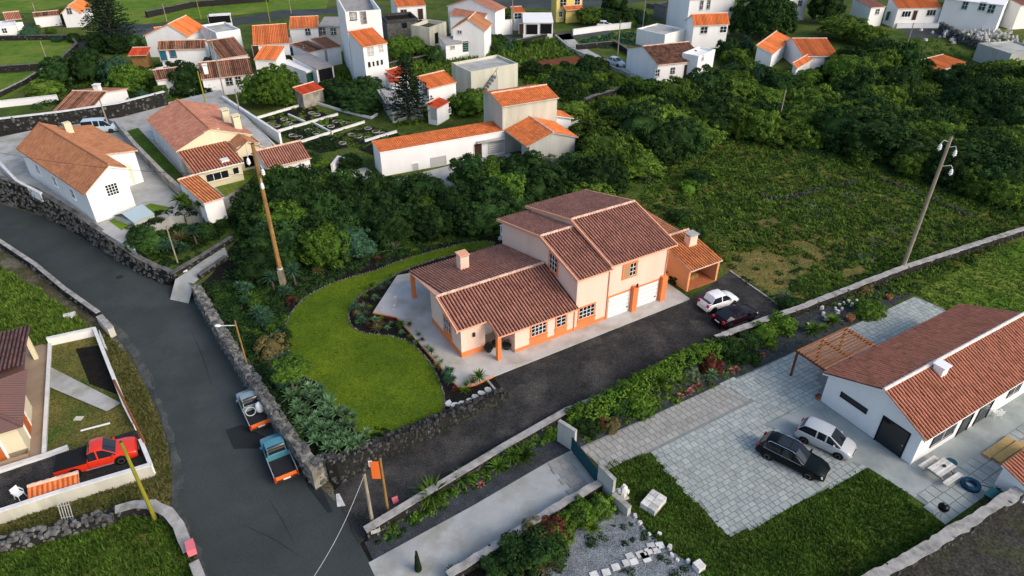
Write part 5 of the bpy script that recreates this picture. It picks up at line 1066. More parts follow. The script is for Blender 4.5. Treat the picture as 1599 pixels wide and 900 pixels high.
# ================================================================== VEHICLES
def vehicle(name, label, cat, px, az, paint, kind='hatch', z=None, scale=1.0, group=None):
    base = G(*px) if z is None else P(px[0], px[1], z)
    ang = math.pi/2-math.radians(az)               # local +x is the nose
    root = empty(name, base, ang, label, cat, group); pm = 'paint_'+paint
    K = dict(hatch=(3.75,1.64,1.47), wagon=(4.6,1.80,1.50), coupe=(4.2,1.72,1.36), mpv=(3.85,1.68,1.53), van=(4.6,1.78,1.9), pickup=(5.15,1.80,1.72), smallpick=(4.5,1.66,1.62))[kind]
    L_, Wd, Ht = [k*scale for k in K]; w2 = Wd/2; pick = 'pick' in kind
    # stations along the body: x, belt height, roof height, half widths at belt and roof; glass between belt and roof
    fr = lambda t: -L_/2+L_*t
    if kind == 'mpv': S = [(0,.55,.60,.82,.70),(.012,.80,.86,.91,.78),(.04,.95,1.05,.96,.77),(.11,.98,1.43,.98,.74),(.18,.98,1.52,1.,.75),(.40,.96,1.53,1.,.76),(.58,.94,1.48,1.,.75),(.795,.92,.99,1.,.76),(.83,.90,.94,.99,.80),(.91,.82,.86,.96,.76),(.97,.70,.74,.90,.70),(1,.54,.57,.80,.62)]; gl0, gl1, gl2, gl3 = 2, 4, 6, 7
    elif kind == 'hatch': S = [(0,.55,.60,.80,.66),(.015,.74,.80,.9,.74),(.05,.90,.98,.95,.76),(.15,.93,1.36/1.47*1.0,.98,.72),(.22,.93,1.45,1.,.74),(.40,.92,1.47,1.,.75),(.56,.90,1.42,1.,.74),(.735,.87,.94,1.,.74),(.78,.84,.88,.99,.78),(.88,.78,.82,.96,.74),(.965,.66,.70,.88,.66),(1,.52,.55,.78,.58)]; gl0, gl1, gl2, gl3 = 2, 4, 6, 7
    elif kind == 'mpvx': pass
    elif kind == 'wagon': S = [(0,.55,.60,.82,.66),(.012,.80,.85,.9,.76),(.035,.93,1.0,.95,.76),(.10,.95,1.38,.98,.72),(.16,.95,1.47,1.,.74),(.38,.94,1.50,1.,.75),(.54,.93,1.46,1.,.74),(.70,.90,.97,1.,.74),(.74,.88,.92,.99,.78),(.86,.83,.87,.96,.74),(.96,.70,.74,.88,.66),(1,.55,.58,.76,.58)]; gl0, gl1, gl2, gl3 = 2, 4, 6, 7
    elif kind == 'coupe': S = [(0,.55,.60,.80,.66),(.015,.78,.82,.9,.76),(.09,.90,.95,.95,.76),(.20,.92,1.22,.98,.70),(.30,.92,1.34,1.,.71),(.42,.91,1.36,1.,.72),(.52,.90,1.33,1.,.72),(.70,.86,.92,1.,.74),(.74,.84,.88,.99,.78),(.86,.78,.82,.96,.74),(.96,.66,.70,.88,.66),(1,.52,.55,.76,.58)]; gl0, gl1, gl2, gl3 = 2, 4, 6, 7
    elif kind == 'van': S = [(0,.55,.62,.9,.8),(.01,1.05,1.2,.96,.86),(.03,1.1,1.78,.98,.84),(.06,1.1,1.88,.99,.85),(.3,1.1,1.9,1.,.86),(.55,1.08,1.88,1.,.85),(.68,1.06,1.8,1.,.84),(.84,1.0,1.08,1.,.80),(.87,.97,1.0,.99,.82),(.93,.9,.93,.96,.78),(.98,.75,.78,.9,.7),(1,.55,.58,.82,.62)]; gl0, gl1, gl2, gl3 = 2, 4, 6, 7
    else:
        c0 = .40 if kind == 'pickup' else .47
        S = [(c0,.98,1.02,.98,.80),(c0+.005,1.0,1.08,.99,.80),(c0+.012,1.02,1.1,1.,.80),(c0+.03,1.02,1.62,1.,.77),(c0+.06,1.02,1.70,1.,.78),(c0+.14,1.02,1.72,1.,.79),(c0+.22,1.01,1.66,1.,.78),(.75,.98,1.04,1.,.80),(.785,.97,1.0,1.,.86),(.90,.92,.95,.98,.84),(.975,.80,.83,.93,.76),(1,.58,.62,.86,.68)]; gl0, gl1, gl2, gl3 = 2, 4, 6, 7
        S = [(t,b*Ht/1.72,r*Ht/1.72,p,q) for t,b,r,p,q in S]
    body = MB(); roof = MB(); gls = {'rear_window': MB(), 'windscreen': MB(), 'side_window': MB()}; R_ = []
    for t, bz, rz, wb_, wr in S:
        x = fr(t); zl = .24; wb_ *= w2; wr *= w2
        crown_ = .035*(1 if rz-bz > .2 else .4)
        R_.append([(x,-wb_*.90,zl),(x,-wb_*.985,zl+.16),(x,-wb_,(zl+bz)/2+.08),(x,-wb_*.965,bz-.03),(x,-wb_*.93,bz),(x,-wr,rz-.03),(x,-wr*.90,rz),(x,-wr*.4,rz+crown_),(x,wr*.4,rz+crown_),(x,wr*.90,rz),(x,wr,rz-.03),(x,wb_*.93,bz),(x,wb_*.965,bz-.03),(x,wb_,(zl+bz)/2+.08),(x,wb_*.985,zl+.16),(x,wb_*.90,zl)])
    n = 16
    for k in range(len(R_)-1):
        for i in range(n):
            j = (i+1) % n; q = [R_[k][i], R_[k][j], R_[k+1][j], R_[k+1][i]]
            side = i in (4, 10); top = 6 <= i <= 8
            if side and gl0+ (0) <= k < gl3: tgt = gls['side_window']
            elif top and gl0 <= k < gl1-0 and k >= gl0 and kind != 'van' and not (k == gl1-1 and not pick and kind not in ('coupe',)): tgt = gls['rear_window']
            elif top and gl2 <= k < gl3: tgt = gls['windscreen']
            else: tgt = body
            if tgt is body: body.add(q, [(3,2,1,0)])
            elif tgt is gls['side_window']: gls['side_window'].add(q, [(3,2,1,0)])
            else: tgt.add(q, [(3,2,1,0)])
    body.poly(R_[0]); body.poly(R_[-1][::-1])
    bo = body.build('body', pm, root, smooth=False)
    me = bo.data
    # weld so that shading runs smoothly over the panels
    import bmesh
    bm = bmesh.new(); bm.from_mesh(me); bmesh.ops.remove_doubles(bm, verts=bm.verts, dist=.0005)
    for f in bm.faces: f.smooth = True
    for e in bm.edges:
        if len(e.link_faces) == 2 and e.calc_face_angle(0) > .6: e.smooth = False
    bm.to_mesh(me); bm.free()
    for nm, g in gls.items():
        if g.v:
            bm = bmesh.new(); m_ = g.mesh(nm, ['glass_dark']); bm.from_mesh(m_); bmesh.ops.remove_doubles(bm, verts=bm.verts, dist=.0005)
            if nm == 'side_window':
                for s_ in (-1, 1):
                    b2 = bm.copy(); bmesh.ops.delete(b2, geom=[v for v in b2.verts if v.co.y*s_ < 0], context='VERTS'); m2 = bpy.data.meshes.new('side_window'); b2.to_mesh(m2); b2.free(); m2.materials.append(M['glass_dark']); put('side_window', m2, root)
            else:
                for f in bm.faces: f.smooth = True
                bm.to_mesh(m_); put(nm, m_, root)
            bm.free()
    # pillars, mouldings, roof rails
    def at(t): 
        for a, b in zip(S, S[1:]):
            if a[0] <= t <= b[0]:
                k = (t-a[0])/(b[0]-a[0]); return [a[i]+(b[i]-a[i])*k for i in range(5)]
        return S[-1]
    mb = MB()
    for t in ((.36,.53) if not pick else (S[5][0]-.005,)) if kind != 'hatch' else (.42,):
        _, bz, rz, a, b = at(t)
        for s_ in (-1, 1): mb.hexa([(fr(t)-.05,s_*a*w2*.94,bz-.01),(fr(t)+.05,s_*a*w2*.94,bz-.01),(fr(t)+.05,s_*(a*w2*.94+.012),bz-.01),(fr(t)-.05,s_*(a*w2*.94+.012),bz-.01)],[(fr(t)-.05,s_*b*w2,rz-.03),(fr(t)+.05,s_*b*w2,rz-.03),(fr(t)+.05,s_*(b*w2+.014),rz-.03),(fr(t)-.05,s_*(b*w2+.014),rz-.03)])
    mb.build('door_pillar', pm, root)
    wb0, wb1 = {'pickup': (.22,.79), 'smallpick': (.22,.80)}.get(kind, (.19,.80)); wr_ = {'pickup': .38, 'smallpick': .33, 'wagon': .33}.get(kind, .30)
    wm = MB(); prof = [(wr_*.62,-.10),(wr_*.95,-.11),(wr_,-.08),(wr_,.06),(wr_*.95,.09),(wr_*.62,.10)]
    wm.rings([[(r*math.cos(2*math.pi*i/18), y, r*math.sin(2*math.pi*i/18)) for i in range(18)] for r, y in prof]); tm = wm.mesh('wheel', ['rubber'], True)
    rm = MB()
    rm.rings([[(r*math.cos(2*math.pi*i/18), y, r*math.sin(2*math.pi*i/18)) for i in range(18)] for r, y in ((wr_*.62,.085),(wr_*.60,.10),(wr_*.50,.10),(wr_*.48,.05))], cap=False)
    for k in range(5):
        a = k*2*math.pi/5; c, s_ = math.cos(a), math.sin(a); hw = wr_*.09
        pts = [(-s_*hw,c*hw),(s_*hw,-c*hw),(c*wr_*.55+s_*hw,s_*wr_*.55-c*hw),(c*wr_*.55-s_*hw,s_*wr_*.55+c*hw)]
        rm.add([(x,.09,z_) for x,z_ in pts]+[(x,.07,z_) for x,z_ in pts], [(0,1,2,3),(0,3,7,4),(1,5,6,2)])
    rm.lathe((0,0,0),[(.001,0)],3) if False else None
    rim = rm.mesh('rim', ['rim'])
    ar = MB(); ar.rings([[((wr_*1.16)*math.cos(2*math.pi*i/20), y, (wr_*1.16)*math.sin(2*math.pi*i/20)) for i in range(20)] for y in (-.15,.012)]); arm = ar.mesh('wheel_arch', ['trim_black'])
    for t in (wb0, wb1):
        a = (at(t)[3] if t >= S[0][0] else 1.0)*w2
        for s_ in (1, -1):
            o_ = put('wheel_arch', arm, root); o_.location = (fr(t), s_*(a-.004), wr_+.02); o_.rotation_euler = (0,0,0 if s_ > 0 else math.pi)
            o_ = put('wheel', tm, root); o_.location = (fr(t), s_*(a-.06), wr_); o_.rotation_euler = (0,0,0 if s_ > 0 else math.pi)
            p_ = put('rim', rim, o_)
    zb = at(.97)[1]
    for s_ in (1, -1):
        b = MB(); x = fr(.955); yw = s_*w2*.66; b.hexa([(x-.16,yw-.20,zb-.12),(fr(.99)+.02,yw-.16,zb-.16),(fr(.985),yw+.12,zb-.16),(x-.16,yw+.18,zb-.12)] if True else 0, [(x-.16,yw-.20,zb+.035),(fr(.975)+.01,yw-.16,zb-.01),(fr(.97),yw+.12,zb-.01),(x-.16,yw+.18,zb+.03)]); b.build('headlight', 'lamp_glass', root)
        b = MB(); x = fr(0)
        if not pick: b.box(x-.015,x+.12,s_*w2*.72-.11,s_*w2*.72+.11,.68,.92); b.build('tail_light', 'lamp_red', root)
        b = MB(); t_ = .69 if not pick else .72; b.box(fr(t_)-.07,fr(t_)+.05,s_*(w2+.02)-.09,s_*(w2+.02)+.09,at(t_)[1]-.02,at(t_)[1]+.13); b.build('wing_mirror', pm if paint != 'plum' else 'paint_black', root)
    b = MB(); b.box(fr(.985),fr(1)+.05,-w2*.72,w2*.72,.26,.50); b.build('front_bumper', 'trim_black' if paint in ('red','slate','cyan') else pm, root)
    b = MB(); b.box(fr(.995)+.02,fr(1)+.065,-.26,.26,.40,.51); b.build('number_plate', 'plate', root)
    b = MB(); b.box(fr(1)-.01,fr(1)+.055,-w2*.45,w2*.45,.52,.58); b.build('grille', 'trim_black', root)
    if not pick:
        b = MB(); b.box(fr(0)-.05,fr(.03),-w2*.80,w2*.80,.28,.54); b.build('rear_bumper', pm, root)
        b = MB(); b.box(fr(0)-.065,fr(0)-.045,-.26,.26,.58,.69); b.build('number_plate', 'plate', root)
        for s_ in (1,-1):
            for t in ((.46,.62) if kind != 'hatch' else (.5,)):
                b = MB(); b.box(fr(t)-.1,fr(t)+.1,s_*w2*.985-.02,s_*w2*.985+.02,.80,.835); b.build('door_handle', pm, root)
    if kind == 'wagon':
        for s_ in (1,-1):
            b = MB(); b.path([(fr(.14),s_*w2*.68,1.42),(fr(.17),s_*w2*.68,1.53),(fr(.50),s_*w2*.68,1.54),(fr(.54),s_*w2*.68,1.45)], .022); b.build('roof_rail', 'chrome', root)
            b = MB(); b.path([(fr(t),s_*(at(t)[3]*w2*.935+.01),at(t)[1]+.005) for t in (.1,.3,.5,.68)], .014); b.build('window_trim', 'chrome', root)
        for t in (.27,.44): b = MB(); b.tube((fr(t),-w2*.68,1.55),(fr(t),w2*.68,1.55),.03); b.build('roof_bar', 'trim_black', root)
        b = MB(); b.box(fr(.25),fr(.55),-w2*.52,w2*.52,1.531,1.537); b.build('glass_roof', 'glass_dark', root)
    if pick:
        x0, x1 = fr(0), fr(S[0][0])-.02; zt = .98*Ht/1.72; zf = .62; t = .06
        b = MB(); b.box(x0,x1,-w2,w2,.36,zf); b.build('bed_floor', pm if paint == 'red' else 'iron', root)
        b = MB(); b.box(x0+t,x1,-w2,-w2+t,zf,zt); b.box(x0+t,x1,w2-t,w2,zf,zt); b.box(x1-t,x1,-w2+t,w2-t,zf,zt); b.build('bed_side', pm, root)
        b = MB(); b.box(x0,x0+t,-w2,w2,zf-.2,zt-.01); b.build('tailgate', {'red': pm}.get(paint, 'sign_orange'), root)
        for s_ in (1,-1): b = MB(); b.box(x0-.02,x0+.08,s_*(w2-.07)-.06,s_*(w2-.07)+.06,.66,.92); b.build('tail_light', 'lamp_red', root)
        b = MB(); b.box(x0-.10,x0,-w2*.85,w2*.85,.36,.48); b.build('rear_bumper', 'iron' if paint != 'red' else 'chrome', root)
        b = MB(); b.box(x0-.03,x0-.005,-.25,.25,.5,.61); b.build('number_plate', 'plate', root)
        if paint == 'red':
            b = MB(); b.box(x0+.02,x1-.02,-w2+.02,w2-.02,zt,zt+.04); b.build('bed_cover', 'trim_black', root)
            for s_ in (1,-1): b = MB(); b.tube((fr(.36),s_*(w2+.03),.38),(fr(.70),s_*(w2+.03),.38),.05); b.build('side_step', 'chrome', root)
        else:
            for s_ in (1,-1): b = MB(); b.tube((x0+.05,s_*(w2-.03),zt+.04),(x1,s_*(w2-.03),zt+.04),.025); b.build('bed_rail', 'shutter_grey', root)
            b = MB(); b.path([(x1+.05,-w2+.1,zt),(x1+.05,-w2+.15,zt+.55),(x1+.05,w2-.15,zt+.55),(x1+.05,w2-.1,zt)], .03); b.build('head_rack', 'iron', root)
    return root
vehicle('parked_car', 'small white hatchback with a dark rear window parked beside the dark purple car', 'car', (1121,477), 62, 'white', 'hatch')
vehicle('parked_car', 'dark purple rounded car parked beside the white hatchback', 'car', (1147,500), 61, 'plum', 'coupe')
vehicle('parked_car', 'black estate car with roof rails parked on the grey paving', 'car', (1236,722), 129, 'black', 'wagon')
vehicle('parked_car', 'silver small car parked by the end wall of the white bungalow', 'car', (1287,695), 129, 'silver', 'mpv')
vehicle('pickup_truck', 'bright red pickup with a black bed cover in the walled yard', 'pickup', (157,722), 66, 'red', 'pickup', ZR+.03)
vehicle('pickup_truck', 'grey pickup with a white sack and a hoop in its open bed', 'pickup', (398,646), -33, 'slate', 'smallpick', ZR+.01)
vehicle('pickup_truck', 'blue pickup with an empty dark bed and an orange tailgate on the road', 'pickup', (437,722), -31, 'cyan', 'smallpick', ZR+.01)
vehicle('parked_van', 'pale blue van parked behind the white house', 'van', (160,206), 75, 'bluewhite', 'van', ZP)
vehicle('parked_car', 'pale blue car on the lane left of the farmhouse', 'car', (962,102), 140, 'bluewhite', 'hatch')
vehicle('parked_car', 'small white car beside the dark wall of the crop field', 'car', (945,43), 95, 'white', 'hatch')
vehicle('parked_car', 'white car parked on the rubble plot at the upper right', 'car', (1535,40), 75, 'white', 'van')
# load in the grey pickup
q = P(404,655,ZR); d = Vector((math.sin(math.radians(-33)), math.cos(math.radians(-33)), 0)); s_ = Vector((d.y,-d.x,0))
c = Vector((*P(398,646,ZR).xy, 0))
def onbed(f, r, z): p = c+d*f+s_*r; return Vector((p.x,p.y,ZR+z))
mb = MB(); p = onbed(-.75,.38,.66); mb.lathe((0,0,0),[(.02,0),(.26,.02),(.31,.2),(.30,.6),(.24,.78),(.10,.86),(.05,.95)],12); o_ = mb.build('grain_sack', 'plastic_white', None, True); o_.location = p; tag(o_, 'white sack standing in the bed of the grey pickup', 'sack')
mb = MB(); n = 20
mb.rings([[((.36+.035*math.cos(f))*math.cos(t), (.36+.035*math.cos(f))*math.sin(t), .035*math.sin(f)) for t in [2*math.pi*i/n for i in range(n)]] for f in [k*math.pi/3 for k in range(7)]], cap=False)
o_ = mb.build('metal_hoop', 'galv'); o_.location = onbed(-.75,-.32,.98); o_.rotation_euler = (.35,.2,0); tag(o_, 'pale hoop leaning in the bed of the grey pickup', 'hoop')
# ================================================================== POLES, LAMPS, SIGNS
def pole_h(top, b):
    d = ray(*top); k = b.xy.length/Vector((d.x, d.y)).length; return CAMH+d.z*k-b.z
def insulator(t, x, y, z, drop=True):
    b = MB(); b.path([(0,0,z+.15),(x*.8,y*.8,z+.35),(x,y,z+.1)], .03); b.build('insulator_arm', 'galv', t)
    b = MB(); b.lathe((x,y,z-.62),[(.05,0),(.05,.1),(.17,.14),(.17,.22),(.07,.26),(.17,.32),(.17,.40),(.07,.44),(.14,.5),(.05,.66)],8); b.build('insulator', 'porcelain', t)
def pole(name, label, top, base, m, r0=.13, r1=.09, z=None, group=None, cat='pole', n=8):
    b = G(*base) if z is None else P(*base, z); hgt = pole_h(top, b); dx = ray(*top).normalized()
    o = empty(name, b, 0, label, cat, group); mb = MB(); mb.tube((0,0,-.3),(0,0,hgt),r0,r1,n); mb.build('shaft', m, o); o['h'] = hgt
    mb = MB(); mb.tube((0,0,hgt),(0,0,hgt+.05),r1*1.1,r1*.7,n); mb.build('cap', 'iron', o)
    return o, hgt
t, hh = pole('utility_pole', 'tall orange-brown wooden pole rising from the garden bed beside the lawn', (390,225), (443,445), 'timber', .24, .16)
b = MB(); b.box(-.25,.25,-.25,.25,-.2,1.7); b.build('pole_footing', 'timber_grey', t)
b = MB(); b.tube((0,0,1.8),(0,0,1.95),.27,.27,10); b.build('clamp', 'galv', t)
insulator(t, -.55,-.3,hh-1.2); insulator(t, .5,-.3,hh-2.2); insulator(t, .25,-.5,hh-3.4)
b = MB()
for k in range(7): b.box(.16,.22,-.1,.1,2.4+k*1.3,2.44+k*1.3)
b.build('step_iron', 'iron', t)
t, hh = pole('utility_pole', 'tall wooden pole with three white insulators at the scrub field wall', (1484,212), (1408,425), 'timber_grey', .20, .14)
insulator(t, -.75,-.1,hh-.7); insulator(t, .65,-.3,hh-1.2); insulator(t, .95,-.3,hh-3.0)
pole('utility_pole', 'mossy yellow wooden pole inside the curved wall at the bottom left', (190,690), (243,812), 'timber_moss', .14, .09, ZR)
pole('concrete_post', 'short slim grey pole beside the spiky yellow-green rosettes', (257,355), (280,418), 'timber_grey', .09, .06, -.4)
t, hh = pole('street_lamp', 'slim street lamp with a white head over the road by the garden wall', (368,500), (393,595), 'timber', .08, .06, ZR, cat='street lamp')
b = MB(); b.tube((0,0,hh-.5),(-1.2,-.25,hh-.35),.035); b.build('lamp_arm', 'galv', t)
b = MB(); b.lathe((0,0,0),[(.03,0),(.13,.04),(.15,.1),(.10,.17),(.02,.19)],12); o_ = b.build('lamp_head', 'plastic_white', t, True); o_.location = (-1.3,-.27,hh-.42); o_.scale = (1.8,1,1)
pole('concrete_post', 'thick pale post with a cable at the mouth of the driveway', (565,740), (583,822), 'timber_grey', .13, .10)
t, hh = pole('utility_pole', 'orange wooden post carrying an orange sign at the mouth of the driveway', (592,715), (607,803), 'timber', .10, .075)
b = MB(); b.box(-.62,-.10,-.16,-.10,hh-1.75,hh-.25); b.build('sign_box', 'sign_orange', t); b = MB(); b.box(-.74,-.5,-.10,-.04,hh-.75,hh-.25); b.build('sign_back', 'white_paint', t)
cb = G(583,822); hh = pole_h((565,740), cb); e_ = P(488,905,.2)
b = MB(); b.path([Vector((cb.x,cb.y,cb.z+hh-.2)).lerp(e_, k/8)+Vector((0,0,-.5*math.sin(math.pi*k/8))) for k in range(9)], .018, 5); tag(b.build('overhead_cable', 'shutter_grey'), 'thin pale cable sagging from the driveway post across the road', 'cable')
for top, base, m, lab in [((970,32),(965,85),'timber_grey','pale pole beside the crop field and the farmhouse lane'), ((416,-2),(422,35),'timber_moss','yellowish pole behind the orange roofs of the village centre'), ((454,-2),(455,21),'timber_grey','white pole behind the narrow orange-roofed house'), ((50,5),(62,37),'timber_grey','pale pole beside the low dark shed at the far left'),
    ((307,0),(314,30),'timber_moss','yellow pole on the green hill behind the broad orange roof'), ((254,5),(261,34),'timber_grey','grey pole left of the broad orange roof on the hill'), ((60,65),(72,90),'timber_grey','pale pole standing in the far left meadow'), ((310,110),(321,160),'timber_moss','pole in the hedge below the mottled long house'), ((160,155),(173,207),'timber_grey','pole beside the pale blue van'),
    ((366,140),(374,172),'timber_grey','thin white pole by the wall of the cream house'), ((337,48),(352,155),'timber_grey','tall thin pole in front of the mottled brown roofs'), ((1007,-2),(1004,45),'timber_grey','thick grey pole behind the crop field'), ((1423,36),(1415,77),'timber_grey','thin pole below the row house street'), ((1223,138),(1212,212),'timber_grey','grey pole at the edge of the dark woods'), ((764,32),(765,72),'timber_grey','dark pole at the corner of the green-doored garage'), ((800,-2),(801,54),'timber_grey','thin lamp pole beside the two-door garage'), ((1434,82),(1437,104),'timber_grey','short pole left of the lone orange roof')]:
    pole('village_pole', lab, top, base, m, .12, .08)
def cable(label, a, b_, sag, r_=.016):
    a, b_ = Vector(a), Vector(b_); mb = MB(); n = 14; mb.path([a.lerp(b_, k/n)+Vector((0,0,-sag*4*(k/n)*(1-k/n))) for k in range(n+1)], r_, 4); tag(mb.build('overhead_cable', 'trim_black'), label, 'cable')
pr = G(1408,425); pl_ = G(443,445); hr, hl = pole_h((1484,212), pr), pole_h((390,225), pl_); pm_ = P(1212,212); pv = P(374,172)
cable('upper dark cable from the scrub field pole towards the wood', pr+Vector((-.75,-.1,hr-1.2)), pm_+Vector((0,0,pole_h((1223,138), pm_))), 1.2); cable('cable leaving the scrub field pole past the right edge', pr+Vector((.65,-.3,hr-1.7)), P(1750,330)+Vector((0,0,11)), 1.0)
cable('cable from the tall pole by the lawn to the cream house wall pole', pl_+Vector((-.55,-.3,hl-1.7)), pv+Vector((0,0,pole_h((366,140), pv))), 1.0); cable('cable from the tall pole by the lawn over the tall basalt wall', pl_+Vector((.5,-.3,hl-2.7)), P(-60,330)+Vector((0,0,9)), 1.2)
b = MB(); b.box(-.2,.2,-.02,.05,0,.45); o_ = b.build('small_sign', 'sign_pink'); o_.location = G(619,786); o_.rotation_euler = (-.5,0,AU); tag(o_, 'small pink plate leaning on the driveway wall', 'sign')
b = MB(); b.box(-.42,.42,-.25,.25,0,.55); o_ = b.build('utility_box', 'sign_pink'); o_.location = P(300,860,ZR+.75); o_.rotation_euler = (0,0,2.1); tag(o_, 'pink red box on top of the curved wall by the road', 'box')
m_ = empty('meter_box', P(289,427,-.2), .55, 'white meter box with a dark window on the low basalt wall', 'meter box')
b = MB(); b.box(-.3,.3,-.1,.1,-.25,.3); b.build('case', 'plastic_white', m_); b = MB(); b.box(-.16,.16,-.12,-.1,-.05,.15); b.build('window', 'glass_dark', m_)
mk = [P(525,773,ZR), P(533,771,ZR), P(541,791,ZR), P(527,792,ZR)]; b = MB(); b.prism([p.xy for p in mk], ZR, ZR+.06); tag(b.build('kerb_slab', 'white_stone'), 'white slab on the ground at the foot of the corner wall', 'slab')
# ================================================================== GARDEN AND YARD OBJECTS
c_ = G(1466,742); t = empty('picnic_table', c_, AU, 'whitish picnic table with two attached benches on the concrete', 'picnic table')
pk = MB(); pk.box(-.9,.9,-.085,.085,0,.04); pkm = pk.mesh('board', ['white_stone'])
for k in range(5): o_ = put('board', pkm, t); o_.location = (0,-.37+k*.185,.74)
for y in (-.85,.85):
    for k in (-1,1): o_ = put('bench_board', pkm, t); o_.location = (0,y+k*.09,.43)
for x in (-.6,.6):
    for s_ in (-1,1): b = MB(); b.tube((x,s_*.25,.74),(x,s_*.75,0),.045,.045,4); b.build('leg', 'timber_grey', t)
    b = MB(); b.box(x-.03,x+.03,-1.0,1.0,.36,.43); b.build('bench_bearer', 'timber_grey', t)
b = MB(); b.lathe((0,0,0),[(.10,0),(.13,.05),(.09,.12)],10); o_ = b.build('bowl', 'iron'); o_.location = c_+Vector((.15,.05,.78)); tag(o_, 'little dark bowl on the picnic table', 'bowl')
t = empty('round_stool', G(1483,729), 0, 'round dark teal garden stool beside the picnic table', 'stool'); b = MB(); b.lathe((0,0,.42),[(.36,0),(.38,.03),(.36,.06)],18); b.build('seat', 'plastic_teal', t)
for k in range(4): a = k*1.57+.4; b = MB(); b.tube((.24*math.cos(a),.24*math.sin(a),.42),(.32*math.cos(a),.32*math.sin(a),0),.025); b.build('leg', 'iron', t)
b = MB(); rr = random.Random(3)
for lv in range(4):
    for rad in (.36,.46,.56):
        pts = [(rad*math.cos(k*.35)*(1+.03*rr.random()), rad*math.sin(k*.35), .045+.075*lv+rr.uniform(-.01,.01)) for k in range(19)]; b.path(pts, .036, 5)
b.path([(.5,.1,.05),(1.0,.0,.04),(1.5,-.25,.04),(1.9,-.2,.04)], .03, 5); o_ = b.build('garden_hose', 'plastic_blue'); o_.location = G(1515,761,.06); tag(o_, 'coil of blue hose lying on the stone slabs', 'hose')
t = empty('wheelbarrow', G(1548,783), .6, 'dark teal wheelbarrow against the pale boundary wall', 'wheelbarrow')
b = MB(); b.hexa([(-.35,-.25,.3),(.35,-.25,.3),(.35,.25,.3),(-.35,.25,.3)],[(-.6,-.42,.72),(.6,-.42,.62),(.6,.42,.62),(-.6,.42,.72)]); b.build('tray', 'plastic_teal', t)
b = MB(); b.rings([[(.62+.19*math.cos(k*.52), y, .19+.19*math.sin(k*.52)) for k in range(12)] for y in (-.05,.05)]); b.build('wheel', 'rubber', t)
for s_ in (-1,1): b = MB(); b.path([(.62,s_*.08,.2),(-.2,s_*.26,.33),(-1.15,s_*.30,.62)], .025); b.build('handle', 'iron', t); b = MB(); b.tube((-.3,s_*.26,.32),(-.4,s_*.28,0),.022); b.build('leg', 'iron', t)
t = empty('kettle_grill', G(1468,805), 0, 'black kettle grill on thin legs at the corner of the slabs', 'grill')
b = MB(); b.lathe((0,0,.5),[(.12,0),(.28,.1),(.33,.24),(.33,.27)],16); b.build('bowl', 'trim_black', t, True); b = MB(); b.lathe((0,0,.78),[(.33,0),(.30,.12),(.18,.23),(.03,.27)],16); l_ = b.build('lid', 'paint_black', t, True); b = MB(); b.box(-.06,.06,-.02,.02,1.05,1.1); b.build('handle', 'chrome', l_)
for k in range(3): a = k*2.09; b = MB(); b.tube((.18*math.cos(a),.18*math.sin(a),.55),(.36*math.cos(a),.36*math.sin(a),0),.018); b.build('leg', 'chrome', t)
def chair(loc, ang, label):
    t = empty('garden_chair', loc, ang, label, 'chair'); b = MB(); b.box(-.24,.24,-.24,.24,.41,.45); b.build('seat', 'plastic_white', t)
    b = MB(); b.hexa([(-.23,.2,.45),(.23,.2,.45),(.23,.24,.45),(-.23,.24,.45)],[(-.25,.30,.9),(.25,.30,.9),(.25,.34,.9),(-.25,.34,.9)]); b.build('backrest', 'plastic_white', t)
    for x in (-1,1):
        for y in (-1,1): b = MB(); b.tube((x*.2,y*.2,.42),(x*.25,y*.25,0),.025); b.build('leg', 'plastic_white', t)
        b = MB(); b.box(x*.27-.03,x*.27+.03,-.2,.28,.64,.68); b.tube((x*.27,-.18,.64),(x*.23,-.2,.43),.02); b.build('armrest', 'plastic_white', t)
chair(G(1555,652), AU+2.6, 'white plastic chair against the front of the white bungalow'); chair(P(33,778,ZR+.03), 1.2, 'white plastic chair left of the low orange tiled roof')
t = empty('timber_stack', G(1578,712), AU, 'stack of yellowish boards beside the little tiled shed', 'timber stack')
bb = MB(); bb.box(-1.6,1.6,-.28,.28,0,.07); bbm = bb.mesh('board', ['board_wood'])
for k in range(8): o_ = put('board', bbm, t); o_.location = (rr.uniform(-.2,.2), -.45+.62*(k%3), .05+.09*(k//3)); o_.rotation_euler = (0,0,rr.uniform(-.03,.03))
t = empty('paver_pallet', G(1020,790), AU-1.25, 'white pallet of stacked paving blocks on the grass', 'pallet'); b = MB(); b.box(-.55,.55,-.75,.75,0,.13); b.build('pallet', 'timber_grey', t)
cb_ = MB(); cb_.box(-.255,.255,-.235,.235,0,.42); cbm = cb_.mesh('block_stack', ['white_stone'])
for x in (-.27,.27):
    for y in (-.5,0,.5): o_ = put('block_stack', cbm, t); o_.location = (x,y,.13)
t = empty('stone_statue', G(973,778), .4, 'weathered pale stone ornament on the grass by the gate wall', 'statue'); b = MB(); b.box(-.3,.3,-.3,.3,0,.18); b.build('plinth', 'white_stone', t)
b = MB()
for q in ((0,0,.42,.33),(.05,.05,.78,.30),(-.22,.12,.66,.2),(.2,-.1,.62,.2),(.02,.02,1.08,.2)): b.rock(q[:3], q[3], q[3]*.9, q[3]*.9, rr)
b.build('figure', 'white_stone', t); b = MB(); b.box(-.5,-.05,.25,.6,0,.35); b.build('broken_block', 'white_stone', t)
b = MB(); b.box(-.27,.27,-.27,.27,0,.48); o_ = b.build('stone_cube', 'white_stone'); o_.location = G(1091,889); o_.rotation_euler = (0,0,.55); tag(o_, 'white stone cube at the edge of the gravel garden', 'block')
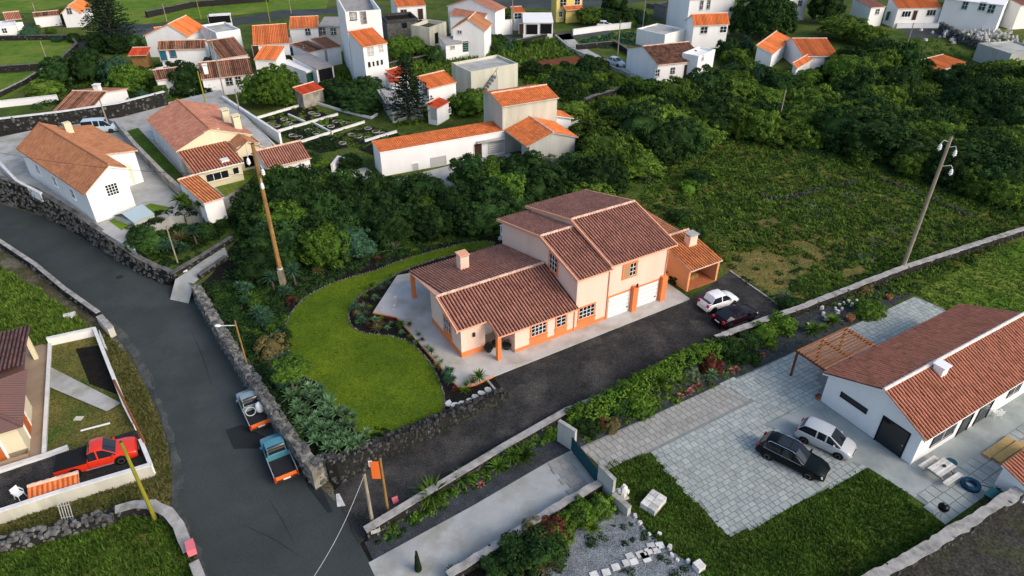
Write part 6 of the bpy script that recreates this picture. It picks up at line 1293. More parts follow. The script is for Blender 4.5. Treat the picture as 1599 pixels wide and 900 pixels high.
def stone_tile(px, l, wd, ang, lab, grp, round_=False):
    b = MB(); n = 7
    if round_: pts = [(l/2*math.cos(k*6.283/n)*rr.uniform(.75,1.05), wd/2*math.sin(k*6.283/n)*rr.uniform(.75,1.05)) for k in range(n)]
    else: pts = [(-l/2,-wd/2),(l/2,-wd/2),(l/2,wd/2),(-l/2,wd/2)]
    b.prism(pts, -.03, .05); o_ = b.build('stepping_stone', 'white_stone'); o_.location = G(*px, .045); o_.rotation_euler = (0,0,ang); tag(o_, lab, 'stepping stone', grp)
for px in [(701,631),(711,634),(722,631),(733,627),(743,621),(752,615),(762,610)]: stone_tile(px, .75, .6, rr.random()*3, 'irregular white stepping stone in the dark bed below the terrace corner', 'white stepping stones below the terrace', True)
for x, y in [(1017,854),(1025,861),(1031,853),(1014,862),(1007,869),(1000,867),(1010,874),(984,870),(990,878),(979,880),(962,887),(947,895),(928,899)]: stone_tile((x,y), .48, .42, AU-.25+rr.uniform(-.1,.1), 'square pale slab of the stepping path across the gravel garden', 'square slabs of the gravel path')
t = empty('cold_frame', P(212,343,ZP), 1.05, 'low garden frame with two pale blue-grey pitched lids beside the concrete yard', 'garden frame'); b = MB(); b.box(-1.2,1.2,-1.7,1.7,0,.55); b.build('box', 'wall_grey', t)
for s_ in (-1,1): b = MB(); b.hexa([(-1.25,s_*1.75,.56),(1.25,s_*1.75,.56),(1.25,s_*.06,1.25),(-1.25,s_*.06,1.25)],[(-1.25,s_*1.75,.62),(1.25,s_*1.75,.62),(1.25,s_*.06,1.31),(-1.25,s_*.06,1.31)]); b.build('lid', 'solar', t)
mono('orange_tile_shed', 'low orange tiled shed roof beside the red pickup', [(51,757),(118,741),(124,763),(44,786)], ZR+1.25, ZR+.8, 'clay_orange', 'wall_white', base=ZR, fine=True, amp=.05, cat='shed')
t = empty('slat_ladder', P(107,815,ZR), .25, 'grey wooden slat frame leaning on the mossy plastered wall', 'ladder')
for k in range(5): b = MB(); b.tube((-.32+k*.16,0,0),(-.32+k*.16,.45,1.35),.028,.028,4); b.build('slat', 'shutter_grey', t)
for k in (.25,.9): b = MB(); b.tube((-.38,.33*k+.02,1.35*k),(.38,.33*k+.02,1.35*k),.024); b.build('crossbar', 'shutter_grey', t)
t = empty('metal_railing', P(165,540,ZR), math.atan2((P(172,552,ZR)-P(158,520,ZR)).y,(P(172,552,ZR)-P(158,520,ZR)).x), 'white metal gate of curved bars beside the squat pillar', 'gate')
for k in range(6): b = MB(); b.path([(-.9+k*.36,0,0),(-.9+k*.36,-.12,.5),(-.9+k*.36,0,1.15)], .024); b.build('bar', 'galv', t)
for z in (.12,1.1): b = MB(); b.tube((-1.0,0,z),(1.0,0,z),.03); b.build('rail', 'galv', t)
a, b0 = P(178,594,ZR+.95), P(226,692,ZR+.95); b = MB(); b.tube(a, b0, .09, .09, 8); tag(b.build('rusty_pipe', 'rust'), 'rusty pipe lying along the white verge wall', 'pipe')
a, b0 = P(126,673,ZR+.06), P(172,661,ZR+.06); b = MB(); b.tube(a, b0, .07, .07, 4); tag(b.build('white_plank', 'white_paint'), 'white plank lying on the dry grass by the red pickup', 'plank')
b = MB(); b.box(-.3,.3,-.22,.22,0,.05); o_ = b.build('flagstone', 'wall_bone'); o_.location = P(123,654,ZR+.02); tag(o_, 'single pale flagstone in the dry grass', 'flagstone')
b = MB(); b.box(-.5,.5,-.22,.22,0,.35); b.box(.1,.5,-.6,-.22,0,.33); o_ = b.build('broken_blocks', 'white_stone'); o_.location = P(110,495,ZR); o_.rotation_euler = (0,0,.5); tag(o_, 'broken white blocks dumped in the tall grass by the road', 'blocks')
for k, (px, lab) in enumerate([((588,838),'pale concrete block leaning at the foot of the driveway posts'),((600,822),'hollow concrete block on the wall by the orange post')]):
    t = empty('concrete_block', G(*px, .5), .4+k, lab, 'block'); b = MB(); b.box(-.3,.3,-.14,-.09,0,.3); b.box(-.3,.3,.09,.14,0,.3)
    for x in (-.3,-.03,.25): b.box(x,x+.05,-.09,.09,0,.3)
    b.build('block_shell', 'wall_grey', t)
def pot(px, r, lab, plant='leaf_dark', z=None, pm='terracotta'):
    t = empty('plant_pot', G(*px, .05) if z is None else P(*px, z), 0, lab, 'plant pot'); b = MB(); b.lathe((0,0,0),[(r*.6,0),(r,r*1.1),(r*1.1,r*1.12),(r*1.1,r*1.3),(r*.9,r*1.3),(r*.85,r*1.1)],12); b.build('pot', pm, t)
    q = MB()
    for _ in range(60): e = rdir(rr, 0); leaf_quad(q, Vector((e.x*r, e.y*r, r*1.3+e.z*r*1.2)), (e+rdir(rr)*.5).normalized(), r*.22, rr)
    q.build('plant', plant, t)
pot((1277,624), .22, 'small terracotta pot beside the bungalow end wall', 'leaf_red'); pot((1388,468), .3, 'terracotta pot with a green plant on the dark gravel bed', 'leaf_fresh'); pot((1327,502), .36, 'shallow terracotta bowl near the pergola bed', 'leaf_dry')
pot((764,549), .36, 'dark potted plant left of the porch column', 'leaf_pine', .15, 'iron'); pot((792,545), .36, 'dark potted plant against the porch side wall', 'leaf_pine', .15, 'iron'); pot((774,541), .3, 'dark potted plant at the back of the porch', 'leaf_pine', .15, 'iron')
rk = []
for k in range(4): b = MB(); b.rock((0,0,0), 1, .8, .7, rr); rk.append(b.mesh('rock', ['white_stone']))
rk2 = []
for k in range(4): b = MB(); b.rock((0,0,0), 1, .8, .7, rr); rk2.append(b.mesh('rock', ['basalt_pale']))
def rocks(pxs, r, lab, grp, pale=True):
    for px in pxs: o_ = put('rock', rr.choice(rk if pale else rk2)); k = r*rr.uniform(.7,1.4); o_.location = G(*px, k*.3); o_.scale = (k,)*3; o_.rotation_euler = (0,0,rr.random()*6); tag(o_, lab, 'rock', grp)
rocks([(1305,483),(1311,478),(1318,475),(1308,489),(1325,472),(1331,478),(1286,492),(1290,500),(1338,470),(1262,508),(1283,482),(1315,484)], .24, 'pale rock in the dark gravel bed below the long straight wall', 'pale rocks under the long wall')
rocks([(785,368),(790,362),(796,360),(782,374),(800,366),(793,371),(800,372)], .30, 'white rock heaped by the left upper wall of the peach house', 'white rocks by the peach house')
rocks([(617,467),(618,474),(616,480),(615,487)], .22, 'white rock in the small bed below the terrace', 'white rocks in the terrace bed')
rocks([(1014,836),(1030,836),(1046,858),(1049,868),(1058,876),(1075,878),(1000,818),(992,808)], .22, 'pale edging rock between the grass and the gravel garden', 'edging rocks of the gravel garden')
# pebble edging round the lawn
mb = MB()
for i in range(len(LAWN)):
    a, b0 = LAWN[i], LAWN[(i+1)%len(LAWN)]; n = max(1, int((b0-a).length/.22))
    for k in range(n): q = a.lerp(b0, k/n); mb.rock((q.x+rr.uniform(-.05,.05), q.y+rr.uniform(-.05,.05), .05), .12*rr.uniform(.6,1.2), .1, .09, rr)
tag(mb.build('stone_edging', 'basalt_pale'), 'thin line of stones edging the curving lawn', 'edging', None, 'stuff')
# thin kerb along the driveway end
a = [G(1140,424), G(1214,476)]; wall('driveway_kerb', 'thin pale kerb at the far end of the driveway beside the scrub', a, .10, .14, 'concrete', 'coping', capw=0, caph=.03, cat='kerb')
wall('driveway_kerb', 'short pale kerb piece at the lower corner of the terrace', [G(762,596), G(776,613)], .12, .16, 'concrete', 'coping', capw=0, caph=.03, cat='kerb')
# rubble heap on the plot at the upper right
mb = MB(); c_ = P(1535,62)
for _ in range(160): mb.rock((c_.x+rr.gauss(0,4.5), c_.y+rr.gauss(0,3.0), rr.uniform(0,1.2)), .5*rr.uniform(.4,1.3), .4, .35, rr)
tag(mb.build('rubble', 'white_stone'), 'heap of pale building rubble behind the rubble wall', 'rubble', None, 'stuff')
# ================================================================== PLANTS
rv = random.Random(77)
SPEC = dict(broad=(1.9,1.7,115,46,.115,.34,'leaf_dark'), olive=(2.0,1.5,125,46,.11,.32,'leaf_olive'), cauli=(2.2,1.3,160,46,.10,.29,'leaf_olive'), fresh=(1.8,1.7,105,46,.12,.35,'leaf_fresh'), dark2=(1.8,1.9,115,46,.115,.34,'leaf_dark'), blue=(1.6,1.5,90,46,.115,.33,'leaf_blue'), village=(1.9,1.55,170,60,.075,.27,'leaf_fresh'), bronze=(1.9,1.6,115,46,.11,.32,'leaf_dark'))
TREES = {}
for i, (k, (rx, rz, ncl, nl, ls, cr, lm)) in enumerate(SPEC.items()):
    cm = crown(100+i, rx, rz, ncl, nl, ls, cr, core=.86, zlow=-.5).mesh('crown', [lm]); tm = trunk(1.5, .14, 40+i).mesh('trunk', ['bark']); TREES[k] = (cm, tm, rz)
def tree(kind, loc, sc_, name, label, group=None, cat='tree', lift=1.35):
    cm, tm, rz = TREES[kind]; o = empty(name, loc, rv.random()*6.28, label, cat, group); o.scale = (sc_*rv.uniform(.78,1.3), sc_*rv.uniform(.78,1.3), sc_*rv.uniform(.75,1.25))
    t_ = put('trunk', tm, o); c_ = put('crown', cm, o); c_.location = (0,0,lift+rz*.35); return o
def grove(px, n, gap, s0, s1, kinds, name, labels, group, holes=(), lift=1.35):
    poly = [G(*p).xy for p in px]
    for x, y in rand_in(poly, n, rv, gap):
        if any(inpoly((x, y), h_) for h_ in holes): continue
        k = rv.choice(kinds); tree(k, (x, y, gz((x, y))), rv.uniform(s0, s1), name, labels[k], group, lift=lift)
WL = {k: v+' tree of the dark evergreen wood on the right' for k, v in dict(broad='deep green', dark2='tall blackish green', olive='yellow-green lumpy', cauli='olive cauliflower-topped', bronze='dull bronze-green', fresh='bright green').items()}
grove([(905,318),(925,262),(945,228),(985,200),(1060,168),(1140,140),(1190,118),(1235,112),(1290,95),(1315,90),(1345,100),(1420,108),(1445,122),(1520,122),(1610,128),(1680,180),(1700,330),(1600,318),(1545,318),(1470,290),(1400,262),(1330,240),(1230,222),(1130,212),(1050,240),(1005,268),(960,285)], 290, 2.6, 1.05, 1.95, ['broad','olive','cauli','olive','dark2','bronze'], 'evergreen_tree', WL, 'evergreen trees of the wood on the right', [[P(*p).xy for p in ((1165,40),(1315,40),(1318,172),(1160,172))], [P(*p).xy for p in ((1418,80),(1535,80),(1540,165),(1412,165))]], lift=.35)
BL = {k: v+' tree of the thick belt above the curving lawn' for k, v in dict(broad='deep green', dark2='tall blackish green', olive='yellow-green', bronze='dull bronze-green', fresh='bright green', blue='blue-green', cauli='olive').items()}
grove([(392,440),(388,400),(396,365),(410,325),(428,300),(470,294),(520,310),(580,322),(640,318),(700,318),(770,305),(850,288),(910,275),(960,282),(905,318),(840,326),(800,345),(765,362),(700,372),(640,385),(590,398),(540,408),(500,418),(455,418),(425,430),(405,440),(385,445)], 84, 2.35, .80, 1.30, ['broad','broad','dark2','bronze','dark2','blue','fresh','broad'], 'garden_tree', BL, 'trees of the belt above the lawn', lift=.7)
for px, k, s_, lab in [((438,318),'fresh',1.35,'large round green tree beside the tall wooden pole'),((462,348),'broad',1.6,'largest round dark tree right of the tall wooden pole'),((405,352),'broad',1.3,'dark round tree left of the tall wooden pole'),
    ((437,164),'village',1.75,'bright green spreading tree in the village, right crown'),((411,162),'village',1.6,'bright green spreading tree in the village, left crown'),((455,162),'village',1.15,'bright green tree beside the red lean-to'),
    ((625,87),'fresh',1.5,'broad leafy clump below the overgrown ruin'),((648,84),'fresh',1.2,'lighter leafy clump right of the overgrown ruin'),((1190,62),'dark2',2.6,'big black-green tree right of the orange-roofed farmhouse'),((1212,58),'dark2',2.4,'second black-green tree beside the white house in the wood'),((1166,58),'dark2',1.8,'dark tree against the end of the orange-roofed farmhouse'),
    ((1285,36),'dark2',2.2,'dark tree above the orange roofs in the wood'),((1316,60),'olive',1.9,'broad olive tree below the row house street'),((1352,72),'olive',1.7,'olive tree left of the upper right street'),((300,100),'dark2',1.3,'dark tree right of the blue-windowed house'),((330,92),'broad',1.3,'dark tree in front of the white flat-roofed house'),
    ((158,80),'dark2',1.05,'dark bush at the foot of the pine'),((186,82),'broad',1.1,'broad bush at the foot of the pine'),((212,78),'dark2',1.0,'dark bush right of the pine'),((145,128),'broad',1.5,'round bush above the rust-roofed shed'),((95,135),'broad',1.6,'dark bush in the far left garden'),((75,150),'olive',1.3,'olive bush beside the far left meadow wall'),((185,128),'blue',1.4,'grey-green bush behind the rust-roofed shed'),((205,140),'fresh',1.3,'fresh green bush right of the rust-roofed shed'),((120,120),'olive',1.2,'olive bush behind the rust-roofed shed'),
    ((285,132),'broad',1.3,'dark bush right of the mottled shed'),((300,145),'broad',1.3,'dark bush at the white wall below the mottled long house'),((330,140),'olive',1.0,'olive bush below the mottled long house'),((110,35),'fresh',1.0,'small bush beside the far left street'),((90,38),'broad',1.0,'dark bush beside the low dark shed'),
    ((775,72),'broad',1.1,'bush behind the white lane wall'),((790,34),'fresh',1.3,'fresh bush left of the two-door garage'),((920,38),'olive',1.6,'olive thicket right of the yellow house'),((945,36),'broad',1.4,'dark thicket behind the crop field'),((985,34),'broad',1.2,'dark bush by the thick grey pole'),((960,20),'dark2',1.3,'dark bush under the far bank'),
    ((1135,92),'broad',1.2,'bush at the end of the stepped annex'),((1150,100),'olive',1.3,'olive bush below the orange-roofed farmhouse'),((1165,80),'blue',1.0,'silvery bush by the farmhouse terrace'),((935,108),'broad',.9,'bush beside the pale blue car'),((920,112),'dark2',.9,'dark bush left of the pale blue car'),
    ((740,178),'fresh',1.5,'round bush behind the long white building'),((722,172),'olive',1.2,'low bush right of the tiny white hut'),((760,168),'olive',1.2,'low bush beside the tall grey block'),((565,172),'broad',1.2,'dark bush above the circle garden'),((540,160),'broad',1.1,'dark bush at the top of the circle garden'),((590,130),'olive',1.0,'olive bush left of the red corner roof'),((520,150),'broad',1.1,'dark bush right of the red lean-to'),((575,150),'broad',1.2,'dark bush beside the terrace railing'),
    ((618,236),'olive',.5,'bush at the right end of the circle garden'),((640,226),'broad',.5,'dark bush by the low end of the long white building'),((548,262),'broad',.7,'dark bush left of the long white building'),((500,262),'olive',.6,'olive bush below the circle garden'),((488,262),'broad',.7,'dark bush at the pale yard'),
    ((236,392),'dark2',.85,'blackish mound of foliage in the road corner garden'),((258,378),'broad',.5,'dark clump behind the spiky rosettes'),((292,368),'broad',.5,'dark clump in the shade of the corner garden'),((226,385),'broad',.75,'dark clump beside the pale garden frame'),((325,372),'dark2',.55,'dark clump between the corner garden and the belt'),((348,352),'broad',.55,'dark clump below the flat orange shed'),
    ((163,322),'olive',.55,'low olive bush at the foot of the white house'),((305,318),'olive',.7,'small bush beside the flat orange shed')]:
    tree(k, G(*px), s_, 'broad_tree' if s_ > 1.4 else 'bush', lab, None, 'tree' if s_ > 1.4 else 'bush', lift=.8 if s_ > 1.4 else .4)
WB = 'low evergreen bush pressed against the small houses in the wood'
for px in [(1192,124),(1206,132),(1222,128),(1262,128),(1276,122),(1290,118),(1302,112),(1232,136),(1250,138),(1215,140),(1450,122),(1466,126),(1482,124),(1498,120),(1512,116),(1440,116),(1474,132),(1505,128)]:
    tree(rv.choice(['dark2','broad','bronze','olive']), G(*px), rv.uniform(.62,.95), 'wood_bush', WB, 'bushes against the small houses in the wood', 'bush', lift=.2)
for x, y in rand_in([P(*p).xy for p in ((820,112),(925,104),(985,132),(1060,130),(1130,126),(1140,140),(1060,168),(985,200),(945,228),(900,190),(885,160),(840,140))], 60, rv, 2.2):
    k = rv.choice(['broad','olive','dark2','fresh','bronze']); tree(k, (x, y, 0), rv.uniform(.4,.95), 'slope_bush', {'broad':'deep green','olive':'olive','dark2':'blackish green','fresh':'fresh green','bronze':'dull green'}[k]+' bush on the grassy slope below the farmhouse', 'bushes on the slope below the farmhouse', 'bush', lift=.25)
# conifers
def araucaria(px, hgt, label, seed, rad=2.6, dens=1.0, name='conifer_tree'):
    r = random.Random(seed); o = empty(name, G(*px), 0, label, 'tree'); b = MB(); b.tube((0,0,-.2),(0,0,hgt),.28,.05,8); b.build('trunk', 'bark', o); c = MB(); z = hgt*.14
    while z < hgt*.98:
        l = rad*(1-z/hgt)**.65+.25; n = int(7*dens)+2; a0 = r.random()*6
        for k in range(n):
            a = a0+k*6.283/n+r.uniform(-.2,.2); q = l*r.uniform(.75,1.1)
            for s_ in range(int(10*q)+3):
                t = r.uniform(.15,1); p = Vector((math.cos(a)*q*t+r.uniform(-.18,.18), math.sin(a)*q*t+r.uniform(-.18,.18), z+q*.12*t+r.uniform(-.12,.12)))
                leaf_quad(c, p, (Vector((0,0,1))+rdir(r)*.7).normalized(), .20*r.uniform(.7,1.3), r)
            c.tube((0,0,z),(math.cos(a)*q, math.sin(a)*q, z+q*.12), .035, .01, 4)
        z += hgt*.055
    c.build('crown', 'leaf_pine', o)
araucaria((640,190), 9.0, 'gaunt dark araucaria beside the railed terrace', 5, 4.3, .9); araucaria((180,72), 11.5, 'tall dark pine at the far left of the village', 6, 6.5, 1.6)
# ------------------------------------------------------------------ rosettes
PR = {}
def rproto(key, builder, parts):
    PR[key] = [(n, builder(n), m) for n, m in parts]
def mk_ros(seed, n, ln, wd, pmin, pmax, droop, z): 
    b = MB(); rosette(b, (0,0,z), n, ln, wd, random.Random(seed), pmin, pmax, droop); return b
def mk_multi(seed, heads, n, ln, wd, hz):
    r = random.Random(seed); b = MB()
    for k in range(heads):
        a = k*2.4; d = .18+.28*k/heads*ln*2; rosette(b, (math.cos(a)*d, math.sin(a)*d, hz*r.uniform(.5,1.1)), n, ln*r.uniform(.8,1.1), wd, r, 0, 78, .3)
    return b
P_ = {'agave': ('leaf_agave', mk_ros(1,34,.95,.17,8,82,.12,.25)), 'agave2': ('leaf_agave', mk_ros(2,28,.8,.15,0,80,.2,.5)), 'yucca': ('leaf_blue', mk_ros(3,60,.95,.075,-35,85,.15,.9)), 'yucca2': ('leaf_fresh', mk_ros(4,56,.85,.075,-30,85,.2,.7)), 'dragon': ('leaf_blue', mk_multi(5,5,34,.75,.09,1.2)),
      'flax': ('leaf_silver', mk_ros(6,46,1.1,.06,30,86,.35,0)), 'fern': ('leaf_fresh', mk_ros(7,40,1.0,.11,15,70,.5,.1)), 'dry': ('leaf_dry', mk_ros(8,44,.95,.06,10,80,.4,.3)), 'clump': ('grass_bright', mk_ros(9,70,.6,.05,25,85,.5,0)), 'redro': ('flower_pink', mk_ros(10,26,.34,.14,5,75,.1,.05)), 'palm': ('leaf_fresh', mk_ros(11,26,1.5,.26,-5,60,.55,2.3)), 'bronze': ('leaf_red', mk_ros(12,40,.7,.07,5,80,.4,.3))}
PM = {k: b.mesh('leaves', [m]) for k, (m, b) in P_.items()}
stem_m = {}
def plant(kind, px, s_, name, label, group=None, cat='plant', stem=0., at=None, z=0.):
    o = empty(name, (G(*px) if at is None else Vector(at))+Vector((0,0,z)), rv.random()*6.28, label, cat, group); o.scale = (s_*rv.uniform(.9,1.1),)*2+(s_*rv.uniform(.85,1.15),)
    l = put('leaves', PM[kind], o)
    if stem:
        k = round(stem, 1)
        if k not in stem_m: b = MB(); b.tube((0,0,-.1),(0,0,k+.3),.09,.07,6); stem_m[k] = b.mesh('stem', ['bark'])
        put('stem', stem_m[k], o); l.location = (0,0,k-.2)
    return o
ag = [G(*p).xy for p in ((452,622),(472,606),(500,612),(530,640),(556,664),(575,690),(565,706),(540,715),(515,715),(490,700),(470,670))]
for x, y in rand_in(ag, 50, rv, .58): plant(rv.choice(['agave','agave','agave2']), None, rv.uniform(.7,1.0), 'agave', 'blue-green agave rosette in the dense clump at the lower end of the lawn', 'agaves in the clump at the lower end of the lawn', at=(x,y,rv.uniform(0,.5)))
yl = 'spiky green rosette between the garden wall and the lawn'
for px, s_ in [((386,462),1.0),((396,478),1.1),((402,490),1.1),((408,503),1.1),((414,515),1.0),((400,470),.9),((390,480),.9),((420,500),.9),((425,522),.8)]: plant(rv.choice(['yucca','dragon','yucca2']), px, s_, 'yucca', yl, 'spiky rosettes inside the road wall')
for px, k, s_, lab in [((428,452),'yucca',1.2,'blue-green yucca just left of the wooden pole foot'),((462,446),'yucca',1.3,'pale yucca on a stem right of the wooden pole foot'),((448,466),'dragon',.9,'yucca clump in front of the wooden pole foot'),((458,478),'bronze',1.3,'dark bronze tuft at the upper left tip of the lawn'),((513,416),'flax',1.2,'silvery flax at the upper edge of the lawn'),((540,408),'yucca',1.2,'spiky yucca at the upper edge of the lawn'),((571,404),'flax',.9,'yellowish flax beside the red tuft'),((590,407),'bronze',.7,'red tuft at the upper edge of the lawn'),((615,392),'flax',1.6,'widest grassy clump behind the upper lawn'),((632,386),'yucca2',1.1,'green clump beside the widest grassy clump'),((497,428),'dry',1.0,'dry yellowish tuft at the lawn edge'),((660,372),'yucca2',1.2,'leafy tuft behind the chimney on the left'),((672,368),'dragon',.8,'grey-green tuft under the trees behind the lawn'),((703,368),'yucca2',.9,'light tuft behind the chimney'),((722,362),'flax',1.0,'pale flax under the belt of trees'),((735,360),'dragon',.9,'spiky clump right of the chimney'),((648,396),'clump',1.4,'small bright clump standing on the lawn edge'),
    ((285,382),'dry',1.7,'large yellow-green spiky rosette in the road corner garden'),((308,384),'yucca',1.4,'blue-green spiky rosette beside the yellow one'),((265,396),'dragon',1.2,'dark green spiky clump behind the slim grey pole'),((290,398),'dragon',.9,'low spiky clump at the corner wall'),((292,350),'palm',.9,'bright green palm-like crown in the corner garden'),((322,356),'palm',.75,'duller palm-like crown beside the bright one'),
    ((749,599),'yucca2',1.0,'green spiky palm at the lower terrace corner'),((738,603),'dry',.9,'yellowish tuft at the lower terrace corner'),((726,612),'clump',1.0,'low green tuft beside the stepping stones'),((690,672),'clump',.8,'low tuft on the drystone wall by the lawn'),((655,686),'fern',.7,'green fern tuft at the lowest edge of the lawn'),((612,690),'clump',.8,'small tuft at the lowest tip of the lawn'),
    ((925,828),'clump',1.7,'round green grass clump in the pale gravel'),((852,890),'dry',1.3,'pale spiky plant at the bottom edge of the gravel'),((676,778),'fern',1.9,'big arching green plant on the dark bed by the driveway wall'),((723,752),'fern',1.3,'green arching plant further up the driveway wall bed'),((668,790),'clump',1.3,'low green plant at the foot of the big arching plant'),((778,733),'fern',1.1,'leafy plant in the middle of the driveway wall bed'),((817,718),'fern',1.5,'leafy plant near the gate end of the bed'),((800,722),'yucca2',1.1,'darker leafy plant near the gate end of the bed'),((752,760),'redro',1.2,'tiny reddish plant on the dark bed'),((612,818),'clump',1.6,'yellow-green weeds around the orange post'),
    ((1300,505),'clump',1.8,'grassy green clump in the bed near the pergola'),((1285,515),'clump',1.5,'second grassy clump in the bed near the pergola'),((1268,520),'fern',1.2,'leafy clump left of the grassy clumps near the pergola'),((1205,545),'clump',1.2,'low clump at the pavement edge of the long bed'),((1030,613),'yucca2',1.2,'green rosette in the middle of the long bed'),((1045,612),'clump',1.2,'small green tuft beside the green rosette'),((1112,592),'agave2',.8,'pale aloe at the pavement edge'),((1102,596),'agave2',.7,'small pale aloe left of the other aloe')]:
    plant(k, px, s_, {'palm':'palm','dry':'dry_rosette'}.get(k,'spiky_plant'), lab, None, 'plant', 1.2 if k == 'palm' else (.6 if k == 'yucca' else 0))
for px in [(1062,621),(1078,612),(1084,608),(1092,606),(1075,616),(1143,581),(1150,578),(1190,557)]: plant('redro', px, 1.25, 'succulent', 'round pinkish succulent along the pavement edge of the long bed', 'pinkish succulents along the pavement')
for k, px in enumerate([(775,868),(740,878),(718,892),(705,898),(760,885),(790,872)]): plant('agave2', px, .6, 'agave', 'small pale rosette in the dark bed at the bottom edge', 'small pale rosettes at the bottom edge')
# beds of mixed small plants
tb = [G(*p).xy for p in ((552,478),(570,460),(596,445),(619,431),(592,468),(578,494),(640,508),(670,540),(705,590),(716,606),(735,606),(700,620),(672,560),(640,528),(600,520),(560,510))]
for x, y in rand_in(tb, 46, rv, .62): plant(rv.choice(['flax','yucca2','bronze','clump','agave2','dry','dragon']), None, rv.uniform(.45,.8), 'border_plant', 'small mixed plant in the dark bed around the terrace', 'small plants around the terrace', at=(x,y,0))
lb = [G(*p).xy for p in ((430,530),(450,560),(445,590),(470,600),(450,615),(430,590),(415,560),(405,530))]
for x, y in rand_in(lb, 12, rv, .8): plant(rv.choice(['bronze','flax','yucca2','dragon']), None, rv.uniform(.6,.9), 'border_plant', 'low mixed plant on the road side of the lawn', 'low plants on the road side of the lawn', at=(x,y,0))
# ------------------------------------------------------------------ shrubs
SH = {k: crown(300+i, .9, .8, 34, 40, .085, .26).mesh('foliage', [m]) for i, (k, m) in enumerate(dict(green='leaf_hedge', dark='leaf_dark', red='leaf_red', olive='leaf_olive', dry='leaf_dry', pale='leaf_silver', fresh='leaf_fresh').items())}
def shrub(kind, px, s_, label, group=None, zs=1., at=None, name='shrub'):
    o = put(name, SH[kind]); o.location = (G(*px) if at is None else Vector(at))+Vector((0,0,.25*s_)); o.scale = (s_, s_, s_*zs); o.rotation_euler = (0,0,rv.random()*6.28); return tag(o, label, 'shrub', group)
for px, k, s_, lab in [((425,548),'dry',1.3,'brownish shrub on the road side of the lawn'),((440,535),'dark',1.0,'dark shrub above the brownish one'),((1110,575),'red',1.1,'dark red shrub in the long bed'),((1098,572),'red',.9,'smaller red shrub left of the dark red shrub'),((1150,560),'dark',1.1,'dark shrub right of the dark red shrub'),((1168,562),'dark',1.0,'second dark shrub right of the dark red shrub'),((1078,592),'pale',.9,'pale speckled shrub in the long bed'),((1060,590),'olive',.9,'olive shrub left of the pale speckled shrub'),((1135,552),'dark',1.2,'dark round shrub at the upper end of the hedge'),((1155,545),'olive',.9,'yellowish shrub at the upper end of the hedge'),
    ((1190,528),'green',1.25,'tall bright shrub at the driveway end of the long bed'),((1222,512),'green',1.3,'round bright shrub under the end of the straight wall'),((1172,540),'dark',1.1,'dark round shrub beside the tall bright shrub'),((1353,490),'olive',1.25,'low rounded green shrub on the dark gravel'),((1365,487),'green',1.0,'small green shrub right of the low rounded one'),((1350,455),'dry',.8,'brownish shrub against the straight wall'),((960,640),'dark',1.2,'dark shrub below the hedge by the lane'),((985,630),'green',1.3,'leafy shrub below the middle of the hedge'),((930,658),'red',.9,'bronze shrub below the hedge by the gate'),((915,670),'dark',1.1,'dark shrub beside the tall gate wall'),((1000,640),'green',1.2,'green shrub at the pavement below the hedge'),((955,668),'dry',.7,'dry shrub on the pavement edge near the gate'),((905,660),'green',1.1,'green shrub at the lower end of the hedge'),
    ((846,868),'dark',1.5,'large dark shrub at the bottom left of the gravel'),((812,872),'dark',1.4,'second large dark shrub left of the gravel'),((775,890),'dark',1.0,'dark shrub at the bottom edge by the lane'),((865,832),'red',1.1,'bronze shrub along the lane wall'),((845,838),'dry',1.1,'brownish shrub along the lane wall'),((890,815),'green',1.0,'leafy shrub along the lane wall'),((915,803),'green',1.0,'leafy shrub near the gate stub wall'),((940,795),'olive',.9,'olive shrub at the gate stub wall'),((870,845),'olive',1.0,'olive shrub in front of the bronze shrub'),((900,812),'dark',.9,'dark shrub along the lane wall'),((1050,250),'blue' if False else 'pale',1.1,'silvery shrub at the edge of the wood'),
    ((1005,275),'pale',1.5,'pale feathery shrub at the corner of the wood'),((858,262),'pale',1.6,'pale grey-green shrub among the belt trees'),((1090,288),'dark',1.8,'dark bush standing in the upper scrub field'),((1105,280),'green',1.3,'green bush beside the dark one in the scrub field'),((1075,300),'green',1.4,'green bush on the left of the scrub field'),((1340,255),'olive',1.6,'olive bush at the foot of the wood'),((1060,345),'dark',1.3,'dark bush behind the orange annex'),((1085,372),'dark',1.1,'dark bush between the annex roofs and the scrub'),((1048,430),'dark',.9,'dark shrub against the orange annex wall'),((1058,440),'dark',.8,'small dark shrub at the annex corner'),((1232,480),'dark',1.0,'dark shrub on the scrub side of the straight wall end'),((1225,470),'pale',.8,'grey shrub at the driveway end')]:
    shrub(k, px, s_, lab, None, .9)
# hedge beside the driveway: one hedge of many leaves
r = random.Random(21); pth = [W(.2,-9.4), G(960,632), G(1010,606), G(1060,580), G(1095,562), G(1118,556)]
hd = empty('hedge', pth[0], 0, 'long bright broad-leaved hedge between the driveway and the paved forecourt', 'hedge'); mb = MB(); core = []
for i in range(len(pth)-1):
    a, b0 = pth[i], pth[i+1]; n = int((b0-a).length/.32)
    for k in range(n):
        c = a.lerp(b0, k/n)-pth[0]
        for s_ in range(9):
            wv = r.uniform(-1.0,1.0); q = Vector((c.x+U.x*0+V.x*wv+r.uniform(-.15,.15), c.y+V.y*wv+r.uniform(-.15,.15), .35+1.0*(1-(wv/1.15)**2)*r.uniform(.6,1.1)))
            for _ in range(17):
                e = rdir(r, -.3); leaf_quad(mb, q+e*.30*r.uniform(.6,1.05), (e+Vector((0,0,.4))+rdir(r)*.5).normalized(), .115*r.uniform(.6,1.25), r)
        core.append([Vector((c.x+V.x*wv, c.y+V.y*wv, z)) for wv, z in ((-.9,0),(-.85,.5),(-.4,1.0),(.4,1.0),(.85,.5),(.9,0))])
mb.build('leaves', 'leaf_hedge', hd); cb = MB(); cb.rings(core); cb.build('branches', 'leaf_pine', hd)
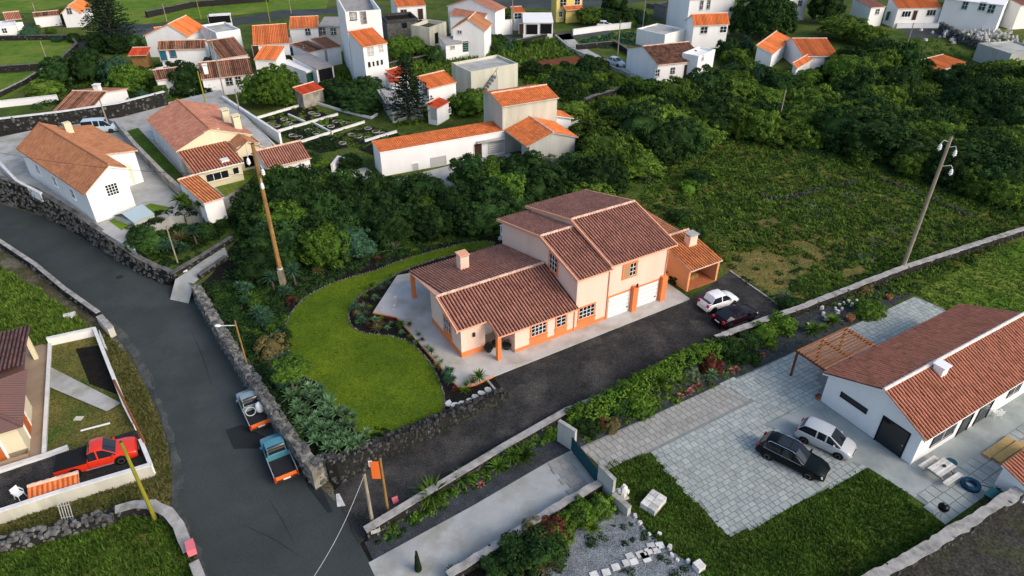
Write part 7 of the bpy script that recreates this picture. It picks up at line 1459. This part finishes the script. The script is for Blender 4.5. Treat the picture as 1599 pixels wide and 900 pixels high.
# little flat-topped tree and cypress
o = empty('small_tree', G(462,622), 0, 'small umbrella-shaped tree on a bare leaning trunk beside the lawn', 'tree'); b = MB(); b.path([(0,0,-.1),(-.1,.1,.9),(.0,.2,1.9)], .10, 7); b.path([(0,.2,1.8),(.6,.3,2.4)], .05); b.path([(0,.2,1.8),(-.6,.0,2.4)], .05); b.build('trunk', 'bark', o)
c = crown(901, 1.25, .6, 60, 56, .085, .27, zlow=-.1, core=.7).build('crown', 'leaf_fresh', o); c.location = (0,.1,2.75)
o = empty('cypress', G(654,893), 0, 'small narrow dark cypress at the bottom edge of the lane', 'tree'); mb = MB(); r = random.Random(2)
for _ in range(1500):
    z = r.random(); rad = .21*(1-z)**.75*min(1, z*8+.4)+.01; a = r.random()*6.28
    leaf_quad(mb, Vector((rad*math.cos(a), rad*math.sin(a), .1+z*1.9)), (Vector((math.cos(a), math.sin(a), .6))+rdir(r)*.5).normalized(), .06, r)
mb.tube((0,0,.1),(0,0,1.9),.15,.02,6); mb.build('crown', 'leaf_pine', o); b = MB(); b.tube((0,0,-.1),(0,0,.2),.04); b.build('trunk', 'bark', o)
# ------------------------------------------------------------------ ground cover
scrub('undergrowth', [P(*p).xy for p in ((1165,112),(1312,112),(1318,178),(1160,178))], 150, 1.0, 'leaf_dark', 'dark low bushes in front of the orange house in the wood', 'undergrowth', 27, 90, .12)
scrub('undergrowth', [P(*p).xy for p in ((1418,112),(1535,112),(1540,170),(1412,170))], 170, 1.0, 'leaf_olive', 'low bushes around the lone small orange roof', 'undergrowth', 28, 90, .12)
scrub('scrub', [P(*p).xy for p in ((1405,62),(1470,62),(1560,100),(1600,110),(1520,112),(1440,108),(1345,98))], 120, .8, 'leaf_fresh', 'green scrub below the rubble wall and the upper right street', 'scrub', 26, 60, .15)
vb = [[P(*p).xy for p in q] for q in (((235,125),(345,150),(300,150),(240,135)),((325,60),(345,60),(345,100),(325,110)),((425,95),(500,120),(470,128),(430,115)),((575,105),(625,92),(690,82),(690,95),(600,118)),((460,52),(480,60),(475,90),(440,100)),((655,45),(675,60),(672,85),(655,80)),((690,85),(770,72),(870,60),(870,66),(700,100)),((990,100),(1120,128),(1110,140),(1000,130)),((20,60),(60,45),(150,62),(120,66)),((150,170),(260,150),(255,156),(150,178)),((1150,95),(1200,100),(1180,130),(1130,118)),((890,40),(1000,25),(1030,38),(990,45)))]
for q in vb:
    for x, y in rand_in(q, 9, rv, 1.6):
        k = rv.choice(['broad','olive','dark2','blue','fresh','broad']); tree(k, (x, y, gz((x, y))), rv.uniform(.38,.85), 'garden_bush', {'broad':'deep green','olive':'olive','dark2':'blackish green','blue':'grey-green','fresh':'fresh green'}[k]+' bush among the gardens of the village', 'garden bushes of the village', 'bush', lift=.3)
scrub('undergrowth', [G(*p).xy for p in ((1130,200),(1235,205),(1340,240),(1480,285),(1600,325),(1600,345),(1520,318),(1400,275),(1330,255),(1230,232),(1130,222),(1050,255),(1000,285),(985,270),(1040,235))], 320, .95, 'leaf_dark', 'dark undergrowth along the lower edge of the wood', 'undergrowth', 30, 60, .13)
sidebed = [G(*p).xy for p in ((330,440),(380,440),(430,455),(450,480),(442,520),(455,580),(470,600),(450,612),(420,590),(395,545),(365,500),(340,465))]
scrub('wall_plants', [p.xy for p in offs(GARW, .35)]+[p.xy for p in offs(GARW, 1.6)][::-1], 120, .5, 'leaf_dark', 'dark shrubs spilling against the inside of the road wall', 'ground cover', 64, 60, .1, 0, (), 1.1)
scrub('low_plants', sidebed, 340, .5, 'leaf_dark', 'dark low plants between the road wall and the lawn', 'ground cover', 61, 50, .09); scrub('low_plants', sidebed, 60, .35, 'leaf_fresh', 'fresh green low plants between the road wall and the lawn', 'ground cover', 62, 46, .09)
scrub('low_plants', [G(*p).xy for p in ((400,440),(450,425),(520,408),(600,385),(690,364),(770,350),(780,368),(700,382),(600,412),(500,446),(460,474),(430,460))], 330, .42, 'leaf_dark', 'low dark planting along the upper edge of the lawn', 'ground cover', 63, 44, .08)
FR = [p.xy for p in fieldR]
HOLE = [[G(*p).xy for p in q] for q in (((1135,425),(1146,400),(1170,394),(1192,384),(1205,396),(1232,402),(1250,396),(1272,408),(1262,424),(1236,440),(1225,470),(1190,450)),((1225,372),(1262,380),(1300,396),(1285,410),(1250,388)),((1180,345),(1210,340),(1222,350),(1195,358)),((1310,425),(1345,412),(1352,424),(1325,440)))]
for q in HOLE: sheet('bare_earth', [Vector((*p,0)) for p in smooth([Vector((*p,0)) for p in q], 3)], .016, 'bare_patch', flat=0)
tufts('weeds', FR, 2500, .16, 'leaf_dry', 'dry yellowish grass in the bare patches of the scrub field', 'weeds', 29, 4, .14, wid=.04)
tufts('weeds', FR, 8000, .26, 'grass_tuft', 'tangled grass and weeds of the scrub field', 'weeds', 31, 5, .30, HOLE, wid=.07); tufts('weeds', FR, 4500, .28, 'grass_dark', 'dark tussocks among the weeds of the scrub field', 'weeds', 32, 5, .28, HOLE, wid=.08)
up = [G(*p).xy for p in ((1000,275),(1130,218),(1330,250),(1450,290),(1540,320),(1500,350),(1400,400),(1250,420),(1100,370),(1010,330))]
scrub('brambles', FR, 520, .6, 'leaf_olive', 'low brambles spread over the scrub field', 'brambles', 33, 46, .11, 0, HOLE); scrub('brambles', FR, 400, .5, 'leaf_dark', 'dark low brambles between the grass of the scrub field', 'brambles', 34, 46, .11)
scrub('undergrowth', [p for p in [G(*q).xy for q in ((345,440),(372,375),(362,335),(440,292),(640,318),(850,288),(960,282),(840,326),(765,362),(640,385),(500,418),(425,430))]], 420, .7, 'leaf_dark', 'dark undergrowth beneath the belt of trees above the lawn', 'undergrowth', 35, 50, .13)
scrub('ivy', [W(-17,-2.6).xy, W(-16.4,-3.8).xy, W(-12,-3.7).xy, W(-12.8,-2.2).xy], 40, .25, 'leaf_dark', 'ivy and low growth on the dark corner bed above the road', 'ground cover', 36, 30, .08)
scrub('undergrowth', [P(*p).xy for p in ((205,372),(268,338),(318,334),(360,375),(285,412),(262,418),(225,400))], 160, .5, 'leaf_dark', 'dark ground cover in the shaded road corner garden', 'ground cover', 37, 46, .12)
village = [P(*p).xy for p in ((430,110),(560,110),(620,100),(760,75),(870,60),(905,85),(820,100),(800,130),(720,180),(620,200),(600,150),(520,150))]
scrub('scrub', village, 420, .8, 'leaf_olive', 'rough scrub between the village houses', 'scrub', 38, 44, .18); tufts('weeds', village, 3500, .7, 'grass_tuft', 'long grass in the empty village plots', 'weeds', 39, 5, .4, wid=.14)
midp = [P(*p).xy for p in ((810,112),(925,100),(985,128),(1060,128),(1130,120),(1190,110),(1150,150),(1085,195),(1010,230),(950,250),(900,200),(890,165),(830,140))]
scrub('scrub', midp, 480, .9, 'leaf_olive', 'green scrub on the slope below the farmhouse', 'scrub', 40, 46, .18); tufts('weeds', midp, 4000, .7, 'grass_bright', 'bright long grass on the slope below the farmhouse', 'weeds', 41, 5, .4, wid=.14); scrub('scrub', midp, 260, 1.0, 'leaf_dark', 'dark shrubs on the slope below the farmhouse', 'scrub', 42, 46, .18)
leftv = [P(*p).xy for p in ((30,160),(100,110),(230,100),(300,120),(330,150),(260,152),(150,165),(60,172))]
scrub('scrub', leftv, 330, .8, 'leaf_dark', 'garden greenery around the rust-roofed shed', 'scrub', 43, 44, .18); scrub('vegetable_rows', [P(*p).xy for p in ((112,118),(150,112),(165,130),(118,136))], 80, .7, 'leaf_fresh', 'rows of vegetables behind the rust-roofed shed', 'vegetables', 44, 40, .16)
scrub('crop_rows', [P(*p).xy for p in ((905,64),(960,52),(1000,50),(1045,60),(1010,68),(940,77))], 260, .6, 'leaf_blue', 'pale green crop rows beside the white farmhouse lane', 'crops', 45, 36, .16)
scrub('low_plants', [p.xy for p in bedB], 110, .34, 'leaf_dark', 'dark low planting between the lane wall and the gravel', 'ground cover', 46, 44, .08); scrub('low_plants', [W(-1,-9).xy, W(14,-8.2).xy, G(1200,548).xy, G(1180,572).xy, G(1010,650).xy, G(915,695).xy, G(880,672).xy], 120, .32, 'leaf_olive', 'low mixed planting between the hedge and the pavement', 'ground cover', 47, 44, .08)
for k, b_ in enumerate(beds): scrub('bed_plants', [P(*p).xy for p in b_], 46, .5, 'leaf_dark' if k % 2 else 'leaf_olive', ['low vines in the first circle bed','low vines in the lower left circle bed','low vines in the upper middle circle bed','low vines in the lowest circle bed','low vines in the right circle bed','low vines at the far right circle bed'][k], 'vines', 50+k, 34, .14)
scrub('low_plants', [W(-16.6,-10.2).xy, W(-.9,-8.6).xy, W(-2.2,-10.2).xy, W(-16.6,-10.9).xy], 50, .26, 'leaf_dark', 'dark low planting on the gravel bed beside the concrete lane', 'ground cover', 65, 46, .08); scrub('low_plants', [W(-16,-10.0).xy, W(-.9,-8.5).xy, W(-1.2,-9.4).xy, W(-16,-10.7).xy], 70, .34, 'leaf_fresh', 'fresh green plants at the foot of the driveway wall', 'ground cover', 66, 50, .09)
for px, k, s_ in [((545,312),'broad',1.1),((585,318),'dark2',1.15),((622,312),'broad',1.1),((655,306),'dark2',1.0),((735,292),'broad',1.1),((765,288),'fresh',1.0),((800,280),'broad',1.15),((830,276),'dark2',1.1),((500,300),'broad',1.1)]: tree(k, G(*px), s_, 'garden_tree', BL[k], 'trees of the belt above the lawn', lift=.7)
tufts('weeds', [p.xy for p in bedC], 900, .16, 'grass_dark', 'scattered weeds in the gravel of the long bed', 'weeds', 60, 4, .1, wid=.03)
